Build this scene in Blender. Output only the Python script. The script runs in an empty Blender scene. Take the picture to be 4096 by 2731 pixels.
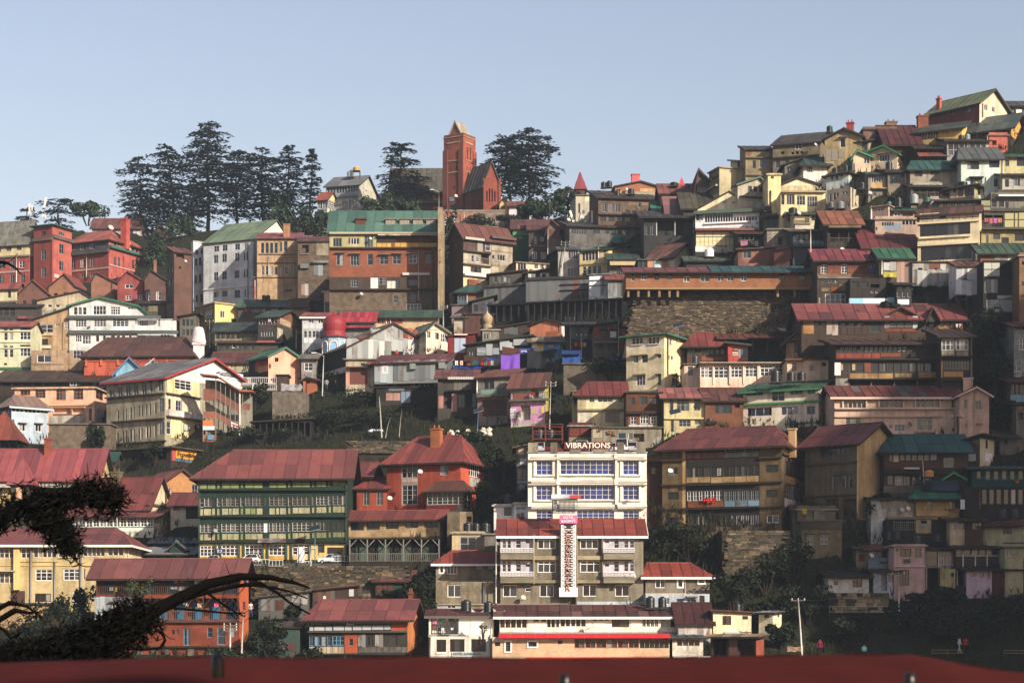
import bpy,math,random
from mathutils import Vector,Matrix
R=math.radians
SC=bpy.context.scene
COL=SC.collection
rnd=random.Random(7)
#camera, sky, sun
F,CX,HY=8000.0,2048.0,2550.0
cam=bpy.data.cameras.new('camera');cam.sensor_width=36;cam.lens=F/4096*36
cam.shift_y=(HY-1365.5)/4096;cam.clip_start=.1;cam.clip_end=5000
cam.dof.use_dof=True;cam.dof.focus_distance=250;cam.dof.aperture_fstop=5.0
camo=bpy.data.objects.new('camera',cam);COL.objects.link(camo)
camo.rotation_euler=(R(90),0,0);SC.camera=camo
SUN_AZ,SUN_EL=42,25
sv=Vector((math.cos(R(SUN_EL))*math.sin(R(SUN_AZ)),-math.cos(R(SUN_EL))*math.cos(R(SUN_AZ)),math.sin(R(SUN_EL))))
W=bpy.data.worlds.new('World');SC.world=W;W.use_nodes=True
wn=W.node_tree.nodes;wl=W.node_tree.links
sky=wn.new('ShaderNodeTexSky');sky.sky_type='NISHITA';sky.sun_disc=False
sky.sun_elevation=R(SUN_EL);sky.sun_rotation=math.atan2(sv.x,sv.y)
sky.air_density=1.75;sky.dust_density=7.0;sky.ozone_density=.8;sky.altitude=2200
wn['Background'].inputs[1].default_value=.088
tint=wn.new('ShaderNodeMixRGB');tint.blend_type='MULTIPLY';tint.inputs[0].default_value=1;tint.inputs[2].default_value=(1.17,.985,1.0,1)
wl.new(sky.outputs[0],tint.inputs[1]);wl.new(tint.outputs[0],wn['Background'].inputs[0])
sun=bpy.data.lights.new('sun','SUN');sun.energy=5.0;sun.angle=R(.6);sun.color=(1,.89,.73)
suno=bpy.data.objects.new('sun',sun);COL.objects.link(suno)
suno.rotation_euler=sv.to_track_quat('Z','Y').to_euler();suno.location=(60,-40,120)
SC.view_settings.view_transform='Standard';SC.view_settings.look='None'
SC.view_settings.exposure=.8;SC.view_settings.gamma=1.0
SC.cycles.volume_step_rate=4;SC.cycles.volume_bounces=0;SC.cycles.max_bounces=5
SC.cycles.use_denoising=True
#helpers
def lin(c):return c/12.92 if c<=.04045 else((c+.055)/1.055)**2.4
ALB=.80
def rgb(h,k=None):
 if len(h)==3:h=''.join(c*2 for c in h)
 k=ALB if k is None else k
 c=[lin(int(h[i:i+2],16)/255)*k for i in(0,2,4)];g=.3*c[0]+.5*c[1]+.2*c[2]
 return tuple(x+(g-x)*.07 for x in c)+(1,)
def tag(o,label=None,cat=None,group=None,kind=None):
 if label:o['label']=label
 if cat:o['category']=cat
 if group:o['group']=group
 if kind:o['kind']=kind
 return o
def link(o,parent=None):
 COL.objects.link(o)
 if parent:o.parent=parent
 return o
def empty(name,loc=(0,0,0),rz=0):
 o=bpy.data.objects.new(name,None);o.location=loc;o.rotation_euler=(0,0,rz);o.empty_display_size=.5
 return link(o)
class MB:
 def __init__(s):s.v=[];s.f=[];s.m=[]
 def add(s,vs,fs,mi=0):
  b=len(s.v);s.v+=[tuple(p)for p in vs]
  for q in fs:s.f.append([b+i for i in q]);s.m.append(mi)
 def box(s,x0,x1,y0,y1,z0,z1,mi=0):
  s.add([(x0,y0,z0),(x1,y0,z0),(x1,y1,z0),(x0,y1,z0),(x0,y0,z1),(x1,y0,z1),(x1,y1,z1),(x0,y1,z1)],[(0,3,2,1),(4,5,6,7),(0,1,5,4),(1,2,6,5),(2,3,7,6),(3,0,4,7)],mi)
 def tube(s,pts,r0,r1=None,n=6,mi=0,cap=True):
  r1=r0 if r1 is None else r1
  pts=[Vector(p)for p in pts];b=len(s.v);N=len(pts)
  for i,p in enumerate(pts):
   d=(pts[min(i+1,N-1)]-pts[max(i-1,0)]).normalized()
   a=d.cross(Vector((0,0,1)));
   if a.length<1e-3:a=Vector((1,0,0))
   a.normalize();c=d.cross(a);r=r0+(r1-r0)*i/max(1,N-1)
   for k in range(n):
    t=2*math.pi*k/n;s.v.append(tuple(p+a*(r*math.cos(t))+c*(r*math.sin(t))))
  for i in range(N-1):
   for k in range(n):
    s.f.append([b+i*n+k,b+i*n+(k+1)%n,b+(i+1)*n+(k+1)%n,b+(i+1)*n+k]);s.m.append(mi)
  if cap:
   s.f.append([b+k for k in range(n)]);s.m.append(mi)
   s.f.append([b+(N-1)*n+k for k in reversed(range(n))]);s.m.append(mi)
 def lathe(s,prof,n=16,mi=0,c=(0,0,0)):
  b=len(s.v)
  for r,z in prof:
   for k in range(n):
    t=2*math.pi*(k+.5)/n;s.v.append((c[0]+r*math.cos(t),c[1]+r*math.sin(t),c[2]+z))
  for i in range(len(prof)-1):
   for k in range(n):
    s.f.append([b+i*n+k,b+i*n+(k+1)%n,b+(i+1)*n+(k+1)%n,b+(i+1)*n+k]);s.m.append(mi)
 def mesh(s,name,mats,smooth=False):
  me=bpy.data.meshes.new(name);me.from_pydata(s.v,[],s.f)
  for m in(mats if isinstance(mats,(list,tuple))else[mats]):me.materials.append(m)
  if any(s.m):me.polygons.foreach_set('material_index',s.m)
  if smooth:me.polygons.foreach_set('use_smooth',[True]*len(s.f))
  return me
 def obj(s,name,mats,parent=None,smooth=False,loc=None):
  o=bpy.data.objects.new(name,s.mesh(name,mats,smooth));link(o,parent)
  if loc is not None:o.location=loc
  return o
CACHE={}
def boxo(name,parent,loc,size,mat,rz=0,rx=0):
 k=('box',mat.name)
 if k not in CACHE:
  m=MB();m.box(0,1,0,1,0,1);CACHE[k]=m.mesh('box',mat)
 o=bpy.data.objects.new(name,CACHE[k]);link(o,parent)
 o.location=loc;o.scale=[max(.004,a)for a in size];o.rotation_euler=(rx,0,rz)
 return o
def shared(name,key,maker,parent,loc,rz=0,scale=(1,1,1),rx=0):
 if key not in CACHE:CACHE[key]=maker()
 o=bpy.data.objects.new(name,CACHE[key]);link(o,parent)
 o.location=loc;o.rotation_euler=(rx,0,rz);o.scale=scale
 return o
#materials
class NT:
 def __init__(s,name):
  s.m=bpy.data.materials.new(name);s.m.use_nodes=True
  s.t=s.m.node_tree;s.b=s.t.nodes['Principled BSDF']
 def n(s,typ,**kw):
  x=s.t.nodes.new('ShaderNode'+typ)
  for k,v in kw.items():setattr(x,k,v)
  return x
 def l(s,a,b):s.t.links.new(a,b)
 def ramp(s,fac,lo,hi,c0=(0,0,0,1),c1=(1,1,1,1)):
  r=s.n('ValToRGB');e=r.color_ramp.elements
  e[0].position=lo;e[1].position=hi;e[0].color=c0;e[1].color=c1
  s.l(fac,r.inputs[0]);return r.outputs[0]
 def mix(s,fac,a,b,mode='MIX'):
  x=s.n('MixRGB',blend_type=mode)
  for i,v in((0,fac),(1,a),(2,b)):
   if hasattr(v,'is_linked'):s.l(v,x.inputs[i])
   else:x.inputs[i].default_value=v
  return x.outputs[0]
 def coord(s,scale=(1,1,1),rand=True):
  tc=s.n('TexCoord');mp=s.n('Mapping');mp.inputs[3].default_value=scale
  s.l(tc.outputs['Object'],mp.inputs[0])
  if rand:
   oi=s.n('ObjectInfo');ml=s.n('Math',operation='MULTIPLY');ml.inputs[1].default_value=60
   s.l(oi.outputs['Random'],ml.inputs[0]);s.l(ml.outputs[0],mp.inputs[1])
  return mp.outputs[0]
 def noise(s,vec,scale,detail=3,rough=.6):
  x=s.n('TexNoise');x.inputs['Scale'].default_value=scale;x.inputs['Detail'].default_value=detail
  x.inputs['Roughness'].default_value=rough;s.l(vec,x.inputs['Vector']);return x.outputs[0]
 def bump(s,h,strength=.4,dist=.05):
  b=s.n('Bump');b.inputs['Strength'].default_value=strength;b.inputs['Distance'].default_value=dist
  s.l(h,b.inputs['Height']);s.l(b.outputs[0],s.b.inputs['Normal'])
 def fin(s,col,rough=.85,spec=.25,metal=0):
  if hasattr(col,'is_linked'):s.l(col,s.b.inputs['Base Color'])
  else:s.b.inputs['Base Color'].default_value=col
  s.b.inputs['Roughness'].default_value=rough;s.b.inputs['Specular IOR Level'].default_value=spec
  s.b.inputs['Metallic'].default_value=metal
  return s.m
MATS={}
AL={'a':'wall','g':'grime','k':'brick','o':'wood','n':'paint','e':'tin','z':'roof','x':'stone'}
def mul(c,k):return tuple(x*k for x in c[:3])+(1,)
def mat(kind,hexc='888'):
 kind=AL.get(kind,kind);key=(kind,hexc)
 if key in MATS:return MATS[key]
 t=NT(kind+'_'+hexc);c=rgb(hexc)
 if kind in('wall','grime'):
  a=.75 if kind=='wall' else 1.1
  gr=.3*c[0]+.5*c[1]+.2*c[2];c=tuple(x+(gr-x)*.1 for x in c[:3])+(1,)
  v=t.coord();st=t.coord((1.1,1.1,.09))
  n1=t.noise(v,.55,5,.65);n2=t.noise(st,1.6,4,.6);n3=t.noise(v,3.5,3,.6)
  dirty=mul((c[0]*.44,c[1]*.42,c[2]*.38),1)
  col=t.mix(t.ramp(n1,.42,.68,(0,0,0,1),(a*.85,a*.85,a*.85,1)),c,dirty)
  col=t.mix(t.ramp(n2,.46,.68,(0,0,0,1),(a*.8,a*.8,a*.8,1)),col,dirty)
  pale=tuple(min(.9,x*1.13)for x in c[:3])+(1,)
  col=t.mix(t.ramp(n3,.5,.75,(0,0,0,1),(.5*a,.5*a,.5*a,1)),col,pale)
  t.bump(n3,.25,.04)
  t.fin(col,.92,.15)
 elif kind=='brick':
  v=t.coord();br=t.n('TexBrick');mp=t.n('Mapping')
  tc=t.n('TexCoord');sx=t.n('SeparateXYZ');cb=t.n('CombineXYZ');ad=t.n('Math')
  t.l(tc.outputs['Object'],sx.inputs[0]);t.l(sx.outputs[0],ad.inputs[0]);t.l(sx.outputs[1],ad.inputs[1])
  t.l(ad.outputs[0],cb.inputs[0]);t.l(sx.outputs[2],cb.inputs[1]);t.l(cb.outputs[0],br.inputs[0])
  br.inputs['Scale'].default_value=1;br.inputs['Brick Width'].default_value=.26;br.inputs['Row Height'].default_value=.085
  br.inputs['Mortar Size'].default_value=.008
  br.inputs['Color1'].default_value=c;br.inputs['Color2'].default_value=mul(c,.72);br.inputs['Mortar'].default_value=mul((c[0],c[1]*1.3,c[2]*1.5),.7)
  n1=t.noise(v,.5,5,.65)
  col=t.mix(t.ramp(n1,.45,.7,(0,0,0,1),(.75,.75,.75,1)),br.outputs[0],mul((c[0],c[1]*1.1,c[2]*1.2),.42))
  t.bump(br.outputs[1],-.4,.02)
  t.fin(col,.9,.15)
 elif kind=='roof':
  g_=(c[0]+c[1]+c[2])/3;c=mul(tuple(x+(g_-x)*.12 for x in c[:3]),.62)
  v=t.coord();n1=t.noise(v,.7,4,.65);n2=t.noise(t.coord((3,.35,.35)),1.2,3)
  oi=t.n('ObjectInfo');hs=t.ramp(oi.outputs['Random'],0,1,(.62,.64,.66,1),(1.3,1.2,1.12,1))
  col=t.mix(1,c,hs,'MULTIPLY')
  col=t.mix(t.ramp(n1,.48,.75,(0,0,0,1),(.65,.65,.65,1)),col,mul((c[0]*.6+.02,c[1]*.55+.01,c[2]*.5+.01),.75))
  col=t.mix(t.ramp(n2,.55,.8,(0,0,0,1),(.35,.35,.35,1)),col,mul((.5*c[0]+.10,.6*c[1]+.09,.6*c[2]+.09),1))
  tc=t.n('TexCoord');wv=t.n('TexWave');wv.inputs['Scale'].default_value=3.4;t.l(tc.outputs['Object'],wv.inputs[0])
  t.bump(wv.outputs[1],.35,.03)
  t.fin(col,.62,.3)
 elif kind=='tin':
  v=t.coord();n1=t.noise(v,.45,4,.65);n2=t.noise(t.coord((1.5,1.5,.12)),1.3,4)
  oi=t.n('ObjectInfo');hs=t.ramp(oi.outputs['Random'],0,1,(.6,.6,.6,1),(1.25,1.25,1.25,1))
  col=t.mix(1,c,hs,'MULTIPLY')
  col=t.mix(t.ramp(n1,.55,.68,(0,0,0,1),(.85,.85,.85,1)),col,rgb('7a4630',.5))
  col=t.mix(t.ramp(n2,.52,.75,(0,0,0,1),(.6,.6,.6,1)),col,mul(c,.45))
  tc=t.n('TexCoord');wv=t.n('TexWave');wv.inputs['Scale'].default_value=3.6;t.l(tc.outputs['Object'],wv.inputs[0])
  t.bump(wv.outputs[1],.6,.04)
  t.fin(col,.55,.4,.25)
 elif kind=='wood':
  v=t.coord((1,1,.15));n1=t.noise(v,4,4);n2=t.noise(t.coord(),.8,3)
  col=t.mix(t.ramp(n1,.35,.7),mul(c,.6),c)
  col=t.mix(t.ramp(n2,.5,.72,(0,0,0,1),(.6,.6,.6,1)),col,mul(c,.4))
  t.fin(col,.85,.2)
 elif kind=='paint':
  n1=t.noise(t.coord(),1.5,3)
  t.fin(t.mix(t.ramp(n1,.5,.8,(0,0,0,1),(.4,.4,.4,1)),c,mul(c,.6)),.6,.35)
 elif kind=='glass':
  oi=t.n('ObjectInfo');r=t.n('ValToRGB');e=r.color_ramp;e.interpolation='CONSTANT'
  e.elements[0].color=c;e.elements[1].position=.7;e.elements[1].color=mul((c[0]+.012,c[1]+.014,c[2]+.016),1.4)
  for p,k in((.9,.07),(.97,.22)):
   q=e.elements.new(p);q.color=(k,k*.97,k*.92,1)
  t.l(oi.outputs['Random'],r.inputs[0]);t.fin(r.outputs[0],.12,.45)
 elif kind=='blueglass':
  oi=t.n('ObjectInfo')
  t.fin(t.ramp(oi.outputs['Random'],0,1,mul(c,.5),mul(c,1.3)),.08,.6)
 elif kind=='plastic':
  t.fin(c,.35,.5)
 elif kind=='cloth':
  n1=t.noise(t.coord(),5,2);t.fin(t.mix(t.ramp(n1,.3,.7),mul(c,.75),c),.95,.1)
 elif kind=='stone':
  v=t.coord();oi=t.n('ObjectInfo');n1=t.noise(v,1.4,4)
  hs=t.ramp(oi.outputs['Random'],0,1,(.5,.5,.5,1),(1.3,1.3,1.3,1))
  col=t.mix(1,t.mix(t.ramp(n1,.35,.7),mul(c,.5),c),hs,'MULTIPLY');t.bump(n1,.5,.05);t.fin(col,.95,.1)
 elif kind=='leaf':
  ge=t.n('NewGeometry');n1=t.noise(t.coord((1,1,1)),.5,2)
  c=mul(c,.8);col=t.mix(t.ramp(ge.outputs['Random Per Island'],0,1),mul(c,.5),mul(c,1.35))
  col=t.mix(t.ramp(n1,.35,.7),mul((c[0]*.8,c[1]*.7,c[2]*.9),.8),col)
  t.fin(col,.8,.15)
  t.b.inputs['Transmission Weight'].default_value=0
 elif kind=='bark':
  n1=t.noise(t.coord((1,1,.2)),5,4);t.bump(n1,.6,.05);t.fin(t.mix(t.ramp(n1,.3,.7),mul(c,.5),c),.95,.1)
 MATS[key]=t.m
 return t.m
GLASS=mat('glass','1c2024')
#depth of the hillside
XS=[-400,0,800,1500,2100,2700,3400,4096,4500]
DT=[(300,[545,540,520,495,480,372,318,306,304]),(800,[465,460,450,420,400,322,288,280,279]),(1000,[428,425,410,372,345,305,276,268,267]),(1200,[393,390,375,335,318,290,266,258,257]),(1400,[353,350,335,305,295,275,256,250,249]),(1600,[320,318,300,285,275,258,248,242,241]),(1800,[292,290,280,268,256,246,240,235,234]),(2000,[269,268,262,252,243,236,232,228,227]),(2200,[251,250,247,240,233,229,226,222,221]),(2400,[235,234,232,228,225,222,219,217,216]),(2700,[213,212,210,208,206,205,205,205,205])]
def lerp_x(px,row):
 if px<=XS[0]:return row[0]
 for i in range(len(XS)-1):
  if px<=XS[i+1]:return row[i]+(row[i+1]-row[i])*(px-XS[i])/(XS[i+1]-XS[i])
 return row[-1]
def D(px,py):
 if py<=DT[0][0]:return lerp_x(px,DT[0][1])
 for(p0,r0),(p1,r1)in zip(DT,DT[1:]):
  if py<=p1:
   a=lerp_x(px,r0);b=lerp_x(px,r1);return a+(b-a)*(py-p0)/(p1-p0)
 return lerp_x(px,DT[-1][1])-(py-2700)*.06
RX=[(-400,880),(0,890),(700,930),(1300,850),(1700,850),(2100,865),(2450,815),(2750,770),(3000,650),(3400,570),(4096,440),(4500,400)]
def ridge(px):
 if px<=RX[0][0]:return RX[0][1]
 for(a,p),(b,q)in zip(RX,RX[1:]):
  if px<=b:return p+(q-p)*(px-a)/(b-a)
 return RX[-1][1]
def at(px,py,Y):return Vector(((px-CX)*Y/F,Y,(HY-py)*Y/F))
def ground(px,py,d=0):return at(px,py,D(px,py)+d)
def DTn(px,py):
 d=D(px,py)
 if 2470<px<3275 and 900<py<1352:d=max(d,277.6)
 return d
def terrain_z(X,Y):
 if Y>195:
  px=CX+F*X/Y;rp=ridge(px);Yr=D(px,rp)
  if Y>=Yr:
   z=(HY-rp)*Yr/F-.1*(Y-Yr);
  else:
   lo,hi=rp,3000.0
   for _ in range(26):
    m=(lo+hi)/2
    if DTn(px,m)>Y:lo=m
    else:hi=m
   z=(HY-lo)*Y/F
 else:
  za=-7-(195-Y)*.35 if Y>110 else-37+max(0,(75-Y))*.42
  z=max(za,-37)if Y>75 else min(za,-9)
 up=min(1,max(0,(Y-60)/28));dn=min(1,max(0,(205-Y)/45));s=math.exp(-((X-165)/36)**2)*up*up*(3-2*up)*dn*dn*(3-2*dn)  # unseen spur right of frame, shaped to shade the lower right slope
 z+=(113-z)*s
 return z
TO=[0,0];K=820/2338
def T(x,y):TO[0],TO[1]=x,y
def qx(x):return TO[0]+x*K
def qy(y):return TO[1]+y*K
COLN={}
#house builder
FRAME={'W':'f2eeee','G':'8d949c','B':'6b3d26','D':'3a332e','U':'e9e7e2','T':'2c5a4a','L':'5b9ac0','V':'b9b3cc','O':'9a5a34','S':'b7aea2','K':'4a2320'}
def frame_mesh(w,h,nc,nr,tr,hexc,th):
 m=MB();d=.09
 def bar(x0,x1,z0,z1):m.box(x0,x1,0,d,z0,z1)
 bar(0,w,0,th);bar(0,w,h-th,h);bar(0,th,th,h-th);bar(w-th,w,th,h-th)
 for i in range(1,nc):
  x=w*i/nc;bar(x-th*.45,x+th*.45,th,h-th)
 zt=h
 if tr:
  zt=h*.70;bar(th,w-th,zt-th*.5,zt+th*.5)
 q=th*.26
 for i in range(nc):
  xa,xb=w*i/nc+th*.5,w*(i+1)/nc-th*.5
  for j in range(1,nr):
   z=zt*j/nr;m.box(xa,xb,.02,d-.02,z-q,z+q)
 return m.mesh('window_frame',mat('paint',hexc))
class Face:
 """one wall plane of a house: frame at origin o (local), turned rz; u along, y inward, z up"""
 def __init__(s,h,kind):
  s.h=h;s.kind=kind;s.holes=[];s.paint=[]
  if kind=='F':s.o=Vector((0,0,0));s.rz=0;s.L=h.L
  elif kind=='R':s.o=Vector((h.L,0,0));s.rz=R(90);s.L=h.dep
  else:s.o=Vector((0,h.dep,0));s.rz=R(-90);s.L=h.dep
  s.rot=Matrix.Rotation(s.rz,3,'Z')
 def P(s,u,y,z):return s.o+s.rot@Vector((u,y,z))
 def uv(s,px,py):
  h=s.h;m=(px-CX)/F
  if s.kind=='F':
   d,o=h.e,h.p0
  elif s.kind=='R':d,o=h.n,h.p0+h.e*h.L
  else:d,o=h.n,h.p0
  t=(m*o.y-o.x)/(d.x-m*d.y);Y=o.y+d.y*t
  z=(HY-py)*Y/F-h.z0
  if s.kind=='L':t=h.dep-t
  return t,z
 def rect(s,a):
  x0,x1,y0,y1=qx(a[0]),qx(a[1]),qy(a[2]),qy(a[3])
  ym,xm=(y0+y1)/2,(x0+x1)/2
  u0=s.uv(x0,ym)[0];u1=s.uv(x1,ym)[0];z1=s.uv(xm,y0)[1];z0=s.uv(xm,y1)[1]
  if u0>u1:u0,u1=u1,u0
  return u0,u1,z0,z1
 def clampu(s,u0,u1):return max(.06,min(u0,s.L-.16)),max(.14,min(u1,s.L-.06))
 def window(s,u0,u1,z0,z1,st,deep=.2):
  h=s.h;u0,u1=s.clampu(u0,u1);z0=max(.05,z0);z1=min(z1,h.H-.05)
  if u1-u0<.15 or z1-z0<.15:return
  c=st[0];nc=1;nr=1;dg=''.join(k for k in st[1:3]if k.isdigit());fl=st[1+len(dg):]
  if dg:nc=int(dg[0])
  if len(dg)>1:nr=int(dg[1])
  w,hh=u1-u0,z1-z0
  s.holes.append((u0,u1,z0,z1,deep if c!='N' else.7,True))
  if c=='N':
   return
  th=min(.10,w*.09)
  wq,hq=round(w,1)or.1,round(hh,1)or.1
  tr='t' in fl;key=('win',wq,hq,nc,nr,tr,c)
  o=shared('window',key,lambda:frame_mesh(wq,hq,nc,nr,tr,FRAME[c],min(.05 if c=='U' else.07,wq*.07)),h.root,s.P(u0,deep-.13,z0),s.rz,(w/wq,1,hh/hq))
  gm=BLUE if 'b' in fl else GLASS
  pw=wq/nc;big=nr>1 and 'p' in fl
  def pm(a,b):
   m=MB();m.box(.03,a-.03,0,.02,.03,b-.03);return m.mesh('pane',gm)
  for i in range(nc):
   if big:
    for j in range(nr):
     shared('pane',('pane',round(pw,2),round(hq/nr,2),gm.name),lambda:pm(pw,hq/nr),o,(i*pw,.05,j*hq/nr))
   else:
    shared('pane',('pane',round(pw,2),hq,gm.name),lambda:pm(pw,hq),o,(i*pw,.05,0))
  if'h' in fl:boxo('hood',h.root,s.P(u0-.2,-.55,z1+.08),(w+.4,.55,.08),mat('grime','8a847a'),s.rz,-.0)
  if's' in fl:boxo('sill',h.root,s.P(u0-.1,-.14,z0-.09),(w+.2,.14,.09),mat('paint',FRAME[c]),s.rz)
  if'o' in fl:
   f=mat('paint','efe9e4');b=.16
   boxo('surround',h.root,s.P(u0-b,-.09,z1),(w+2*b,.12,b),f,s.rz);boxo('surround',h.root,s.P(u0-b,-.09,z0-b),(w+2*b,.12,b),f,s.rz)
   boxo('surround',h.root,s.P(u0-b,-.088,z0),(b,.12,hh),f,s.rz);boxo('surround',h.root,s.P(u1,-.088,z0),(b,.12,hh),f,s.rz)
 def feats(s,text):
  h=s.h
  for ft in text.replace('\n',';').split(';'):
   a=ft.split()
   if not a:continue
   k=a[0]
   if k=='w':
    u0,u1,z0,z1=s.rect([float(v)for v in a[1:5]]);n=int(a[5]);g=float(a[7])if len(a)>7 else.35
    p=(u1-u0)/(n-g)if n>1 else(u1-u0)
    for i in range(n):
     ww=p*(1-g)if n>1 else p
     s.window(u0+i*p,u0+i*p+ww,z0,z1,a[6])
   elif k=='W':
    v=[float(q)for q in a[2:]]
    for i in range(0,len(v),4):s.window(*s.rect(v[i:i+4]),a[1])
   elif k=='r':
    u0,u1,z0,z1=s.rect([float(v)for v in a[1:5]])
    q=(max(0,u0),min(s.L,u1),max(0,z0),min(h.H,z1),mat(a[5],a[6]))
    if q[0]<q[1]-.01 and q[2]<q[3]-.01:s.paint.append(q)
   elif k=='p':
    u0,u1,z0,z1=s.rect([float(v)for v in a[1:5]]);n=int(a[5]);w=(u1-u0)/n
    mt=mat(a[6],a[7])
    for i in range(n):boxo('panel',h.root,s.P(u0+i*w+.03,-.05,z0+.03),(w-.06,.06,z1-z0-.06),mt,s.rz)
   elif k=='P':
    u0,u1,z0,z1=s.rect([float(v)for v in a[1:5]]);hs=a[6].split(',');w=(u1-u0)/len(hs)
    for i,c in enumerate(hs):
     if c=='-':continue
     boxo('sheet',h.root,s.P(u0+i*w,-.04-.02*(i%2),z0-.1*(i*7%3)),(w+.02,.05,z1-z0+.1*(i*5%3)),mat(a[5],c),s.rz)
   elif k=='b':
    u0,u1,z0,z1=s.rect([float(v)for v in a[1:5]])
    boxo(a[8]if len(a)>8 else 'ledge',h.root,s.P(u0,-float(a[5]),z0),(u1-u0,float(a[5])+.02,z1-z0),mat(a[6],a[7]),s.rz)
   elif k=='i':
    u,z1=s.uv(qx(float(a[1])),qy(float(a[2])));_,z0=s.uv(qx(float(a[1])),qy(float(a[3])))
    r=float(a[5])if len(a)>5 else.07
    m=MB();m.tube([(0,0,0),(0,0,max(.3,z1-z0))],r,n=6);m.obj('pipe',mat('paint',a[4]),h.root,True,s.P(u,-.12,z0))
   elif k=='v':
    u0,u1,z0,z1=s.rect([float(v)for v in a[1:5]]);u0,u1=s.clampu(u0,u1);z0=max(.05,z0);z1=min(z1,h.H-.05)
    s.holes.append((u0,u1,z0,z1,1.5,True));n=int(a[5]);pm=mat('wood',a[6])
    w=(u1-u0)/n;ln=z1-z0
    for i in range(n+1):
     x=u0+i*w;boxo('post',h.root,s.P(min(max(x-.07,u0),u1-.14),.02,z0),(.14,.14,ln),pm,s.rz)
     if'k' in a[7]:
      m=MB()
      for sg in(-1,1):
       if(i==0 and sg<0)or(i==n and sg>0):continue
       m.tube([(0,0,-.9),(sg*min(.9,w*.4),0,0)],.06,n=4)
      m.obj('brace',pm,h.root,False,s.P(x,.09,z1-.05)).rotation_euler=(0,0,s.rz)
    rk,_,rh=a[7].partition(':');rh=rh or a[6]
    if'b' in rk:
     m=MB();m.box(0,u1-u0,0,.06,.92,1.0);m.box(0,u1-u0,0,.06,.06,.12)
     nb=max(2,int((u1-u0)/.22))
     for i in range(nb):m.box((i+.5)*(u1-u0)/nb-.025,(i+.5)*(u1-u0)/nb+.025,.01,.05,.1,.94)
     m.obj('railing',mat('paint',rh),h.root,False,s.P(u0,-.02,z0)).rotation_euler=(0,0,s.rz)
    if's' in rk:
     for i in range(n):boxo('panel',h.root,s.P(u0+i*w+.02,-.03,z0),(w-.04,.08,min(1.0,ln*.42)),mat('grime',rh),s.rz)
    if len(a)>8:
     nb=max(1,int(a[9]))if len(a)>9 else max(1,n//2)
     for i in range(nb):
      ww=(u1-u0)/nb
      boxo('shutter_door',h.root,s.P(u0+i*ww+ww*.25,1.38,z0),(ww*.5,.1,ln*.8),mat('wood',a[8]),s.rz)
   elif k=='B':
    u0,u1,z0,z1=s.rect([float(v)for v in a[1:5]]);d=float(a[5])
    sl=boxo('balcony',h.root,s.P(u0,-d,z0-.14),(u1-u0,d,.14),mat('grime','8a8478'),s.rz)
    if a[6]=='s':
     m=MB();t_=.1;m.box(0,u1-u0,0,t_,0,z1-z0);m.box(0,t_,t_,d,0,z1-z0);m.box(u1-u0-t_,u1-u0,t_,d,0,z1-z0)
     m.obj('parapet',mat('grime',a[7]),h.root,False,s.P(u0,-d,z0)).rotation_euler=(0,0,s.rz)
    else:
     m=MB();Hh=z1-z0;
     m.box(0,u1-u0,0,.06,Hh-.07,Hh);m.box(0,u1-u0,0,.06,.05,.1)
     if a[6]=='n':m.box(0,u1-u0,0,.05,Hh*.48,Hh*.54)
     nb=max(3,int((u1-u0)/(.16 if a[6]=='n' else.3)))
     for i in range(nb+1):m.box(i*(u1-u0)/nb-.025,i*(u1-u0)/nb+.025,.005,.055,0,Hh-.01)
     for x in(0,u1-u0-.06):m.box(x,x+.06,.06,d,Hh-.06,Hh-.002)
     m.obj('railing',mat('paint',a[7]),h.root,False,s.P(u0,-d,z0)).rotation_euler=(0,0,s.rz)
   elif k=='a':
    u0,u1,z0,z1=s.rect([float(v)for v in a[1:5]]);d=float(a[5]);n=max(1,int((u1-u0)/1.2));w=(u1-u0)/n
    for i in range(n):
     m=MB();x0,x1=i*w,(i+1)*w-.02
     m.add([(x0,0,z1-z0),(x1,0,z1-z0),(x1,-d,0),(x0,-d,0),(x0,0,z1-z0-.05),(x1,0,z1-z0-.05),(x1,-d,-.05),(x0,-d,-.05)],[(0,1,2,3),(7,6,5,4),(3,2,6,7),(0,3,7,4),(2,1,5,6),(1,0,4,5)])
     m.obj('awning_sheet',mat(a[6],a[7]),h.root,False,s.P(u0,0,z0)).rotation_euler=(0,0,s.rz)
   elif k=='t':
    u0,u1,z0,z1=s.rect([float(v)for v in a[1:5]])
    letter(h.root,a[6].replace('_',' '),s.P(u0,-.12 if len(a)<8 else-float(a[7]),z0),u1-u0,z1-z0,mat('paint',a[5]),s.rz)
   elif k=='s':
    u0,u1,z0,z1=s.rect([float(v)for v in a[1:5]]);d=float(a[6])if len(a)>6 else.1
    boxo('signboard',h.root,s.P(u0,-d,z0),(u1-u0,.06,z1-z0),mat('paint',a[5]),s.rz)
   elif k=='c':
    u0,u1,z0,z1=s.rect([float(v)for v in a[1:5]]);hs=a[6].split(',')
    w=(u1-u0)/len(hs)
    for i,c in enumerate(hs):CLOTHES.append((h,h.root.matrix_basis@s.P(u0+i*w,-float(a[5]),z1),w*.86,(z1-z0)*(.75+.25*((i*3)%4)/3),c,s.rz+h.root.rotation_euler.z))
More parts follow.
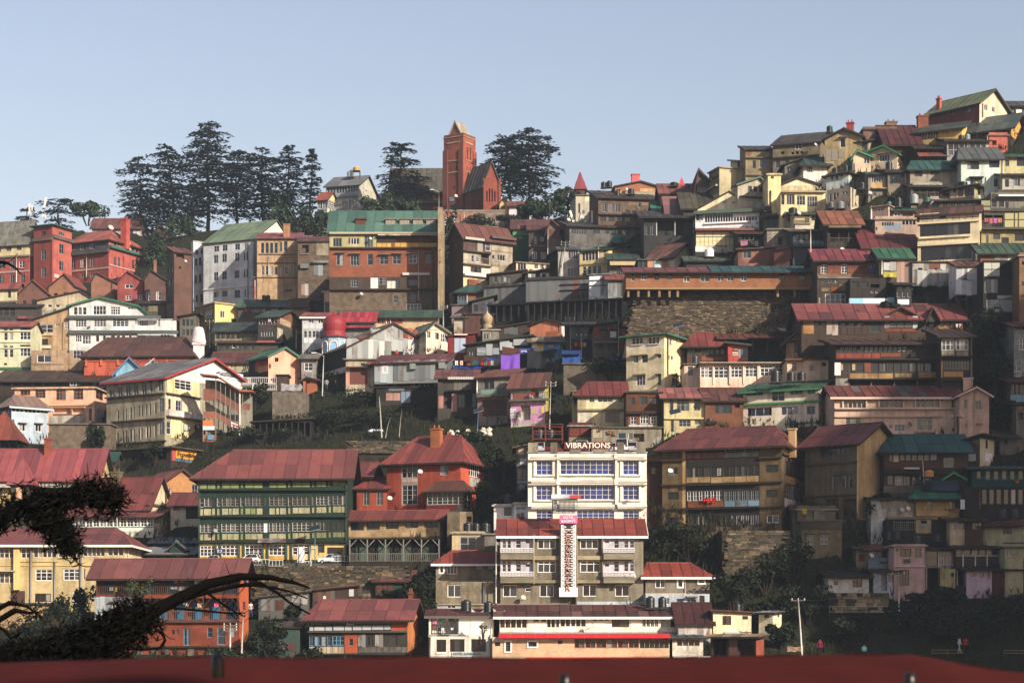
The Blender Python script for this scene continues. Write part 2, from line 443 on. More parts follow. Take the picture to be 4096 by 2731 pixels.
 def wall(s,mb,mats,default):
  h=s.h;us={0.0,s.L};zs={0.0,h.H}
  ho=[]
  for q in s.holes:
   q=(max(0,q[0]),min(s.L,q[1]),max(0,q[2]),min(h.H,q[3]))+q[4:]
   if any(q[0]<r[1]-.01 and q[1]>r[0]+.01 and q[2]<r[3]-.01 and q[3]>r[2]+.01 for r in ho):continue
   ho.append(q)
  for q in ho+s.paint:us.update(q[:2]);zs.update(q[2:4])
  us=sorted(us);zs=sorted(zs)
  us=[u for i,u in enumerate(us)if i==0 or u-us[i-1]>1e-4];zs=[z for i,z in enumerate(zs)if i==0 or z-zs[i-1]>1e-4]
  for i in range(len(us)-1):
   for j in range(len(zs)-1):
    cu,cz=(us[i]+us[i+1])/2,(zs[j]+zs[j+1])/2
    if any(q[0]<cu<q[1]and q[2]<cz<q[3]for q in ho):continue
    mi=0
    for q in s.paint:
     if q[0]<cu<q[1]and q[2]<cz<q[3]:
      if q[4]not in mats:mats.append(q[4])
      mi=mats.index(q[4])
    mb.add([s.P(us[i],0,zs[j]),s.P(us[i+1],0,zs[j]),s.P(us[i+1],0,zs[j+1]),s.P(us[i],0,zs[j+1])],[(0,1,2,3)],mi)
  for u0,u1,z0,z1,d,back in ho:
   P=s.P
   a=[P(u0,0,z0),P(u1,0,z0),P(u1,0,z1),P(u0,0,z1),P(u0,d,z0),P(u1,d,z0),P(u1,d,z1),P(u0,d,z1)]
   mb.add(a,[(0,4,5,1),(1,5,6,2),(2,6,7,3),(3,7,4,0)]+([(4,7,6,5)]if back else[]))
BLUE=mat('blueglass','1d2f78')
def letter(parent,text,loc,w,h,mt,rz,depth=.05,squeeze=True):
 cu=bpy.data.curves.new('lettering','FONT');cu.body=text;cu.extrude=depth/2;cu.offset=.012;cu.resolution_u=2
 tmp=bpy.data.objects.new('tmp_text',cu)
 me=bpy.data.meshes.new_from_object(tmp)
 bpy.data.objects.remove(tmp);bpy.data.curves.remove(cu)
 if not len(me.vertices):return None
 xs=[v.co.x for v in me.vertices];ys=[v.co.y for v in me.vertices]
 sx=w/(max(xs)-min(xs));sy=h/(max(ys)-min(ys))
 for v in me.vertices:v.co=((v.co.x-min(xs))*sx,-v.co.z,(v.co.y-min(ys))*sy)
 me.materials.clear();me.materials.append(mt);me.name='lettering'
 o=bpy.data.objects.new('lettering',me);link(o,parent);o.location=loc;o.rotation_euler=(0,0,rz)
 return o
CLOTHES=[]
def clip(poly,ax,v,keep_less):
 out=[]
 for i in range(len(poly)):
  a,b=poly[i],poly[(i+1)%len(poly)]
  ia=(a[ax]<=v)if keep_less else(a[ax]>=v);ib=(b[ax]<=v)if keep_less else(b[ax]>=v)
  if ia:out.append(a)
  if ia!=ib:
   t=(v-a[ax])/(b[ax]-a[ax]);out.append(tuple(a[k]+t*(b[k]-a[k])for k in(0,1)))
 return out
def sheets(roof,P,mt,w=1.1,course=3.2,alt=None):
 """cover the planar polygon P (first edge is the eave) with single sheets of metal, each a child of the roof"""
 P=[Vector(p)for p in P];o=P[0];ux=(P[1]-P[0]).normalized();n=ux.cross(P[-1]-P[0]).normalized()
 if n.z<0:n=-n
 vx=n.cross(ux).normalized()
 if vx.dot(P[-1]-o)<0 and vx.dot(P[len(P)//2]-o)<0:vx=-vx
 p2=[((p-o).dot(ux),(p-o).dot(vx))for p in P]
 u0,u1=min(p[0]for p in p2),max(p[0]for p in p2);v0,v1=min(p[1]for p in p2),max(p[1]for p in p2)
 nu=max(1,round((u1-u0)/w));nv=max(1,round((v1-v0)/course))
 for j in range(nv):
  va,vb=v0+(v1-v0)*j/nv,v0+(v1-v0)*(j+1)/nv
  q1=clip(clip(p2,1,va-(.12 if j else 0),False),1,vb,True)
  if len(q1)<3:continue
  for i in range(nu):
   ua,ub=u0+(u1-u0)*i/nu,u0+(u1-u0)*(i+1)/nu
   q=clip(clip(q1,0,ua,False),0,ub,True)
   q=[p for k,p in enumerate(q)if k==0 or abs(p[0]-q[k-1][0])+abs(p[1]-q[k-1][1])>1e-3]
   if len(q)<3:continue
   jt=rnd.uniform(-.012,.02)+.02*j;c=o+ux*q[0][0]+vx*q[0][1]
   m=MB();N=len(q);top=[];bot=[]
   for p in q:
    b=(ux*(p[0]-q[0][0])+vx*(p[1]-q[0][1]));lift=.05 if(p[0]-ua)<.02 else 0
    top.append(b+n*(.07+jt));bot.append(b+n*(.02))
   m.add(top+bot,[tuple(range(N))]+[(k,N+k,N+(k+1)%N,(k+1)%N)for k in range(N)])
   if ub-ua>.5:
    e0=[p for p in q if abs(p[0]-ua)<1e-3]
    if len(e0)>=2:
     a_,b_=min(e0,key=lambda p:p[1]),max(e0,key=lambda p:p[1])
     A=ux*(a_[0]-q[0][0])+vx*(a_[1]-q[0][1]);B=ux*(b_[0]-q[0][0])+vx*(b_[1]-q[0][1])
     k1=ux*.05;z1=n*(.13+jt);z0=n*.05
     m.add([A+z0,A+k1+z0,A+k1+z1,A+z1,B+z0,B+k1+z0,B+k1+z1,B+z1],[(0,1,2,3),(7,6,5,4),(1,5,6,2),(2,6,7,3),(3,7,4,0)])
   mm=mt
   if alt and rnd.random()<alt[0]:mm=alt[1]
   s=m.obj('sheet',mm,roof);s.location=c
class House:
 def __init__(h,label,x0,x1,yt,yb,wall,roof='fl',F='',S='',side=None,yaw=None,dep=8.0,dY=0,drop=4.0,name='house',cat='house',group=None,back=None,tone=None,raw=None):
  X0,X1=qx(x0),qx(x1);yt,yb=qy(yt),qy(yb)
  if yaw is None:yaw=0 if side is None else(28 if side>x1 else-28)
  th=R(yaw)
  if side is not None or yaw:th+=math.atan(((X0+X1)/2-CX)/F_)
  h.e=Vector((math.cos(th),-math.sin(th)));h.n=Vector((math.sin(th),math.cos(th)))
  near_right=yaw>0
  pc=X1 if near_right else X0;po=X0 if near_right else X1
  Y=D((X0+X1)/2,yb)+dY;h.Yn=Y
  C=Vector(((pc-CX)*Y/F_,Y));k=-1 if near_right else 1
  m=(po-CX)/F_;h.L=(m*C.y-C.x)/(k*(h.e.x-m*h.e.y))
  h.p0=C-h.e*h.L if near_right else C
  if side is not None:
   m=(qx(side)-CX)/F_;dep=(m*C.y-C.x)/(h.n.x-m*h.n.y)
   dep=max(1.0,min(dep,24))
  h.dep=dep;h.bx=(X0,X1,yt,yb);h.flat=roof.startswith('fl')
  h.zb=(HY-yb)*Y/F_;h.z0=h.zb-drop;h.H=(HY-yt)*Y/F_-h.z0;h.drop=drop
  h.root=empty(name,(h.p0.x,h.p0.y,h.z0),-th)
  h.root.matrix_basis=Matrix.Translation((h.p0.x,h.p0.y,h.z0))@Matrix.Rotation(-th,4,'Z')
  tag(h.root,label,cat,group)
  h.wm=mat(*wall.split());mats=h.mats=[h.wm]
  h.front=Face(h,'F');h.sidef=Face(h,'R' if near_right or(side is None and(X0+X1)/2<CX)else 'L')
  if F:h.front.feats(F)
  if S:h.sidef.feats(S)
  mb=MB();h.mb=mb
  h.front.wall(mb,mats,h.wm);h.sidef.wall(mb,mats,h.wm)
  L,d,H=h.L,h.dep,h.H
  mb.add([(0,d,0),(L,d,0),(L,d,H),(0,d,H)],[(3,2,1,0)])
  if h.sidef.kind=='R':mb.add([(0,0,0),(0,d,0),(0,d,H),(0,0,H)],[(3,2,1,0)])
  else:mb.add([(L,0,0),(L,d,0),(L,d,H),(L,0,H)],[(0,1,2,3)])
  h.roof=None
  for rt in roof.split(';'):h.build_roof(rt.split())
  mb.obj('wall',mats,h.root)
  HOUSES.append(h)
 def zat(h,px,py,u,v):
  p=h.p0+h.e*u+h.n*v;return(HY-py)*p.y/F_-h.z0
 def slab(h,P,mt,th=.14):
  m=MB();P=[Vector(p)for p in P];N=len(P)
  n=(P[1]-P[0]).cross(P[2]-P[0]).normalized()
  if n.z<0:n=-n
  return m,P,n
 def build_roof(h,a):
  L,d,H=h.L,h.dep,h.H;k=a[0]if a else 'fl'
  if k=='no':
   h.mb.add([(0,0,H),(L,0,H),(L,d,H),(0,d,H)],[(0,1,2,3)]);return
  opt=dict(x.split('=')for x in a if '=' in x);a=[x for x in a if '=' not in x]
  o=float(opt.get('o',.55));od=mat('wood','3b3028')
  if k=='fl':
   c=a[1]if len(a)>1 else '8f8a80';ph=float(opt.get('h',.35));oo=float(opt.get('o',.25))
   m=MB();m.box(-oo,L+oo,-oo,d+oo,H,H+.18);m.obj('roof',mat('grime',c),h.root)
   if ph>.05:
    m=MB();z0,z1=H+.18,H+.18+ph
    m.box(0,L,0,.15,z0,z1);m.box(0,.15,.15,d,z0,z1);m.box(L-.15,L,.15,d,z0,z1)
    m.obj('parapet',h.wm,h.root)
   return
  kind=opt.get('k','roof');
  if k=='gx':
   mt=mat(kind,a[2]);vr=float(opt.get('v',.5))*d
   zr=h.zat(0,qy(float(a[1])),L*float(opt.get('at',.5)),vr);hl=float(opt.get('hl',0))*K*h.Yn/F_;hr=float(opt.get('hr',0))*K*h.Yn/F_
   zr=max(zr,H+.4)
   sl=(zr-H)/vr;ze=H-o*sl*.9
   ol,orr=(o if not hl else o),(o if not hr else o)
   E0,E1=Vector((-ol,-o,ze)),Vector((L+orr,-o,ze));R0,R1=Vector((-ol+(hl+ol if hl else 0),vr,zr)),Vector((L+orr-(hr+orr if hr else 0),vr,zr))
   B0,B1=Vector((-ol,d+o,ze)),Vector((L+orr,d+o,ze))
   m=MB();dn=Vector((0,0,-.16))
   P=[E0,E1,R1,R0,B0,B1]
   m.add(P+[p+dn for p in P],[(0,1,2,3),(3,2,5,4),(7,6,9,8),(8,9,10,11),(0,6,7,1),(4,5,11,10)]+([(1,5,2),(1,7,11,5)]if hr else[(1,7,8,2),(2,8,11,5)])+([(4,0,3),(4,10,6,0)]if hl else[(0,3,9,6),(3,4,10,9)]))
   r=m.obj('roof',od,h.root);h.roof=r
   alt=(float(opt['alt'].split(',')[0]),mat('roof',opt['alt'].split(',')[1]))if 'alt' in opt else None
   cw=float(opt.get('w',1.1));cc=float(opt.get('c',3.0))
   sheets(r,[E0,E1,R1,R0],mt,cw,cc,alt)
   sheets(r,[B1,B0,R0,R1],mt,4,9)
   if hr:sheets(r,[E1,B1,R1],mt,cw,cc)
   if hl:sheets(r,[B0,E0,R0],mt,cw,cc)
   mm=MB();mm.tube([R0+Vector((0,0,.08)),R1+Vector((0,0,.08))],.11,n=6);mm.obj('ridge_cap',mt,r)
   gi=0
   if'g' in opt:gm_=mat('wall',opt['g']);h.mats.append(gm_)if gm_ not in h.mats else None;gi=h.mats.index(gm_)
   elif h.sidef.paint:gm_=h.sidef.paint[0][4];h.mats.append(gm_)if gm_ not in h.mats else None;gi=h.mats.index(gm_)
   if not hr:h.mb.add([(L,0,H),(L,d,H),(L,vr,zr-.17)],[(0,1,2)],gi)
   if not hl:h.mb.add([(0,0,H),(0,d,H),(0,vr,zr-.17)],[(2,1,0)],gi)
   if'f' in opt:
    boxo('fascia',h.root,(E0.x,E0.y-.06,ze-.22),(E1.x-E0.x,.06,.26),mat('paint',opt['f']))
    if not hr:
     for q,s_ in((E1,1),(B1,-1)):
      ln=(R1-q).length;m=MB();m.add([q+Vector((.0,0,-.2)),R1+Vector((0,0,-.2)),R1+Vector((0,0,.08)),q+Vector((0,0,.08))]+[p+Vector((.06,0,0))for p in(q+Vector((.0,0,-.2)),R1+Vector((0,0,-.2)),R1+Vector((0,0,.08)),q+Vector((0,0,.08)))],[(4,5,6,7),(3,2,6,7),(0,1,5,4)])
      m.obj('fascia',mat('paint',opt['f']),h.root)
    else:boxo('fascia',h.root,(L+orr,E1.y,ze-.2),(.06,d+2*o,.26),mat('paint',opt['f']))
  elif k=='gy':
   mt=mat(kind,a[3]);ua=h.front.uv(qx(float(a[1])),qy(float(a[2])))[0];za=h.front.uv(qx(float(a[1])),qy(float(a[2])))[1];za=max(za,H+.3)
   ua=min(max(ua,.3),L-.3);oo=o*.8
   sl,sr=(za-H)/ua,(za-H)/(L-ua)
   A0,A1=Vector((ua,-o,za)),Vector((ua,d+o,za));l0,l1=Vector((-oo,-o,H-oo*sl)),Vector((-oo,d+o,H-oo*sl));r0,r1=Vector((L+oo,-o,H-oo*sr)),Vector((L+oo,d+o,H-oo*sr))
   dn=Vector((0,0,-.18));P=[l0,A0,r0,l1,A1,r1];m=MB()
   m.add(P+[p+dn for p in P],[(0,1,4,3),(1,2,5,4),(9,10,7,6),(10,11,8,7),(0,6,7,1),(1,7,8,2),(3,4,10,9),(4,5,11,10),(0,3,9,6),(2,8,11,5)])
   r=m.obj('roof',mat('paint',opt['f'])if 'f' in opt else od,h.root);h.roof=r
   sheets(r,[l1,l0,A0,A1],mt);sheets(r,[r0,r1,A1,A0],mt)
   mm=MB();mm.tube([A0+Vector((0,0,.08)),A1+Vector((0,0,.08))],.1,n=6);mm.obj('ridge_cap',mt,r)
   h.mb.add([(0,0,H),(L,0,H),(ua,0,za-.19)],[(0,1,2)]);h.mb.add([(0,d,H),(L,d,H),(ua,d,za-.19)],[(2,1,0)])
  elif k in('sh','sx'):
   mt=mat(kind,a[2])
   if k=='sh':
    zb=max(h.zat(0,qy(float(a[1])),L/2,d),H+.15);sl=(zb-H)/d
    q=[Vector((-o,-o,H-o*sl)),Vector((L+o,-o,H-o*sl)),Vector((L+o,d+.2,zb)),Vector((-o,d+.2,zb))]
    h.mb.add([(L,0,H),(L,d,H),(L,d,zb-.16)],[(0,1,2)]);h.mb.add([(0,0,H),(0,d,H),(0,d,zb-.16)],[(2,1,0)]);h.mb.add([(0,d,H),(L,d,H),(L,d,zb-.16),(0,d,zb-.16)],[(3,2,1,0)])
   else:
    zb=h.front.uv(qx(0),qy(0))[1]*0+h.zat(0,qy(float(a[1])),L,0);dz=zb-H
    if dz>=0:
     sl=dz/L;q=[Vector((-o,d+o,H-o*sl)),Vector((-o,-o,H-o*sl)),Vector((L+o,-o,zb+o*sl)),Vector((L+o,d+o,zb+o*sl))]
     h.mb.add([(0,0,H),(L,0,H),(L,0,zb-.1)],[(0,1,2)]);h.mb.add([(L,0,H),(L,d,H),(L,d,zb-.1),(L,0,zb-.1)],[(0,1,2,3)])
    else:
     zl=H-dz;sl=-dz/L;q=[Vector((L+o,-o,H-o*sl)),Vector((L+o,d+o,H-o*sl)),Vector((-o,d+o,zl+o*sl)),Vector((-o,-o,zl+o*sl))]
     h.mb.add([(0,0,H),(L,0,H),(0,0,zl-.1)],[(0,1,2)]);h.mb.add([(0,0,H),(0,d,H),(0,d,zl-.1),(0,0,zl-.1)],[(3,2,1,0)])
   dn=Vector((0,0,-.14));m=MB();m.add(q+[p+dn for p in q],[(0,1,2,3),(7,6,5,4),(0,4,5,1),(1,5,6,2),(2,6,7,3),(3,7,4,0)])
   r=m.obj('roof',od,h.root);h.roof=r;sheets(r,q,mt,float(opt.get('w',1.0)),float(opt.get('c',3.0)))
   if'f' in opt and k=='sh':boxo('fascia',h.root,(q[0].x,q[0].y-.06,q[0].z-.22),(q[1].x-q[0].x,.06,.24),mat('paint',opt['f']))
  elif k=='py':
   mt=mat(kind,a[2]);za=max(h.zat(0,qy(float(a[1])),L/2,d/2),H+.4);A=Vector((L/2,d/2,za))
   sl=(za-H)/(d/2);c=[Vector((-o,-o,H-.2)),Vector((L+o,-o,H-.2)),Vector((L+o,d+o,H-.2)),Vector((-o,d+o,H-.2))]
   m=MB();m.add(c+[A],[(0,1,4),(1,2,4),(2,3,4),(3,0,4),(3,2,1,0)]);r=m.obj('roof',od,h.root);h.roof=r
   for i in range(4):sheets(r,[c[i],c[(i+1)%4],A],mt,1.2,4)
 def chimney(h,px,ytop,wpx,hexc,kind='brick',v=None,pots=True,base=None):
  """a chimney stack rising through the roof, given by its centre column, top row and width in tile pixels"""
  v=h.dep*.45 if v is None else v
  m_=(qx(px)-CX)/F_;p=h.p0+h.n*v;t=(m_*p.y-p.x)/(h.e.x-m_*h.e.y);Yp=(p+h.e*t).y
  zt=(HY-qy(ytop))*Yp/F_-h.z0;w=wpx*K*Yp/F_;zb=h.H*.9 if base is None else base
  m=MB();m.box(-w/2,w/2,-w*.4,w*.4,zb,zt);m.box(-w/2-.1,w/2+.1,-w*.4-.1,w*.4+.1,zt-.12,zt+.06)
  if pots:
   for s_ in(-.25,.25):m.lathe([(.001,.06),(.11,.06),(.09,.5),(.001,.5)],8,c=(s_*w,0,zt))
  return m.obj('chimney',mat(kind,hexc),h.roof or h.root,False,(t,v,0))
F_=F
HOUSES=[]
def H(*a,**k):return House(*a,**k)
#props
def put(px,py,Y=None,d=0):
 Y=(D(qx(px),qy(py))if Y is None else Y)+d
 return at(qx(px),qy(py),Y),Y
def tank(label,px,py,w,h,hexc='202224',Y=None,d=0,stand=0):
 """ribbed water tank: base centre (tile px), width and height in tile px; stands on whatever is there"""
 p,Y=put(px,py,Y,d);s=K*Y/F_;r=w*s/2;hh=h*s
 t=empty('water_tank',p);tag(t,label,'water tank','roof water tanks')
 prof=[(.01,0),(r,0)]
 n=7
 for i in range(n):
  z=hh*.78*i/n;prof+=[(r,z+.02),(r*1.03,z+hh*.03),(r*1.03,z+hh*.07),(r*.98,z+hh*.09)]
 prof+=[(r,hh*.79),(r*.9,hh*.87),(r*.45,hh*.93)]
 m=MB();m.lathe(prof,18);m.obj('tank_body',mat('plastic',hexc),t,True)
 m=MB();m.lathe([(r*.45,hh*.92),(r*.45,hh),(r*.2,hh*1.01),(.01,hh*1.01)],14);m.obj('lid',mat('plastic',hexc),t,False)
 m=MB();m.box(-r*1.1,r*1.1,-r*1.1,r*1.1,-.12,0);
 if stand:
  for x in(-1,1):
   for y in(-1,1):m.box(x*r-.06,x*r+.06,y*r-.06,y*r+.06,-.1-stand,-.1)
 m.obj('stand',mat('wood','4a4038'),t)
 return t
def dish(label,px,py,w,Y=None,d=0,hexc='c4c0b8',az=None):
 p,Y=put(px,py,Y,d);r=w*K*Y/F_/2
 t=empty('satellite_dish',p-Vector((0,.5,0)),R(rnd.uniform(15,45))if az is None else R(az));tag(t,label,'satellite dish','satellite dishes')
 m=MB();prof=[(r*i/5+.001,(r*.22)*(i/5)**2)for i in range(6)]
 m.lathe(prof,18);m.lathe([(q,z+.025)for q,z in reversed(prof)],18)
 o=m.obj('reflector',mat('paint',hexc),t,True);o.rotation_euler=(R(62),0,0)
 m=MB();m.tube([(0,.06,-.02),(0,.28,-.25),(0,.5,-.3)],.035,n=5);m.obj('bracket',mat('paint','6f6f6f'),t)
 m=MB();m.tube([(0,-.02,-r*.9),(0,-r*.9,-r*.35)],.02,n=4);m.box(-.06,.06,-r*.95-.06,-r*.95+.06,-r*.38,-r*.28);m.obj('feed_arm',mat('paint','8a8a8a'),t)
 return t
def pole(label,px0,py0,px1,py1,Y=None,d=0,r=.09,hexc='c9c4bc',arms=0,name='utility_pole',lamp=False,solar=False):
 """pole from its foot (px0,py0) to its top (px1,py1)"""
 p,Y=put(px0,py0,Y,d);q=at(qx(px1),qy(py1),Y);t=empty(name,p);tag(t,label,'pole','poles on the hillside')
 v=q-p;m=MB();m.tube([(0,0,-.8),v*.5,v],r,r*.6,n=8);m.obj('shaft',mat('grime',hexc),t,True)
 for i in range(arms):
  c=v*(.97-.07*i);m=MB();m.box(-.75,.75,-.04,.04,-.05,.05);a_=m.obj('cross_arm',mat('wood','77706a'),t,False,c)
  for x in(-.65,0,.65):
   k=('insul',)
   def mk():
    m=MB();m.lathe([(.01,.02),(.07,.02),(.05,.1),(.07,.14),(.03,.2),(.01,.2)],8);return m.mesh('insulator',mat('plastic','d8d0c8'))
   shared('insulator',k,mk,a_,(x,0,.04))
 if lamp:
  m=MB();m.tube([(0,0,-.1),(-.5,-.25,.25),(-1.1,-.5,.35)],.04,n=5);m.obj('lamp_arm',mat('paint','b8b8b8'),t,False,v)
  m=MB();m.box(-1.75,-1.05,-.62,-.4,.3,.42);m.obj('lamp_head',mat('plastic','e8e8e8'),t,False,v)
 if solar:
  m=MB();m.box(-.65,.65,-.5,.5,-.03,.03);s_=m.obj('solar_panel',mat('plastic','2a3038'),t,False,v+Vector((0,0,.25)));s_.rotation_euler=(R(32),R(-14),0)
  m=MB();m.box(-.67,.67,-.52,.52,-.06,-.035);f=m.obj('panel_frame',mat('paint','b8bcc2'),t,False,v+Vector((0,0,.25)));f.rotation_euler=s_.rotation_euler
 WIRES[label]=p+v
 return t
WIRES={}
def wire(label,a,b,sag=.8,r=.018):
 m=MB();pts=[a.lerp(b,i/10)-Vector((0,0,sag*4*(i/10)*(1-i/10)))for i in range(11)]
 m.tube([p-a for p in pts],r,n=4);o=m.obj('overhead_wire',mat('paint','2c2a2a'),None,False,a);tag(o,label,'wire','overhead wires')
def cloth(name,label,cat,pts,hexc,sub=10,wave=.06,group=None,thick=.015):
 """a hanging cloth given by its four corners (top left, top right, bottom right, bottom left)"""
 tl,tr,br,bl=[Vector(p)for p in pts];m=MB();c=tl.copy();n=sub
 ph=rnd.uniform(0,6)
 for side in(0,1):
  b=len(m.v)
  for j in range(n+1):
   for i in range(n+1):
    u,v=i/n,j/n;p=tl.lerp(tr,u).lerp(bl.lerp(br,u),v)
    y=wave*(math.sin(u*9+ph)+.6*math.sin(u*17+v*3+ph))*v**.6-(.5-abs(u-.5))*wave*v
    p=p+Vector((0,y+side*thick,-.12*wave*math.sin(u*math.pi)*8*(1-v)))-c;m.v.append(tuple(p))
  for j in range(n):
   for i in range(n):
    q=[b+j*(n+1)+i,b+j*(n+1)+i+1,b+(j+1)*(n+1)+i+1,b+(j+1)*(n+1)+i]
    m.f.append(q if side else q[::-1]);m.m.append(0)
 o=m.obj(name,mat('cloth',hexc),None,True,c);tag(o,label,cat,group);return o
def sheetq(label,x0,x1,y0,y1,hexc,name='tarpaulin',cat='tarpaulin',d=-.3,Y=None,lean=.4,skew=0,wave=.1):
 p,Y=put((x0+x1)/2,y1,Y,d)
 a=at(qx(x0),qy(y0),Y+lean);b=at(qx(x1),qy(y0+skew),Y+lean);c=at(qx(x1),qy(y1),Y-lean);e=at(qx(x0),qy(y1),Y-lean)
 return cloth(name,label,cat,(a,b,c,e),hexc,14,wave)
#trees
def trunk_mesh(m,pts,r0,r1,n=8):m.tube(pts,r0,r1,n=n)
def deodar(label,px,ybase,ytop,wpx,seed,Y,bare=.18,top_flat=.8,lean=0,dens=1.0,layers=None):
 """cedar: tapering trunk, tiers of level limbs and flat plates of needles. px.. in photograph pixels"""
 rr=random.Random(seed);p=at(px,ybase,Y);Hh=(ybase-ytop)*Y/F_;Wd=wpx*Y/F_/2
 t=empty('cedar_tree',p);tag(t,label,'tree','cedars on the ridge')
 tm=MB();r0=max(.3,Hh*.019)
 def axis(f):return Vector((lean*f*f+.25*math.sin(f*5+seed),.2*math.sin(f*4+seed*2),f*Hh))
 tm.tube([axis(i/12)-Vector((0,0,2 if i==0 else 0))for i in range(13)],r0,.07,n=8)
 tm.obj('trunk',mat('bark','4a4038'),t,True)
 lm=MB();cm=MB();nl=layers or int(Hh/1.25);tf=top_flat-.6
 TB=[(0,.72),(.35,1.0),(.6,.95),(.8,.8+.3*tf),(.93,.6+.7*tf),(1,.25+.6*tf)]
 for k in range(nl):
  g=min(1,max(0,(k+rr.uniform(-.25,.25))/(nl-1)));f=bare+(.985-bare)*g
  for(g0,p0),(g1,p1)in zip(TB,TB[1:]):
   if g<=g1:prof=p0+(p1-p0)*(g-g0)/(g1-g0);break
  rad=Wd*prof*rr.uniform(.72,1.08);nb=rr.randint(6,8);a0=rr.uniform(0,6)
  for b in range(nb):
   az=a0+6.283*b/nb+rr.uniform(-.3,.3);ln=rad*rr.uniform(.6,1.1);rise=rr.uniform(-.05,.2)*(1.3 if g>.6 else.5)
   if rr.random()<.12:continue
   d=Vector((math.cos(az),math.sin(az),0));s=axis(f)+Vector((0,0,rr.uniform(-.3,.3)));pts=[]
   for i in range(6):
    q=i/5;pts.append(s+d*(ln*q)+Vector((0,0,ln*(rise*q-.17*q*q))))
   lm.tube(pts,max(.05,.03*ln),.03,n=4,cap=False)
   per=Vector((-d.y,d.x,0));nt=int(28*dens*max(.7,ln/2.2))
   for _ in range(nt):
    q=rr.uniform(.1,1.05)**.75;sp=ln*.42*(1.15-abs(q-.62)*1.0)
    off=rr.gauss(0,.5)*sp;i=min(4,int(q*5));c0=pts[i].lerp(pts[i+1],min(1.1,q*5-i))
    c=c0+per*off+Vector((0,0,rr.uniform(-.1,.26)-abs(off)*.16));sz=rr.uniform(.3,.75)
    dr=(d*rr.uniform(.3,1)+per*(.7*off/max(.1,sp)+rr.uniform(-.5,.5))+Vector((0,0,rr.uniform(-.3,.35)))).normalized()
    sd=dr.cross(Vector((0,0,1))).normalized()*sz*.42;up=Vector((0,0,sz*.22))
    cm.add([c-dr*sz*.5,c+sd+up*rr.uniform(-1,1),c+dr*sz*.8-up*.6,c-sd+up*rr.uniform(-1,1)],[(0,1,2,3)])
 lm.obj('limbs',mat('bark','3c342c'),t,False)
 cm.obj('crown',mat('leaf','3f5440'),t,False)
 return t
def bush(label,px,py,w,h,seed,hexc='3c5a2c',Y=None,d=0,n=1500,name='bush',group='bushes on the slope',leaf=.30,cat='bush',native=False):
 rr=random.Random(seed)
 if native:YY=D(px,py)+d if Y is None else Y;p=at(px,py,YY);s=YY/F_
 else:p,YY=put(px,py,Y,d);s=K*YY/F_
 rx,rz=w*s/2,h*s/2;t=empty(name,p);tag(t,label,cat,group)
 cl=[(rr.uniform(-.75,.75)*rx,rr.uniform(-.5,.5)*rx*.7,rz*(.35+rr.random()*1.2),rr.uniform(.28,.5))for _ in range(9)]
 st=MB()
 for x,y,z,q in cl:st.tube([(x*.1,0,-.8),(x*.5,y*.5,z*.5),(x,y,z)],.05+rz*.02,.02,n=4,cap=False)
 st.obj('stems',mat('bark','3c342c'),t)
 m=MB()
 for _ in range(n):
  x,y,z,q=rr.choice(cl);v=Vector((rr.gauss(0,1),rr.gauss(0,1),rr.gauss(0,1))).normalized()*(.55+.45*rr.random()**.5)
  c=Vector((x+v.x*rx*q,y+v.y*rx*q*.8,z+v.z*rz*q*1.1));a=Vector((rr.gauss(0,1),rr.gauss(0,1),rr.gauss(0,.7))).normalized();sz=leaf*rr.uniform(.6,1.3)
  b=a.cross(v+Vector((.01,.3,.2))).normalized()*sz*.45
  if c.z<-.3:continue
  m.add([c-a*sz*.5,c+b,c+a*sz*.6,c-b],[(0,1,2,3)])
 m.obj('foliage',mat('leaf',hexc),t)
 return t
#people: one skinned body, colours by height
PEOPLE={}
def pose_mesh(pose):
 me=bpy.data.meshes.new('body');
 if pose=='sit':
  V=[(0,0,.5),(0,0,.72),(0,-.02,.98),(0,-.03,1.08),(0,-.05,1.2),(0,-.06,1.32),(.19,0,1.0),(.25,-.08,.76),(.2,-.28,.62),(-.19,0,1.0),(-.25,-.08,.76),(-.2,-.28,.62),(.11,-.05,.5),(.13,-.45,.52),(.13,-.46,.1),(.13,-.6,.04),(-.11,-.05,.5),(-.13,-.45,.52),(-.13,-.46,.1),(-.13,-.6,.04)]
 else:
  st=.16 if pose=='walk' else.02
  V=[(0,0,.92),(0,0,1.15),(0,-.02,1.42),(0,-.03,1.52),(0,-.05,1.62),(0,-.05,1.76),(.2,0,1.42),(.27,.04+st*.5,1.13),(.25,-.1+st,.88),(-.2,0,1.42),(-.27,.04-st*.5,1.13),(-.25,-.1-st,.88),(.1,0,.86),(.12,-st*.5,.48),(.12,-st,.09),(.13,-st-.16,.04),(-.1,0,.86),(-.12,st*.3,.48),(-.12,st,.09),(-.13,st-.16,.04)]
 E=[(0,1),(1,2),(2,3),(3,4),(4,5),(2,6),(6,7),(7,8),(2,9),(9,10),(10,11),(0,12),(12,13),(13,14),(14,15),(0,16),(16,17),(17,18),(18,19)]
 rad=[.15,.14,.15,.06,.10,.09,.075,.055,.045,.075,.055,.045,.1,.075,.05,.045,.1,.075,.05,.045]
 me.from_pydata(V,E,[]);o=bpy.data.objects.new('tmp_body',me);COL.objects.link(o)
 mod=o.modifiers.new('s','SKIN');sub=o.modifiers.new('u','SUBSURF');sub.levels=1
 for i,sv_ in enumerate(me.skin_vertices[0].data):sv_.radius=(rad[i],rad[i]*.85);sv_.use_root=i==0
 bpy.context.view_layer.update()
 out=bpy.data.meshes.new_from_object(o.evaluated_get(bpy.context.evaluated_depsgraph_get()))
 bpy.data.objects.remove(o);return out
POSES={k:pose_mesh(k)for k in('sit','walk','stand')}
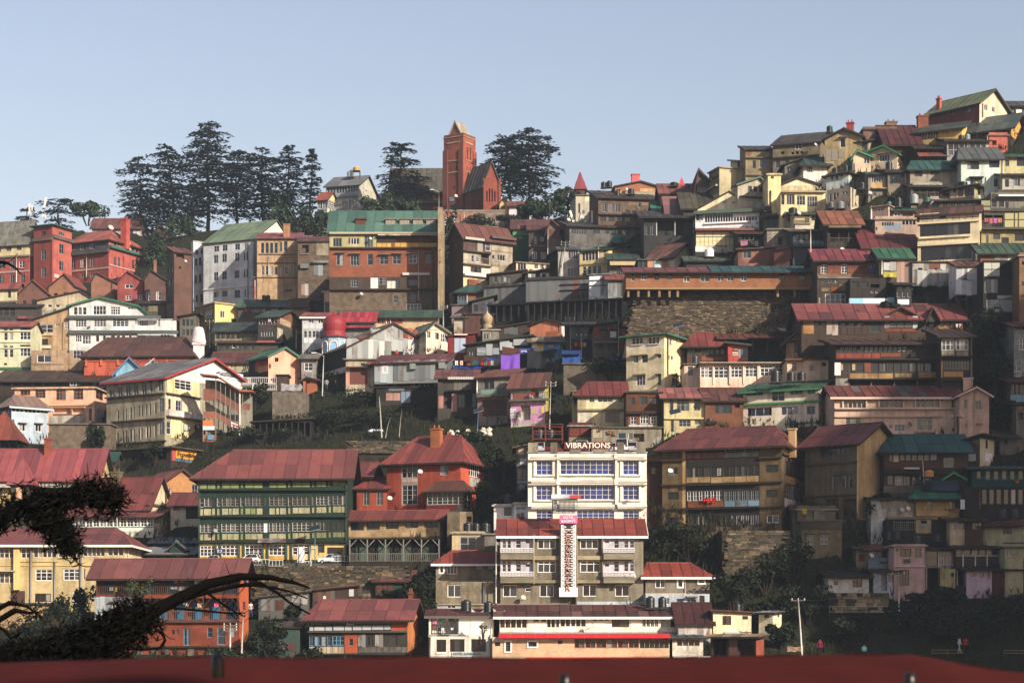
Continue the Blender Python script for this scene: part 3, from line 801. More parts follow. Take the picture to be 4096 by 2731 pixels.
def person_mesh(pose,shirt,legs):
 out=POSES[pose].copy()
 for c in(shirt,legs,'8a5a40','1a1614'):out.materials.append(mat('cloth',c))
 for p in out.polygons:
  z=p.center.z;neck=1.06 if pose=='sit' else 1.5;hip=.55 if pose=='sit' else.9;top=neck+.17
  p.material_index=0 if hip<z<neck else(1 if z<=hip else 2)
  if z>top or(z>neck+.08 and p.center.y>-.03):p.material_index=3
  if abs(p.center.x)>.22 and z<hip+.06:p.material_index=2
  p.use_smooth=True
 out.name='body';return out
def person(label,px,py,shirt,legs='2c2f3a',pose='walk',Y=None,d=-.3,rz=0,sc=1.0):
 p,Y=put(px,py,Y,d);o=bpy.data.objects.new('person',person_mesh(pose,shirt,legs));link(o)
 o.location=p;o.rotation_euler=(0,0,R(rz));o.scale=(sc,)*3;tag(o,label,'person','people on the hillside');return o
#cars
def car(label,px,py,length_px,hexc='d9dadb',rz=0,Y=None,d=-.5,tall=1.0,native=False):
 """hatchback seen side on; (px,py) is the ground under its middle"""
 p,Y=put(px,py,Y,d);Ln=3.7;s=length_px*K*Y/F_/Ln
 t=empty('parked_car',p,R(rz));tag(t,label,'car','parked cars');t.scale=(s,s,s)
 h=1.52*tall;w=.76
 prof=[(-1.83,.35),(-1.85,.62),(-1.78,.86),(-1.62,.95),(-1.35,h*.97),(-1.0,h),(.1,h*.995),(.35,h*.95),(.88,.98),(1.5,.86),(1.8,.68),(1.85,.4),(1.8,.28),(-1.75,.28)]
 m=MB();N=len(prof)
 def ring(y,k):return[(x*(1 if z<.9 else 1-.02*k),y*(1 if z<.9 else 1-.16*k*(z-.9)/(h-.9)),z)for x,z in prof]
 rings=[ring(-w*.92,1),ring(-w,1),ring(w,1),ring(w*.92,1)]
 rings[0]=[(x*.985,y*.97,z)for x,y,z in rings[0]];rings[3]=[(x*.985,y*.97,z)for x,y,z in rings[3]]
 b=0
 for q in rings:m.v+=q
 for k in range(3):
  for i in range(N):m.f.append([k*N+i,k*N+(i+1)%N,(k+1)*N+(i+1)%N,(k+1)*N+i]);m.m.append(0)
 m.f.append(list(reversed(range(N))));m.m.append(0);m.f.append([3*N+i for i in range(N)]);m.m.append(0)
 m.obj('body',mat('plastic',hexc),t,False)
 g=mat('plastic','15181b')
 for y in(-1,1):
  for(xa,xb,xc,xd)in((-1.38,-.55,-.55,-1.16),(-.47,.68,.22,-.47)):
   m=MB();k=.845;z0,z1=.98,h*.94;yy=y*(w+.01)
   m.add([(xa,yy*.985,z0),(xb,yy*.985,z0),(xc,yy*.87,z1),(xd,yy*.87,z1)],[(0,1,2,3)]);m.obj('side_window',g,t)
 m=MB();m.add([(.89,-w*.9,.99),(.89,w*.9,.99),(.39,w*.8,h*.95),(.39,-w*.8,h*.95)],[(0,1,2,3)]);m.obj('windscreen',g,t,False,(.02,0,.015))
 m=MB();m.add([(-1.62,-w*.85,.98),(-1.62,w*.85,.98),(-1.37,w*.78,h*.95),(-1.37,-w*.78,h*.95)],[(0,1,2,3)]);m.obj('rear_window',g,t,False,(-.03,0,.01))
 for x in(-1.15,1.15):
  for y in(-1,1):
   m=MB();m.tube([(0,-.09,0),(0,.09,0)],.29,n=16);wo=m.obj('wheel',mat('plastic','151515'),t,True,(x,y*(w-.04),.29))
   m=MB();m.tube([(0,-.1,0),(0,.1,0)],.17,n=12);m.obj('rim',mat('paint','9a9da0'),wo)
 for y in(-1,1):
  m=MB();m.box(1.72,1.84,y*.55-.14,y*.55+.14,.62,.76);m.obj('headlight',mat('plastic','f0f0ea'),t)
  m=MB();m.box(-1.86,-1.74,y*.6-.1,y*.6+.1,.7,.95);m.obj('tail_light',mat('plastic','8a1010'),t)
 return t
#terrain
def build_terrain():
 m=MB();xs=[-300+i*3.0 for i in range(190)];ys=[-60+i*6.0 for i in range(43)]+[198+i*2.5 for i in range(100)]+[448+i*8 for i in range(26)]
 rr=random.Random(3);nx=len(xs)
 for y in ys:
  for x in xs:
   px_=CX+F*x/max(y,1);z=terrain_z(x,y)-.5+.5*math.sin(x*.31+y*.17)*math.sin(y*.43-x*.11)
   m.v.append((x+.5*math.sin(y*1.7),y,z-.3))
 for j in range(len(ys)-1):
  for i in range(nx-1):m.f.append([j*nx+i,j*nx+i+1,(j+1)*nx+i+1,(j+1)*nx+i]);m.m.append(0)
 t=NT('hillside');v=t.coord(rand=False);n1=t.noise(v,.12,5,.65);n2=t.noise(v,1.3,4,.7);n3=t.noise(v,5,3)
 col=t.mix(t.ramp(n1,.4,.62),rgb('3c3c28',.38),rgb('3f4a34',.32))
 col=t.mix(t.ramp(n2,.45,.7,(0,0,0,1),(.7,.7,.7,1)),col,rgb('544a3e',.4))
 col=t.mix(t.ramp(n3,.5,.8,(0,0,0,1),(.6,.6,.6,1)),col,rgb('2c3320',.5))
 t.bump(n2,.8,.5);t.fin(col,.97,.08)
 o=m.obj('hill',t.m,None,True);tag(o,kind='structure');return o
HILL=build_terrain()
def carve():
 import numpy as np
 me=HILL.data;n=len(me.vertices);co=np.empty(n*3);me.vertices.foreach_get('co',co);co=co.reshape(-1,3)
 for h in HOUSES:
  dx,dy=co[:,0]-h.p0.x,co[:,1]-h.p0.y;u=dx*h.e.x+dy*h.e.y;v=dx*h.n.x+dy*h.n.y
  k=(u>-1.2)&(u<h.L+1.2)&(v>-4)&(v<h.dep*.7);z=h.zb-.5+np.minimum(0,v[k])*.3
  co[k,2]=np.minimum(co[k,2],z)
 me.vertices.foreach_set('co',co.ravel());me.update()
#upper right
T(3276,330)
h=H("red and cream gabled house with mossy green roof at the top of the hill",1240,1830,225,500,'a 7d3c36','gx 158 75835c w=1.3',"W G21 1395 1445 290 380 1490 1550 275 362 1665 1730 250 340","r 1830 2200 100 600 a dcc7a8;W W21 1885 1920 250 320 1970 2008 265 340;i 1862 240 400 5a4a40",side=2145,yaw=35)
h.chimney(1368,188,46,'c0503c','wall',v=1.0)
H("black corrugated lean-to above the ridge of the red hilltop house",1740,1945,165,225,'e 3a3c3e','sx 128 3a3a3a k=tin o=.4',dY=7,dep=4,drop=6,cat='shed',name='shed')
H("grey house with an air conditioner cut by the picture's top right edge",2150,2420,262,420,'g 8d8a82','gx 225 5d5a54',"w 2190 2240 275 350 1 W21;w 2290 2400 290 350 2 G21;b 2240 2305 320 365 .5 n d8d6d0 air_conditioner",dY=9)
h=H("yellow house with a white ribbon window below the red hilltop house",1130,1630,505,730,'a dcb052','sh 470 4f5a50 o=.7',"w 1138 1360 560 648 7 W12 .12;w 1455 1510 512 540 1 W21s;r 1130 1370 650 740 a b79a52","r 1630 1690 400 800 a f0bb52",side=1688,yaw=14)
H("long dark verandah house with a bright yellow bay at its end",1690,2190,500,622,'o 4c423a','gx 395 5c6a66 o=.8',"w 1740 2170 502 585 9 D22 .2;p 1740 2170 590 615 9 o 6a5a44","r 2190 2420 400 700 a e0a53c;w 2200 2330 512 548 6 W11 .25",side=2345,yaw=16)
H("coral red block with one small deep window under the yellow bay",1940,2150,612,745,'a bf5f4a','fl 7a6a60',"W N11 1975 2025 660 715;i 1918 610 745 d8d0cc",dY=1)
H("grey flat fronted house with large dirty glass panels",1460,1935,662,850,'g a3a29a','sh 640 4c4a46',"w 1475 1900 690 765 7 K21 .14;w 1475 1900 775 830 7 G11 .14")
h=H("steep maroon roofed house with a white ribbon dormer",780,1125,690,800,'a 6a3a34','gx 500 5d2828 o=.8 v=.8',"w 790 865 700 745 3 W12",dep=7)
h.chimney(1180,390,118,'8c4f3c','brick',v=5)
H("small white ribbon window dormer on the maroon roof",782,870,612,700,'a 96493c','sh 590 6a3a34',"w 788 866 625 690 4 W12 .12",dY=1.5,dep=4,name='dormer',cat='dormer')
h=H("brown brick rooftop block with black tanks and a broad chimney",505,890,545,640,'k 7b5a48','fl 5a5048',"w 580 690 560 600 2 G11")
h.chimney(820,458,122,'8a6a50','brick')
h=H("tan gabled house with a red and yellow chimney on the skyline",65,492,612,905,'g b59f70','gy 285 530 6d675c',"W W11 240 300 635 742;W N11 182 212 597 622;b 228 325 622 632 .5 g 7a7468;p 75 210 765 900 2 n 8f8678;p 222 284 770 862 1 n 8f8678",yaw=8)
h.chimney(355,465,78,'a23f38','wall',v=1.5)
H("blue grey house with a long ribbon of shuttered windows and tan end wall",285,565,660,832,'g 858a8c','sh 625 4c5458',"w 300 545 705 785 6 G22 .15","r 565 790 560 860 g b5946c;W N11 640 665 700 720",side=780,yaw=22)
h=H("cream house with three green gables and white windows",365,895,800,972,'a dac3a4','gy 742 722 3a7a58 f=3f8050',"W W21 410 455 870 962 512 575 845 925;W W41h 688 806 815 902","r 890 1120 600 1000 a f2d7a6;W W31 937 985 815 905;W W21 1015 1047 852 908",side=1105,yaw=20)
H("green gabled dormer wing on the cream three gabled house",390,590,845,930,'a d2bb9c','gy 430 782 3a7a66 f=3f8050',"W W21 512 575 850 925",dY=-.6,dep=6,name='dormer',cat='dormer')
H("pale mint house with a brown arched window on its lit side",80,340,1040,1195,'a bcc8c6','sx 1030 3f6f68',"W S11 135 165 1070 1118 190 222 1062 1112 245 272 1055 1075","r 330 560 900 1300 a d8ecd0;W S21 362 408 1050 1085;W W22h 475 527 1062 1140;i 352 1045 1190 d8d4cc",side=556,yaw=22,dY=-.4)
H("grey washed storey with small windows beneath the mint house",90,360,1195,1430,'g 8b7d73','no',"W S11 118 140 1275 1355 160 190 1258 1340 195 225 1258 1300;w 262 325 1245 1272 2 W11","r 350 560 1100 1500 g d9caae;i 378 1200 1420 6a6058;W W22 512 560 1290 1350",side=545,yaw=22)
H("narrow house with three white windows over a yellow panel",562,785,1040,1200,'g 8d8478','sh 1022 2f6f68',"w 600 755 1058 1140 3 W21 .2;r 590 765 1145 1195 a c09a58;a 600 790 1195 1215 .6 e b0aca4")
H("brown house with a tall four light glazed front",785,1022,1015,1188,'g 9a8c78','sh 990 54504a',"w 808 970 1030 1155 4 D13 .1;i 985 1020 1150 c8c0b4;r 1018 1030 1010 1188 a b06a4c")
H("patched grey plaster house under a teal tin roof",1040,1600,985,1165,'g aa9f8e','gx 905 2f6f66 hl=70 o=.6',"w 1088 1180 995 1072 1 D31;w 1270 1376 978 1056 1 D31;b 1060 1590 1150 1180 .4 g a8a298")
H("pale green washed two storey house with open casements near the right edge",1620,2062,862,1195,'a cfe2d6','gx 755 666f70 hl=40 o=.7',"W D31 1692 1826 898 992;W D31 1940 2058 878 972;W G31h 1722 1860 1092 1170;W G31 1995 2058 1100 1190;b 1720 1870 1082 1092 .7 g 5a5a54;i 1905 1080 1190 d8e0d8")
H("olive cream house with a teal eave at the right edge",2062,2430,842,1040,'a bdb585','sh 812 34806c',"W D11 2125 2168 890 955;W D21 2255 2350 842 955;i 2095 870 1040 d8d4c4")
H("pale grey house with a brown shutter beside the green washed house",2092,2430,1052,1245,'g b8b6aa','sh 1040 5a544c',"W B11 2120 2166 1105 1192;W G31 2205 2292 1095 1182;W N11 2305 2330 1050 1072;b 2090 2400 1236 1250 .9 o 4a4440")
H("dark open verandah house with rusty red awning sheets",1130,1462,742,885,'o 49433e','sh 700 3a3632 o=.8',"v 1140 1450 758 820 4 3c3632 b 6a4a3a;a 1115 1480 795 862 1.3 z a5523e;w 1150 1440 845 878 4 W11")
H("dim brown house with doors behind black tanks and an open shed",1050,1490,1182,1345,'g 7c746a','sh 1160 4e5a54',"v 1070 1480 1195 1330 5 4a4038 b 5a4a40;w 1560 1580 1200 1240 1 W11",dY=.5)
H("tan house with a red door and dark window beside the olive tin wall",1492,1775,1192,1335,'a b3a78f','sx 1175 4c4640 o=.8',"W N11 1532 1562 1222 1255;W K11 1588 1645 1210 1300;W D21 1662 1768 1210 1300;b 1490 1775 1325 1345 .9 o 5a4a40","p 1785 1955 1195 1330 1 n b3a76a;p 1785 1955 1345 1490 2 n 8d8658",side=1955,yaw=14)
H("lattice railed storey under a white eave at the right edge",1962,2430,1250,1400,'g 7f7a70','no',"B 2030 2400 1240 1290 .8 n 6a5a3a;b 2030 2400 1292 1312 .9 n d8dcdc;w 1970 2110 1340 1420 2 D31;W W11 2120 2165 1360 1445",dY=-.3)
H("small pink-brown box room with a slanted wall and green tank on top",600,790,1408,1568,'a a98f82','fl 8a7468 h=.1',"W W21 668 728 1436 1466;i 600 1410 1560 e0d4c8 .12","r 780 860 1300 1600 a c8a898;W W11 808 836 1430 1550",side=838,yaw=24,dY=-2)
T(3276,800)
H("pink-brown house wing with arched windows beneath the box room",640,1130,228,345,'a b29684','fl 9a8a7c',"w 715 852 255 295 5 W11 .15;w 948 1100 230 285 4 W11 .2;r 745 935 265 340 n 6f8290;W W11 640 664 310 345",dY=-1.5)
H("pink-brown upper storey with an arched window and dark opening",842,1125,115,228,'a ab9080','sh 78 2f7a66',"W W22 858 928 140 222;W N11 950 1072 140 212;b 700 1125 228 240 .5 g a89888")
H("cream building with half timbered top storey and two long dark ribbon windows",1125,1830,130,700,'a e8d5ac','gx 92 6d4a3c o=.4',"""p 1145 1375 150 210 3 n ecd9b8;p 1450 1830 135 200 5 n ecd9b8;p 1145 1375 215 250 3 g cfc0a4;p 1450 1830 205 240 5 g cfc0a4;W D11 1378 1448 145 215
r 1125 1375 120 255 o 5a4438;r 1450 1840 120 245 o 5a4438;w 1150 1725 265 408 1 K93;b 1140 1730 408 432 .3 a efdcb4;b 1125 1830 485 512 .3 a efdcb4;b 1120 1830 240 262 .25 a efdcb4
w 1160 1795 515 685 1 K94;b 1150 1800 686 702 .35 a efdcb4""","i 1838 130 480 d8c8a0",side=1850,yaw=5,dep=8)
H("open fronted attic shed on top of the cream ribbon window building",1365,1830,15,105,'o 4b4540','sx 0 4a4640',"v 1400 1800 30 98 5 6a6258 b 5c564e",dY=1.5,dep=5,name='shed',cat='shed')
H("mauve grey box with a tiny window next to the open attic",1270,1365,0,108,'a a89a98','fl',"W W11 1298 1328 28 62",dY=1.2,dep=4)
H("dark house with laundry bay and khaki panels at the right edge",1850,2450,135,330,'o 57524a','fl 4c4a44',"p 1848 1955 5 70 1 n 8a8560;p 1848 1955 78 150 1 n 857f5c;v 1862 2110 172 320 2 4a423c b 5a5048;p 2115 2222 148 222 1 n a39c6c;p 2232 2268 148 222 1 n a39c6c;p 2278 2400 140 222 1 n a39c6c;p 2115 2222 230 312 1 n a39c6c;p 2232 2268 230 312 1 n a39c6c;p 2278 2400 230 312 1 n a39c6c;c 1885 2090 205 272 .1 a05a5c,b0606a,a86a9a,b5705e")
H("dull yellow house behind wires with brown shuttered windows at the right edge",1852,2450,345,510,'g a89a62','no',"W B11 1985 2065 385 450 2080 2165 425 505;W K31 2232 2345 378 468;W W11 1900 1935 395 500;b 1850 2440 332 346 .8 g 6a665c",dY=-.4)
H("green roofed brick house with tin patched wall at the right edge",1842,2450,600,690,'k 8a5e40','gx 505 46695a o=.6',"P 2000 2450 610 680 e 9a9a98,8f8f8c,a5a5a2,8a8a88,999996,90908e",dY=-1)
T(2460,400)
H("brown skyline house with shuttered windows and a peeling corner",1490,1800,560,870,'g 9a8a66','sh 528 5a524a o=.35',"w 1590 1752 552 590 3 G21 .2;W W11 1785 1806 535 598;b 1490 1800 655 668 .35 g 6d6450;W G11 1568 1606 690 782;W G31 1645 1740 675 772;b 1500 1740 855 868 .3 g 6d6450;r 1492 1560 570 640 a 8a5a44")
H("long brown terrace climbing the skyline with patched windows",1800,2345,470,840,'g 83775f','sh 385 504a42 o=.4',"W W21 2055 2132 495 565;w 2010 2150 590 618 3 N11;w 1830 1990 690 770 2 G11 .5;w 2215 2330 630 690 2 G21;W G11 2240 2270 440 475;b 1800 2338 640 655 .4 o 4a443c;W N11 1890 1930 590 620",dY=3,yaw=12)
H("white cornered house with a dark teal roof below the brown terrace",2150,2420,735,880,'a efe9e0','gx 665 3d5a50 hl=60 o=.8',"W W32 2190 2252 755 828",dY=-1)
H("grey side wing with blue shuttered windows under the teal roof",1935,2150,735,880,'g 8d8478','sx 665 3d5a50',"W G21 1960 2020 755 830 2060 2120 735 830",dY=-.6)
H("cream church-like house with a domed gable and four arched windows",1890,2400,1045,1280,'a f2dca0','no',"""W S12 1895 1932 1075 1195;W S31 1955 2048 1078 1195;W S32 2072 2168 1090 1200;W S42 2190 2305 1098 1215;b 1890 2400 1043 1060 .5 g b8a880""",dY=-1)
H("half timbered pediment with two octagonal openings above the arched windows",1895,2330,965,1045,'a efe0b8','gy 2090 885 5a564c o=.3',"p 1900 2325 975 1035 6 g d8c8a0;W N11 2008 2050 922 975 2108 2142 930 978",dY=-.6,dep=5,drop=1)
H("tall yellow corner tower with a small vent beside the arched windows",1745,1892,858,1280,'a f4dca0','fl cfc4a0 h=.1',"W N11 1778 1812 870 898;i 1775 1035 1215 5a4a40 .1","",dY=-1.4,dep=9)
H("half timbered dark and cream gabled house left of the yellow tower",1400,1740,960,1260,'a b9ae98','gy 1640 880 3f5f58 f=355a50',"W D11 1395 1410 980 1010;w 1515 1690 985 1110 3 D21 .3;b 1420 1740 1105 1120 .3 o 3c3632;W D11 1620 1650 1095 1150;p 1520 1690 1045 1110 3 g b8b0a0",yaw=-25,side=1380,dY=-.8)
H("plain buff concrete block on the skyline with rooftop clutter",1190,1490,775,1005,'a bdb18a','fl 9a9078 h=.1',"","r 1000 1195 600 1100 g 857b62;W N11 1085 1185 870 930;b 1075 1180 990 1010 .5 g b8b4a0",side=1072,yaw=-24)
H("small brick and cream roof room on the buff block",1395,1488,695,790,'a e8d8ac','sh 690 6a6456',"r 1400 1488 712 785 k 9a6238","",side=1318,yaw=-24,dY=2,dep=4)
H("dark red gabled house wedged against the buff concrete block",930,1070,920,1100,'o 5a5248','gy 948 795 8c3038 f=3c4444',"W G21 940 1040 1000 1060;W N11 945 985 850 890",dY=1)
h=H("orange brick gabled house with a red box chimney on the skyline",0,520,985,1240,'k a5684a','gy 290 928 6a5a4c o=.3',"r 285 510 1010 1070 a c8a070;W N11 20 60 1020 1070;W W11 260 298 1165 1230;b 0 520 1045 1110 .3 g b0a48c",dY=2,yaw=-8)
h.chimney(233,852,88,'c04a50','paint',pots=False)
H("low brick house with a faded red roof and red pyramid finial",525,880,1060,1180,'k 7f5a48','gx 965 9a5a4c',"W G21 550 570 1120 1180;w 640 800 1090 1130 3 G11",dY=3)
H("bright green steep roofed dormer house",450,610,1270,1370,'o 4c4a44','gx 1155 2f8a6c hl=0 v=.9',"",dep=6,dY=1)
H("dusty pink steep roofed house beside the bright green one",600,790,1290,1370,'o 4c4442','gx 1112 a3736c v=.9',"",dep=6,dY=.5)
H("mossy brown steep roof house behind the cream gable",780,1150,1230,1330,'o 4a463c','gx 1068 5d5a46 v=.9',"W N11 790 850 1140 1200",dep=7,dY=1)
H("dark timber hall with white posts and deep open verandahs",330,905,1330,1560,'o 3c3a38','sh 1270 4a4440 o=.9',"v 470 900 1375 1545 2 c8ccd0 -;w 340 450 1430 1540 2 G21",dY=.3)
H("white house with a domed cream gable and a long row of white framed windows",915,1640,1262,1500,'a ece8e8','no',"W G21 922 1005 1290 1375;w 1025 1345 1305 1395 11 V11 .12;w 1350 1625 1330 1415 8 V11 .12;b 905 1670 1258 1296 .7 z 5d7a66;b 1020 1540 1395 1410 .35 n e8e4e8;p 915 1635 1385 1455 8 n efecee",dY=-1.5,yaw=6)
H("domed cream plaster gable with two hooded vents",942,1565,1210,1262,'a f6e4b8','gy 1300 1042 5a5a48 o=.1',"W N11 1222 1258 1168 1212 1345 1385 1170 1218;b 1215 1270 1160 1168 .3 g b8a888;b 1338 1400 1163 1171 .3 g b8a888",dY=-1.2,dep=9,drop=2,yaw=6)
T(2700,800)
H("dark lower storey with a glowing gold panelled screen under the white house",232,720,352,520,'o 3d3834','no',"p 238 718 362 420 5 n d6c598;p 238 718 425 525 10 n d6c89a;P 232 715 525 590 e cfcabc,d8d2c2,c8c2b4,d4cebe;b 225 960 335 360 .9 z 8a4a42",dY=-1.9)
H("dark slatted porch with pink laundry beside the gold screen",722,1000,378,545,'o 37342f','sh 360 6a3a34',"v 750 995 385 530 5 5a5248 b 4a443c;c 745 840 468 545 .3 a8708a;c 862 955 470 530 .3 a08878,b8b8ac",dY=-2)
H("khaki panelled box house with sliding doors behind the white house",1005,1205,170,320,'o 6d6550','sh 152 3a4a44',"w 1020 1185 190 315 3 D21 .1",side=1255,yaw=20,dY=-.3)
H("grey concrete block with one dark square window in the middle of the slope",1050,1340,345,540,'g a9a08e','fl 6a665c h=.1',"W D21 1138 1222 422 505;W N11 1295 1325 398 428",dY=-1)
H("cream house with a red panelled door and a wooden rail balcony",1350,1730,160,300,'a d9cba4','sh 125 3f6f62',"W K12 1480 1532 168 262;w 1555 1720 165 235 3 B21;B 1355 1540 205 275 .6 n 8a7a5a;b 1360 1735 300 345 .8 g cfc4b0;r 1350 1440 160 275 a e8d4a4;r 1545 1720 232 265 a c4b696",dY=-.5)
H("small buff block with one window between the khaki box and red door house",1255,1348,180,335,'a b5ab94','fl 8a8478',"W B11 1292 1332 198 245;W N11 1268 1286 195 212",dY=-.2,dep=5)
H("blue-grey glazed verandah house with a small dish",1345,1730,350,560,'o 474f58','sh 335 8a8270 o=.8',"w 1365 1700 362 455 6 D11 .1;p 1365 1720 460 505 6 n 6f8292;b 1350 1720 512 540 .6 z 5a6a76",dY=-1.2)
H("rust orange roofed house with dark lower verandah",1735,2110,270,520,'o 433c34','gx 140 a5603c o=.7 v=.7',"v 1760 2090 330 510 3 3a342e b 4a443a;b 1740 2110 305 330 .9 g 7a6a4c",dY=-.8)
H("long red tin hut with rust streaked sheet walls above the brick barracks",720,1130,565,715,'e 8a5a4c','sx 548 8a4a40 o=.4',"W G21 775 868 575 665;P 920 1130 545 708 e 9a6258,8d5a50,a3695c,90584e;r 722 770 570 700 o 7a5a44",dY=-2)
H("maroon painted tin box with a pink end beside the red hut",1130,1305,552,712,'e 86453e','sx 546 7a3a36 o=.2',"","p 1308 1370 560 690 1 e c0706a",side=1365,yaw=24,dY=-2.2)
h=H("long brick barracks with red and teal roof on the great stone wall",-560,1575,815,1012,'k a06a48','no',"""W W11 -500 -460 832 922;w -385 -325 822 912 1 W22;W K11 -235 -180 822 912 -95 -30 822 905;w 100 165 870 932 1 W21;W S21 285 395 850 932 485 550 845 925 598 665 845 925;W W21 752 815 838 925;W D21 1183 1252 830 920 1412 1485 825 915;r 840 1130 745 800 a a9725a;W W11 1030 1098 835 860
b -560 1575 1003 1020 .25 g a58a64""",dep=9,dY=-13,drop=.2,cat='barracks',name='barracks')
H("white gabled house end with a sagging red brown roof above the barracks",-300,-15,640,775,'g c9bfae','gx 510 84584a o=.5',"W D31 -285 -215 690 770;r -180 -70 690 775 a b88a68","r -20 245 400 900 a efe0cf",side=238,yaw=30,dY=-1.2)
H("low dark green roofed shed with a white plastic tank above the barracks",130,720,690,780,'o 44443c','gx 655 4f6355 o=.5',"",dY=-1.8,dep=6,cat='shed',name='shed')
#right, middle height
T(3276,800)
H("large maroon tin roof house left of the cream ribbon window building",510,1120,540,620,'o 5a4a44','gx 338 7c3036 o=.5 v=.7 w=1.4',"w 640 1100 550 590 6 G11",dY=0,dep=8)
H("house of rust red wall panels under a long crimson roof",-20,705,678,905,'o 5d463c','gx 575 9a3f4a o=.7',"p 5 20 705 770 1 o 8a5348;p 92 250 705 770 2 o 8a5348;p 325 560 700 765 3 o 8a5348;p 92 250 778 838 2 o 86503f;p 325 560 775 835 3 o 86503f;W W23 22 88 738 838 255 322 730 835;W W22 562 632 725 770;b 570 630 778 830 .08 n 2f55a8 signboard;r -20 700 838 900 k 8a6242;a -20 760 868 905 1.0 e 8d8a86",dY=-.8)
H("green roofed house walled with old tin sheets and a yellow cloth",690,1070,660,960,'o 5e5648','gx 565 31805c o=.4',"P 735 880 712 800 e b5b6b2,a8a9a5;P 885 1062 680 955 e a58a7c,b08a78,9d8278,a8a49c;i 715 680 860 e0dcd4 .08",dY=-.8)
H("dark cluttered timber storey with a bright white four light window",-20,352,905,1205,'o 4d4036','no',"w 70 300 1068 1200 1 W42;w 30 110 915 948 3 W11;w 110 205 915 948 3 W11;p 25 125 1000 1045 1 g 7c6c54;p 225 315 960 1040 1 g 7d6d56;p 135 215 990 1040 1 o 8a4a30;W W11 0 22 1105 1180",dY=-1.3)
H("dark shelved timber storey above the pale blue hoarding",355,762,890,1200,'o 3b342e','no',"W N11 590 690 960 1000;w 375 560 930 1000 2 D11;w 590 680 1030 1060 2 W11;b 340 1050 1125 1195 .3 n dfe6ea hoarding;b 345 500 1126 1194 .34 n 8fc4dc hoarding;b 780 865 1115 1190 .36 n 86bcd8 hoarding",dY=-1.4)
H("dark cupboard-like tin hut on the slope beside the tin wall",885,1055,955,1200,'o 3a332e','sh 945 4a443c',"w 890 1050 965 1025 2 D11;w 890 1050 1045 1110 3 W11;p 893 1030 1130 1195 1 n d8d4dc",dY=-1.5,dep=5)
H("long wall of mismatched galvanised sheets over a black void",1065,1512,715,968,'e 8f8f8b','fl 5a4a44 h=0',"P 1065 1510 722 790 e a8a8a2,c0bca8,9a9a96,7c4638,86503f,b5b5b0,6a4a42;P 1065 1510 785 972 e 9a9a98,a5a6a4,b0b0ac,8f8f8c,b3a79c,a2a2a0,b8b8b4,96908a",dY=.5,drop=.1,dep=4,cat='shed',name='shed')
h=H("bright white metal box shed standing on tall stilts",1565,1865,752,1075,'e c9ccd0','sh 705 7d4b46 o=.3',"P 1565 1865 758 905 e d4d7da,cfd2d6,d8dbde,d2d5d8,cdd0d4;P 1565 1865 905 1072 e d2d5d8,d6d9dc,ccd0d3,d4d7da,d0d3d7;W W21o 1708 1765 788 820",dY=-2.5,drop=.05,dep=4.5,cat='shed',name='shed')
for x,y in((1575,1400),(1680,1420),(1770,1430),(1845,1400)):
 m=MB();u,z=h.front.uv(qx(x),qy(y));m.tube([(u,.2,.05),(u+.3,.3,z)],.09,n=6);m.tube([(u,4.2,.05),(u,4.2,z+2)],.08,n=6);m.obj('stilt',mat('wood','4d4840'),h.root)
H("black framed ruin with pale panels and a cracked grid window",1872,2282,690,1300,'o 2c2a28','no',"p 1878 2062 715 790 2 n b3b4a8;p 1878 2062 795 872 2 n a5a69c;w 1890 2040 900 1058 1 G42;p 1905 2212 1135 1278 2 e 9aa1a4;p 2030 2230 1085 1130 1 e a8a8a0;r 2070 2280 700 900 o 1c1a19",dY=-1)
H("tall brick house end at the right edge below the green roof",2285,2460,645,1415,'k 8d6a4c','fl',"W D11 2310 2350 930 980;W B11 2300 2338 1080 1110;W N11 2315 2340 700 740",dY=-2)
T(3276,1250)
h=H("long dark timber row with a patched red roof and three dormer gables",-200,1640,62,262,'o 4b3c33','gx -88 9d4c4a w=1.6 o=.7 alt=.12,7d4340',"""r -180 -60 80 240 a b0804c;w -55 75 75 150 2 D21;P 85 215 72 250 e a89a90,b0a49a;w 245 500 80 165 3 D21;p 240 570 170 255 4 o 4a3a32;w 580 700 60 220 1 T12;p 585 700 60 140 1 o 35443c
P 748 800 40 178 e b8bcc0;P 1068 1125 40 178 e b8bcc0;w 805 1065 40 160 3 G11 .08;p 750 1125 182 222 2 o 7c4632;w 1175 1310 80 200 2 T11;r 1365 1500 70 200 o 9a6a3c;w 1380 1500 75 160 2 D21;r 1505 1640 80 240 k 8f5a44;b 1550 1620 135 180 .5 n c8a8a0""",dep=9)
for lab,x0,x1,ax,ay,wl in(("small dark dormer gable, left one on the patched red roof",385,510,440,-22,'o 3f342d'),("wide middle dormer gable with rust boards on the patched red roof",735,1130,930,-62,'o 7a4c30'),("narrow pale edged dormer gable, right one on the patched red roof",1250,1350,1295,-52,'o 4a423a')):
 H(lab,x0,x1,45,62,wl,'gy %d %d 8f4846 o=.5'%(ax,ay),"",dY=-2.0,dep=5,drop=.5,name='dormer',cat='dormer')
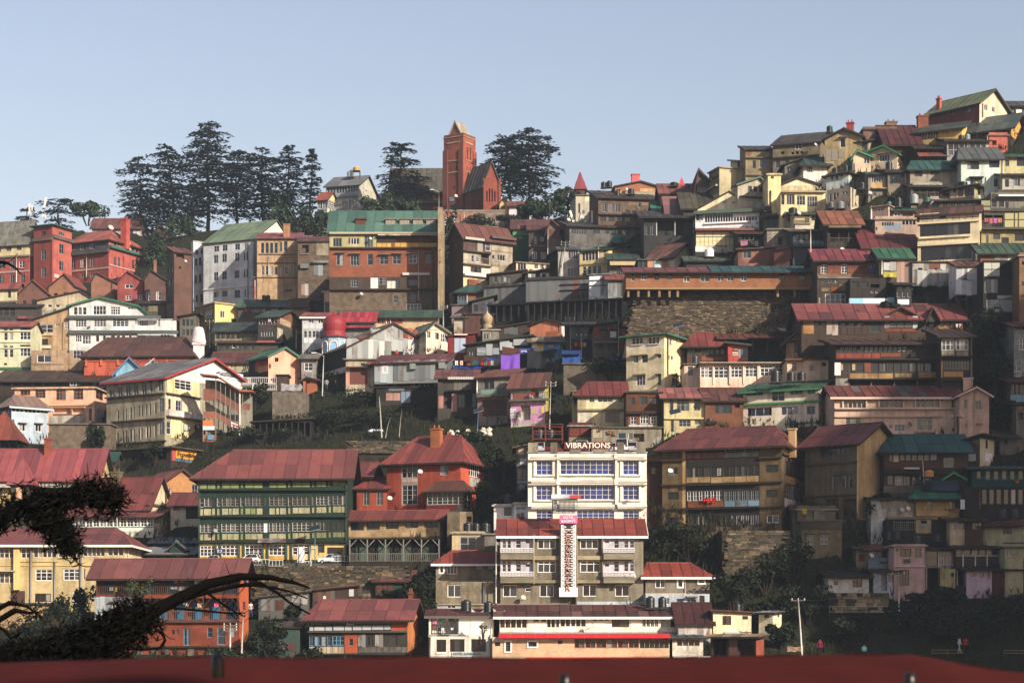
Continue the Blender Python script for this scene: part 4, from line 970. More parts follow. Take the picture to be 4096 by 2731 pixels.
H("long rotting timber tenement with red and ochre parapets on three floors",190,1392,352,862,'o 453a32','sh 318 5d3d36 o=.8 w=1.4',"""w 245 430 392 455 4 D21 .1;w 470 1000 385 455 10 D12 .15;W W11 902 928 405 440 958 982 408 438;p 195 700 462 522 5 o 96463a;p 705 930 460 505 7 o 9c5038;P 1045 1100 455 505 e 8a8a84;b 185 1380 528 545 .5 o 3a322c
p 250 275 585 660 1 a c9ab7c;w 280 370 585 690 1 D32;p 375 415 585 660 1 a c9ab7c;w 425 515 585 685 1 D32;r 520 590 570 680 k 8a5238;w 605 1370 575 675 9 D21 .1;p 345 845 690 758 3 g a88552;p 860 1060 690 740 3 g 98805a;p 1130 1370 675 745 3 g a0805a;b 340 1390 758 770 .6 o 3c342c
v 335 1385 772 855 4 8a7a64 -;r 190 330 750 862 g 8a867e;P 178 245 565 715 n dcdcd8""",dY=-1,dep=9)
H("tall glazed end bay of the rotting tenement with ochre lower panels",1392,1740,268,862,'o 4a4038','sh 195 4c342e o=.6',"w 1400 1545 300 430 1 W32;w 1560 1705 300 430 1 W32;p 1395 1545 435 495 2 g a89a84;p 1560 1705 435 495 2 g a89a84;b 1390 1745 500 520 .4 o 2f2924;w 1415 1720 545 660 1 D92;p 1420 1645 668 735 3 a d2a050;r 1378 1412 555 740 a c59452;i 1735 270 860 8a7a5c .1;W N11 1420 1640 770 850",dY=-1.6,dep=9)
h=H("long dusty pink guest house with a red tin roof and bay windows",175,1600,955,1400,'a dcb9a4','gx 848 84403a f=d9bcae alt=.14,6d6a6a o=.6',"""w 283 532 1000 1085 5 S11 .12;w 695 950 990 1080 5 S11 .12;w 1108 1368 988 1078 5 S11 .12;b 262 545 985 1000 .35 a e2c4b0;b 672 965 980 992 .35 a e2c4b0;b 1085 1380 975 988 .35 a e2c4b0;b 262 275 1000 1095 .3 a e2c4b0;b 530 545 1000 1095 .3 a e2c4b0;b 672 684 992 1085 .3 a e2c4b0;b 952 965 992 1085 .3 a e2c4b0;b 1085 1098 988 1085 .3 a e2c4b0;b 1370 1382 988 1085 .3 a e2c4b0
b 175 1600 1090 1104 .45 a e2c4b0;b 175 1410 1182 1194 .3 a c8a894;W S33 305 475 1200 1290;W V32 860 980 1275 1350;W S32 1115 1295 1190 1345;b 1105 1312 1350 1372 .5 a b89a8a;w 1510 1590 985 1085 1 S31;W S11 800 838 1282 1315""",dep=10)
h.chimney(1690,752,110,'d8b09a','wall',pots=False,v=4)
H("gabled end wing of the dusty pink guest house",1600,1940,935,1415,'a d2ad96','gy 1790 848 84403a f=dcc0b0',"W S12 1652 1690 990 1092;W S22 1782 1852 1005 1105;W S11 1660 1690 1265 1320;b 1795 1865 1262 1272 .3 a b89a8a;i 1772 880 1380 b89a8a .06",dY=-.4,dep=8)
H("white framed glazed house with an open casement at the right edge",2225,2460,155,740,'g 8f938c','gx 120 8a4a42',"w 2265 2400 160 260 3 W11;W W12 2185 2232 335 428;W W32 2285 2400 290 425;w 2250 2400 540 670 2 W12 .3;B 2215 2285 675 740 .8 b d8d8d4",dY=1)
H("house with a pale blue parapet under a red eave at the right edge",2185,2460,790,1030,'o 5c564e','sh 742 8a3c40',"w 2195 2280 795 930 2 D21;w 2300 2400 800 930 2 D21;p 2180 2460 935 1018 2 n 6f97a5;b 2175 2460 1018 1030 .4 g 6a7a80")
H("drab plastered house below the pale blue parapet at the right edge",2250,2460,1040,1400,'g 7d766a','sh 1035 55504a',"W D21 2275 2338 1045 1110;W D21 2300 2360 1390 1400;W N11 2270 2330 1140 1220",dY=-.5)
H("low gabled timber house among shadows at the right edge",2060,2250,1420,1560,'g 6a655c','gx 1340 4c4844',"W N11 2110 2150 1440 1500")
T(2640,1250)
h=H("gabled house with cracked ochre plaster and a projecting dark window",1440,1805,320,530,'g c29a70','gy 1615 188 9a4238 f=4a3c34 o=.7',"W D31 1535 1715 345 455;b 1490 1800 312 330 .7 o 5a4638;p 1515 1705 265 300 1 g b08a60;p 1560 1705 458 510 3 g b89468","r 1800 2000 200 600 k 9a6a44;W N11 1880 1920 370 440;r 1815 1865 380 460 a d0a880",side=1995,yaw=22,dY=.5)
H("peach lower house with three small windows and a crumbling base",1450,1985,540,790,'a e8c6a4','fl 7a5448 h=0',"W D12 1505 1555 572 665;W G11 1705 1756 598 662 1842 1895 565 612;r 1450 1640 540 790 a e0bc9c;b 1420 1640 530 552 .6 o 6a4438;b 1815 1985 505 530 .4 o 5a4a3c",dY=-.6)
H("hip roofed red pavilion of dark carved windows",310,770,362,590,'o 4e4036','gx 232 98423c hl=120 hr=150 o=.8',"w 325 395 418 485 2 D12;w 475 565 415 485 3 B12;w 575 735 415 475 3 D21;p 470 765 495 550 2 k 86583c;p 470 765 552 578 2 o 8a342c;r 310 460 495 590 o 5a3a30",dY=0,dep=7)
H("small red shop front with yellow and white posters",778,1005,375,538,'a b8493a','sx 400 7d8a86',"W T12 895 930 405 525;W L11 935 1003 410 530;b 835 892 400 440 .06 n 2c2c34 poster;t 838 888 412 432 e0b030 Hindustan .09;b 825 885 452 490 .06 n e0c8c4 poster;t 830 880 462 480 b03030 SALE .09;b 775 805 385 480 .06 n b82830 poster",dY=-.3,dep=5,name='shop',cat='shop')
H("long low sagging shed with blue and yellow sacks at the foot of the stone wall",690,1430,290,450,'o 3a342e','sh 245 7c3f36 o=.6',"v 710 1400 300 440 4 5a6a70 -",dY=2,dep=5,cat='shed',name='shed')
H("black tin arch roofed hut beside the ochre gabled house",1430,1610,222,330,'e 4a4c4c','sh 180 4c5054',"W N11 1480 1560 230 260",dY=1.5,dep=5,cat='shed',name='shed')
H("long peach house with six triple white windows",458,1452,588,822,'a ecc9b0','fl 7a7062 h=.1',"""w 458 597 622 742 1 W32t;w 618 780 620 745 1 W32t;w 808 938 615 740 1 W32t;w 972 1108 610 732 1 W32t;w 1145 1285 595 722 1 W32t;w 1315 1437 598 715 1 W32t;b 785 806 600 818 .2 a f2d4bc;b 1110 1140 588 815 .2 a f2d4bc;b 600 615 600 820 .12 a f2d4bc;b 945 962 600 818 .12 a f2d4bc;b 440 1455 575 590 .6 g 6f675a""",dY=-.4)
H("peach stair bay with one small window at the end of the triple windowed house",275,458,595,825,'a f0d0b4','fl 6a5c50 h=0',"W D12 320 375 615 715;r 275 300 590 830 a d8b8a0",dY=-1.2,dep=4)
H("cream white guest house with green floor bands and a green roof",950,1808,845,1262,'a ecdcc4','sh 795 37694f f=3a7a50 o=.6',"""W V31 980 1175 852 948;r 1222 1272 860 1015 g d8c8b0;W S22 1272 1420 850 1010;W V31 1482 1630 845 935;W V21 1675 1772 838 930;b 945 1840 1018 1040 .35 n 4a8a55;W V31 995 1275 1080 1180;W B11 998 1042 1085 1180 1240 1275 1080 1172;W V31 1380 1578 1070 1165;W V21 1672 1770 1062 1162;b 1500 1800 1250 1262 .3 n 4a9a58""","r 1808 2000 700 1400 a e2d0b4;W V11 1818 1840 845 925;W N11 1818 1835 1068 1115",side=1920,yaw=18,dY=-.3)
H("yellow plaster house with large barred windows under a pink patched roof",45,525,965,1300,'a cfc08a','gx 872 b56a62 o=.6 alt=.3,8a4a44',"W G12 112 152 985 1128;W G32 190 332 980 1122;W G22 388 460 975 1118;W G32 215 348 1225 1300;W G21 395 470 1220 1275;W D12 125 158 1225 1360;b 45 525 1200 1214 .3 a e4d296",dY=.2)
H("brown brick house with a dark window and rusty corrugated roof",515,948,995,1255,'k 7d5038','gx 868 75443c o=.5',"W D41 625 818 1045 1150;W N11 855 910 1040 1085;b 500 650 1240 1262 .5 o 3a302a",dY=.6)
T(2100,1250)
h=H("tall cream tower house with stained plaster and a teal flat eave",1155,1590,255,900,'a dfd0a8','fl 3f7d66 h=0 o=.75',"""r 1155 1590 250 420 a e6dac0;w 1222 1342 290 362 3 V12 .12;w 1408 1532 282 355 3 V12 .12;b 1215 1345 362 372 .15 n d8d0c8;b 1400 1535 355 365 .15 n d8d0c8;W V21 1235 1290 495 572;W D21 1335 1400 485 568;W V11 1508 1552 478 520;b 1210 1410 478 490 .45 g b0a488;b 1490 1560 468 478 .45 g b0a488;W V32 1272 1370 715 830;W D11 1515 1552 705 828;b 1245 1385 702 714 .45 g b0a488;b 1495 1565 695 705 .45 g b0a488;b 1145 1600 885 905 .35 g a59878""","r 1590 1900 100 1000 a f6e0a8;W V22 1648 1672 300 372;W N11 1632 1650 488 535;W V11 1665 1690 495 540;W N11 1785 1810 490 540;W V22 1678 1718 748 832;b 1672 1750 708 718 .5 g b0a488;i 1620 280 715 5a4a3c .1;i 1722 690 880 4a4038 .12",side=1825,yaw=26,dep=8,dY=-.6)
H("teal eaved rear wing of the cream tower house",1705,1830,430,560,'a efdaa0','sx 490 2f8466 o=.5',"W N11 1785 1808 495 540",dY=3.2,dep=5)
H("cream two storey house with a maroon hip roof and an orange shuttered window",600,1150,935,1310,'a ddd0a4','gx 800 8a3a34 hl=120 o=.5',"r 600 700 935 1100 g b8a884;W V22 735 792 945 1022;W V31 830 1000 932 1022;W V22 1052 1108 932 1018;b 600 1150 1100 1120 .35 g a89c80;W O31 915 1075 1135 1250;r 600 760 1130 1300 g c8c2b0;b 770 1150 1300 1312 .3 g 8a8068;W B11 782 806 1258 1280",dY=0)
H("ochre peeling side bay at the left of the maroon roofed cream house",545,620,905,1290,'g c9b48a','fl 8a8068 h=0',"W D11 560 600 930 1060;i 600 900 1100 b8a884",dY=.4,dep=5)
H("dark brick and timber house with white lower windows between cream houses",1152,1552,918,1345,'o 4a3a30','fl 4a443c h=0',"r 1160 1510 930 1120 k 6b4430;W D22 1190 1252 970 1048;W D32 1305 1395 955 1045;W D22 1425 1500 970 1042;b 1152 1552 1125 1158 .5 o 3a322c;r 1175 1510 1165 1270 k 7a4a36;W W22 1205 1270 1185 1270;W W32 1312 1410 1160 1268;W W22 1432 1502 1182 1265;p 1180 1510 1275 1342 3 g d2ccc4;i 1560 950 1400 4a4038 .1",dY=-.5)
H("dim ground storey of stone and blue doors behind the parked cars",760,1560,1318,1480,'g 8d8474','fl 5a5448 h=0',"p 770 880 1325 1430 1 g b8aa88;W L11 1060 1150 1370 1460;W W11 1180 1228 1375 1450;p 1440 1555 1415 1490 2 g a8a098;W N11 1240 1360 1380 1470;c 830 880 1330 1360 .3 6a4a30;c 940 1060 1340 1400 .3 7a5a38,8a6a44",dY=-.4)
H("maroon panelled fence shed below the ochre bay",500,770,1300,1480,'o 5a3028','fl',"p 510 620 1320 1410 1 o 7a3a30;p 630 745 1315 1410 1 o 7a3a30;r 500 760 1420 1480 g 8a8468",dY=-1.2,dep=4,name='shed',cat='shed')
H("long terracotta shed wall at the foot of the stone wall behind the tower house",1085,1740,165,320,'a d08560','sh 112 8a5048 o=.5',"p 1535 1690 168 250 1 g d0c4b0;i 1512 160 220 7a4030",dY=3,cat='shed',name='shed')
T(3276,1700)
#right, lower
T(2600,1650)
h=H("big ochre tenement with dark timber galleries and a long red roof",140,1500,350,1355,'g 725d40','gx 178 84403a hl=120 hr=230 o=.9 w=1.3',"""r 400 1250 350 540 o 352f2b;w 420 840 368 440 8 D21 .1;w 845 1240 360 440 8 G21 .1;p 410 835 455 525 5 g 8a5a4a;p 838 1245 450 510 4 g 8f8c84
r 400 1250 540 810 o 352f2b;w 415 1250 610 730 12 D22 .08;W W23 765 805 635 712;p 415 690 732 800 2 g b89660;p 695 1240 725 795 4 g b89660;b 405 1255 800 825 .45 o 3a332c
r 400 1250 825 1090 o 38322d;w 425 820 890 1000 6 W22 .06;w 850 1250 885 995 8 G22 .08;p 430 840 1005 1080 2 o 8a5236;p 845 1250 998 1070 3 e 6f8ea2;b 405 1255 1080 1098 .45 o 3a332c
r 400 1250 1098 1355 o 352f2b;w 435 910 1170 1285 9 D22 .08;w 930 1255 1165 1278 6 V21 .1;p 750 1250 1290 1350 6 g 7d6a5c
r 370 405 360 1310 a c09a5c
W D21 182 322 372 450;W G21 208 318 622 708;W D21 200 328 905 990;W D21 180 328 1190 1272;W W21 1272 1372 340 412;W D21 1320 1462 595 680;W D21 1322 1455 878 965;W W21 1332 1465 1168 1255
b 130 405 535 552 .3 o 4a4034;b 130 405 815 832 .3 o 4a4034;b 130 410 1090 1106 .3 o 4a4034;b 1245 1510 500 520 .3 o 4a4034;b 1245 1520 780 798 .3 o 4a4034;b 1250 1525 1068 1084 .3 o 4a4034;b 140 420 1355 1372 .5 o 55493a;b 1250 1540 1352 1372 .5 o 4a4034;c 605 765 968 1028 .3 c02018,c82a1c,b81c14""","""r 1500 1800 250 515 a f6e0b4;w 1545 1560 360 430 1 W12;w 1590 1630 360 430 1 W22;w 1675 1730 370 440 1 W22;b 1500 1780 495 520 .3 o 4a4034;r 1530 1770 525 760 o 5a4a3a;w 1545 1765 580 740 5 D32 .05;p 1545 1765 745 830 4 a cda060;w 1545 1735 840 1000 8 G13 .08;r 1535 1800 1000 1100 n d8d8dc""",side=1775,yaw=17,dep=10)  # end wall colour lightened as sunlit; dirty front ochre darkened to look dim
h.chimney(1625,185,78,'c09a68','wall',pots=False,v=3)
H("small red roofed ochre house tucked behind the big tenement",1640,1800,215,330,'g a88a54','gx 130 84423c o=.5',"W N11 1690 1770 240 330","r 1800 2000 100 400 a d0a964",side=1985,yaw=25,dY=3)
H("small hut with a short red awning and a white tank behind the tenement",1640,1860,1115,1290,'g 8a8070','sh 1058 9a4c40 o=.3',"W N11 1660 1710 1120 1200;W B11 1815 1845 1120 1230;r 1800 1860 1115 1250 a c0a488",dY=-.5,dep=4)
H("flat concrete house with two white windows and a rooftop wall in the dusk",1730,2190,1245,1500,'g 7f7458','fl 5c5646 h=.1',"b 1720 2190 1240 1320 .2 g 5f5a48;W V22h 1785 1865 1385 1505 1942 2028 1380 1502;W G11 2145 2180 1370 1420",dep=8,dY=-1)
T(3276,1700)
h=H("tall buff house with a bright gable end and a dark red roof",-160,440,190,1105,'g 6d604c','gx 2 84403a o=.7 w=1.3',"w -120 -85 200 245 2 W11;w 20 355 215 355 1 D61;b -160 445 425 445 .25 o 5a5040;W D22 130 215 575 745;W D21 250 380 558 720;W S11 252 298 598 718 340 385 598 715;b -160 440 800 815 .25 o 4a4034;W N11 70 222 840 1090 260 425 840 1100;i 442 200 1000 d8c088 .05","r 440 960 -100 1100 a d0ae70",side=890,yaw=30,dep=11)  # gable end colour lightened as sunlit against the darker front
H("grey yard wall shed with doors at the foot of the buff house",-240,190,970,1110,'g 77715f','fl',"b -60 60 975 1090 .3 g 8a8474;W N11 0 60 1000 1090",dY=-2,dep=4,cat='shed',name='shed')
h=H("weathered timber house with a broad teal green roof",740,1700,290,765,'o 4b4138','gx 118 246663 hl=150 o=.6 w=1.5',"""r 755 800 320 400 k 6a4636;W D12 805 840 320 415;p 845 910 322 420 1 a c4b89c;w 920 1260 320 405 5 D12 .1;p 1268 1342 318 400 1 n 8d949c;r 740 1700 415 485 k 5d3f30;b 960 1130 488 505 .8 n c9c9c4 awning;w 1420 1540 370 480 1 G21
b 740 1700 500 560 .5 o 37302a;W D11 780 850 570 680;W V32 865 955 578 682;W D21 960 1040 580 690;W D12 1060 1135 585 690;W V21 1150 1250 560 680;r 740 1300 690 770 g 6f685c""",dY=0)
H("tall narrow house with a bright cream side and a notice board",1700,1835,150,475,'o 5c5248','sx 118 8a5a4c o=.7',"W D21 1745 1815 165 240;p 1705 1790 325 412 1 n d4d8dc","r 1835 2000 50 600 a d8c8a0;W D11 1900 1925 155 265;b 1890 1970 318 420 .08 n e8e4e0 notice",side=1998,yaw=28,dY=-1)
h=H("ochre stone house with a bright green roof and solar panel",1105,1600,812,1060,'g b89a5c','gx 640 2c8a62 hl=230 hr=60 o=.9 w=1.2',"W D12 1230 1292 850 968;w 1480 1600 845 960 2 D11;b 1105 1470 975 1035 .25 a c8a060",dY=-.3,dep=9)
m=MB();m.box(-2.2,2.2,-1.1,1.1,0,.08);sp=m.obj('solar_panel',mat('plastic','1c2630'),h.root,False,(h.L*.62,1.6,h.H+1.3));sp.rotation_euler=(R(38),0,0)
H("green gabled attic on the bright green roof",1430,1640,600,640,'o 3a3a30','gy 1525 538 2f9a68 f=2f9a68',"",dY=-1,dep=5,drop=.5,name='dormer',cat='dormer')
H("white washed side house with two grey windows and twin dishes",595,1100,835,1062,'g c9cac6','sh 815 3c4440 o=.4',"r 775 1105 835 1065 g a59c8c;W V21 705 782 868 965;W V21 818 892 898 962;b 690 790 858 868 .5 o 4a4640;r 785 1065 980 1050 g c8bea6;b 760 1290 1050 1075 .7 g 7a766c",dY=-.8)
H("dark teal timber house with orange cloth at the right edge",1745,2450,492,695,'o 23575a','sh 455 3f7a70 o=.8',"W D11 1800 1850 500 610;w 1900 2330 505 620 5 T11 .4;p 1750 1905 620 682 1 o 1f5054;p 1920 2450 625 690 3 o 1b4a50;c 2230 2280 618 680 .4 a86028",dY=-.6)
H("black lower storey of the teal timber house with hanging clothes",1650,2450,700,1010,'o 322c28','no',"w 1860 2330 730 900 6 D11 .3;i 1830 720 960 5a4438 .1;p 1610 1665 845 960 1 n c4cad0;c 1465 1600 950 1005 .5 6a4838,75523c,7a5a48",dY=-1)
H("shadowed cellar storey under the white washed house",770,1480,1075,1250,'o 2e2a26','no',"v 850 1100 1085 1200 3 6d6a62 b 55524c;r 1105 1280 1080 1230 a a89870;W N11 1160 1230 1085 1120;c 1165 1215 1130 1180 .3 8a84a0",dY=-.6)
H("cream bay with a triple window hanging over the shadowed yard",1490,1675,1080,1260,'a bfb089','sh 1055 5a564c',"W V32 1530 1670 1095 1195;r 1490 1675 1215 1260 a cbbd98",dY=-1.2,dep=4)
H("brown timber infill house between cream bay and cream corner house",1678,1870,1085,1290,'o 51392f','sh 1060 4a4038',"W D21 1750 1815 1110 1190;W L11 1820 1855 1110 1180",dY=-1,dep=5)
H("pale yellow house with one barred window below a thin red eave at the right edge",1870,2320,1130,1395,'a b5ad84','sh 1085 8a4a40 o=.8',"W G32 2092 2205 1145 1245","W W21 2322 2345 1155 1240",side=2440,yaw=20,dY=-1.3)
H("pale yellow lower bay with a grey window and a dish at the right edge",2120,2330,1400,1620,'a a8a27e','fl 6a6658 h=0',"W V21 2125 2205 1410 1495;b 2095 2320 1340 1352 .8 o 4a463c",dY=-1.8)
T(3276,2181)
H("faded pink two storey block with dark barred windows",855,1212,12,520,'a c4a09c','fl b09a94 h=.1',"W D21 922 1050 38 125;W D11 1095 1170 35 135;W N11 880 902 38 58;b 850 1212 232 245 .2 a d0aeaa;W D32 922 1028 275 455;c 962 1050 150 215 .2 5a5a68;i 1205 20 500 d8bab4 .05",dY=.2)
H("slate blue hut with a dish under a rusty red roof",562,855,40,235,'a 8496a8','sh -45 a0503c o=.7',"W D21 600 648 60 140;W D31 682 820 60 140;b 690 780 182 195 .5 g 5a5a58",dY=.4)
H("narrow cream and maroon shed left of the slate blue hut",425,560,30,230,'g 8a8460','sh 5 4a5a52',"c 455 525 100 200 .15 6a2030;p 530 558 55 200 1 g b0a878",dY=.5,dep=5,cat='shed',name='shed')
H("whitewashed cottage with brown window frames on a crumbling terrace",105,570,352,560,'a cfcdc9','sh 255 3f3230 o=.5',"W B11 165 216 366 450;W K22 385 490 352 475","",dY=-.2)
H("pale blue lean-to house with a dark door beside the whitewashed cottage",620,888,290,522,'a a9b3bd','sh 250 4a4640',"W N11 705 778 322 515;W V21 785 865 328 420;W S11 600 640 330 355",dY=.2)
H("glass fronted house with a grey gate under the pink block's neighbour",1215,1540,42,250,'g 9a978e','sh -10 4a3c36',"w 1210 1365 50 235 1 D12;w 1385 1550 70 220 1 V42;i 1362 40 240 c8c8c8",dY=.4)
H("long glazed gallery with thin white posts in the shade",1550,2070,25,240,'o 3f3a36','sh -40 35302c o=.7',"w 1560 1640 35 110 1 D11;w 1650 1905 30 110 3 D11 .05;w 1915 2045 30 110 2 D11 .05;p 1562 2045 120 230 5 o 4a3a34;i 1640 35 240 d0d0cc;i 1745 50 110 d0d0cc;i 1915 30 240 d0d0cc;b 1555 2050 112 120 .1 n d0d0cc rail;i 1780 120 235 d0d0cc",dY=.3)
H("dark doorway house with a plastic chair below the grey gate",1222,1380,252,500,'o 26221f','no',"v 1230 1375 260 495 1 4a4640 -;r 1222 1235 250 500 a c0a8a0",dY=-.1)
H("yellow basement wall under an iron stair in the shade",1380,1560,265,500,'g a59a6c','no',"W D11 1395 1430 305 380;W N11 1500 1540 310 360",dY=.4)
H("lilac hut with two square windows and scrawled pipes",1682,1972,268,462,'a bfa6bb','sh 232 3c3836 o=.7',"W D11 1732 1778 308 355 1832 1880 310 360;W N11 1735 1760 272 300;i 1940 280 380 8a7a84",dY=-.1)
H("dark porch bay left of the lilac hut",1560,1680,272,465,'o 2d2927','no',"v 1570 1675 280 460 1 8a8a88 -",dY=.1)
H("low maroon boarded shed with pale posts right of the lilac hut",1975,2290,272,430,'o 4f2f2c','sh 245 332e2c',"r 2110 2280 290 390 g 7d6f60;b 2110 2290 335 385 .2 o 6a302c",dY=0,dep=5,cat='shed',name='shed')
T(2460,2181)
H("grey rendered wing with white windows under a bright red hip roof",348,1078,345,550,'g 85796a','gx 208 ad4630 hl=40 hr=170 f=e6e2e4 o=.55',"W W21 460 575 372 482;W W11o 720 768 375 470;W W11o 955 1018 368 428;i 798 350 560 a89c8c;b 340 1080 542 556 .25 g b5a488",dY=0)
H("pale blue ground storey below the red hip roofed wing",350,1078,550,760,'a b5c0cc','no',"W N11 705 775 605 665;W W21 590 620 595 665;W N11 865 925 612 665;W D11 962 1022 570 655;W D21 820 860 615 665;b 815 940 575 590 .6 g 9a948c",dY=-.1)
h=H("white corrugated shed with a steep maroon roof",722,1105,885,1020,'e cfc6c0','gx 660 562a28 o=.4 v=.8 w=1.2',"P 722 1080 895 1018 e d6ccc6,ccc2bc,d2c8c2,c8beb8,d4cac4;W N11 818 868 895 935;r 1080 1105 885 1020 a e8d4a4",dY=-.8,dep=6,cat='shed',name='shed')
H("cream hut with brown shutters and a red edged roof",1120,1555,765,1000,'a f2e2b4','sx 785 8a4a40 f=d8d4cc o=.3',"W B21 1225 1325 800 905;W B11 1452 1515 802 842;b 1250 1548 980 1002 .12 n b0bcc4;W O11 1566 1600 820 995",dY=-.6,dep=6)
H("small cream outhouse with two tiny windows at the end of the lane",1640,1800,765,1000,'a eee0bc','sh 748 8a9096 o=.4',"W D11 1703 1755 785 822","r 1800 1960 600 1200 a f4e6bc;W B11 1855 1875 778 815",side=1900,yaw=30,dY=-.7)
H("dim garage with rusty shutters beneath the cream hut",1090,1610,1035,1290,'o 3a2c26','sh 1010 b0916c o=.6',"v 1100 1290 1045 1270 1 4a3a30 - 5a3a2c 2;r 1300 1395 1060 1270 e 5a3a30;W N11 1400 1590 1120 1270","r 1610 1730 900 1400 a a04a34",side=1700,yaw=24,dY=-1.2,name='garage',cat='garage')
H("small pale stone shop with a row of brown casements",655,1005,1052,1262,'g d6cfc0','sh 1012 5a6468 o=.5',"w 708 965 1055 1142 4 O11 .08;b 660 1085 1258 1290 .5 n c8ccc8 signboard;t 810 945 1262 1282 c05a4a ROMIT .54",dY=-1.5,name='shop',cat='shop')
T(1640,2181)
h=H("long white hotel front with brown windows under a low dark red roof",1022,3045,800,1002,'a f0e8dc','gx 690 6a3a38 hl=0 hr=60 f=efece6 o=.7 w=1.2 alt=.15,8a5a52',"""w 1028 1330 805 935 5 B21 .15;p 1345 1405 840 930 1 n ece6d8;w 1412 1552 815 865 2 B11;p 1412 1552 868 930 3 n f0eadc;w 1565 1700 805 930 3 D21 .2;w 1720 2000 805 920 5 B21 .2;p 2005 2075 862 930 1 n ece6d8;p 2085 2220 862 930 1 n efe9db;w 2090 2270 805 855 3 B11;W B21 2300 2500 805 930;p 2515 2640 855 930 1 n efe9db;w 2650 2830 810 925 4 W21 .2;W N11 2860 2960 800 930;W B21 2970 3030 800 930
b 1020 3050 985 1010 .4 g b8b0a4""",dY=-.3,dep=9,cat='hotel',name='hotel')
H("salmon tiled storey with arched brown windows and a scarlet awning",940,2960,1042,1330,'k e6b890','no',"""a 1010 2965 1002 1048 .9 n c81c28;r 940 1860 1042 1085 a e6dac8;W B11 968 1028 1098 1145;W K12o 1092 1145 1098 1205;W K21o 1350 1445 1098 1150;W B11 1685 1738 1080 1120;w 1875 2610 1065 1168 6 O22 .06;w 2622 2950 1070 1168 6 D22 .06;a 1330 2880 1272 1302 .6 n c41c26;s 1640 1885 1302 1325 8a7a78 .35;t 1650 1870 1304 1320 d8d0d0 ADVOCATES .42""",dY=-.8,dep=8,cat='hotel',name='hotel')
H("white arched hotel with a green balcony full of washing",215,935,1035,1275,'a e8e2d6','no',"""W K21 302 412 1070 1212;W K31 455 622 1065 1210;W K31 698 865 1065 1208;b 300 415 1212 1230 .12 n f0ece4;s 482 830 1210 1268 cfc9bc .14;t 500 808 1216 1246 3f8aa0 HOTEL_KOHINOOR .2;i 912 1020 1280 b8b4b0 .1;i 230 1040 1270 8a847c""",dY=-1.0,dep=8,cat='hotel',name='hotel')
H("white boarded upper floor with an open green posted drying balcony",215,955,800,1035,'a efe9dd','gx 735 6d3c3a f=5a5650 o=.5',"v 240 552 800 1010 3 2f6a5c b:2a2a2a;p 555 950 805 1020 3 n efe9dc;W N11 672 694 880 940 815 838 880 935;b 210 560 1012 1035 .5 g a59c90;i 930 800 1010 d8d4cc;c 258 315 828 912 .05 c87a88;c 405 440 825 862 .05 d8d8e0;c 440 515 822 880 .05 5a5050;c 260 300 915 950 .05 b82028;c 318 355 935 985 .05 2a3050;c 360 395 935 975 .05 e0e0e4;c 465 500 932 972 .05 c8cce0",dY=-.6,dep=8)
H("grey rendered left wing of the twin hotel with a red hip roof",295,1038,195,400,'g 94876f','gx 66 a8432e hl=160 hr=0 f=ebe7e6 o=.55',"W W12o 342 378 210 308;W W31 420 538 205 325;W W12 762 825 205 265 892 955 205 265;b 290 1055 398 412 .3 g b5a484;r 960 1040 195 400 g 6d6455",dY=.1)
H("bare grey lower storey with a steel window below the left wing",295,1040,412,720,'g 8d8068','no',"W W21 428 584 448 588;W D11 932 980 450 525;i 838 420 650 5a6068 .09;i 852 425 650 5a6068 .09;b 295 1040 665 678 .2 g b0a080;r 295 600 680 720 a b8bec4;W W11 430 465 685 712 470 515 685 712",dY=0)
T(1900,1700)
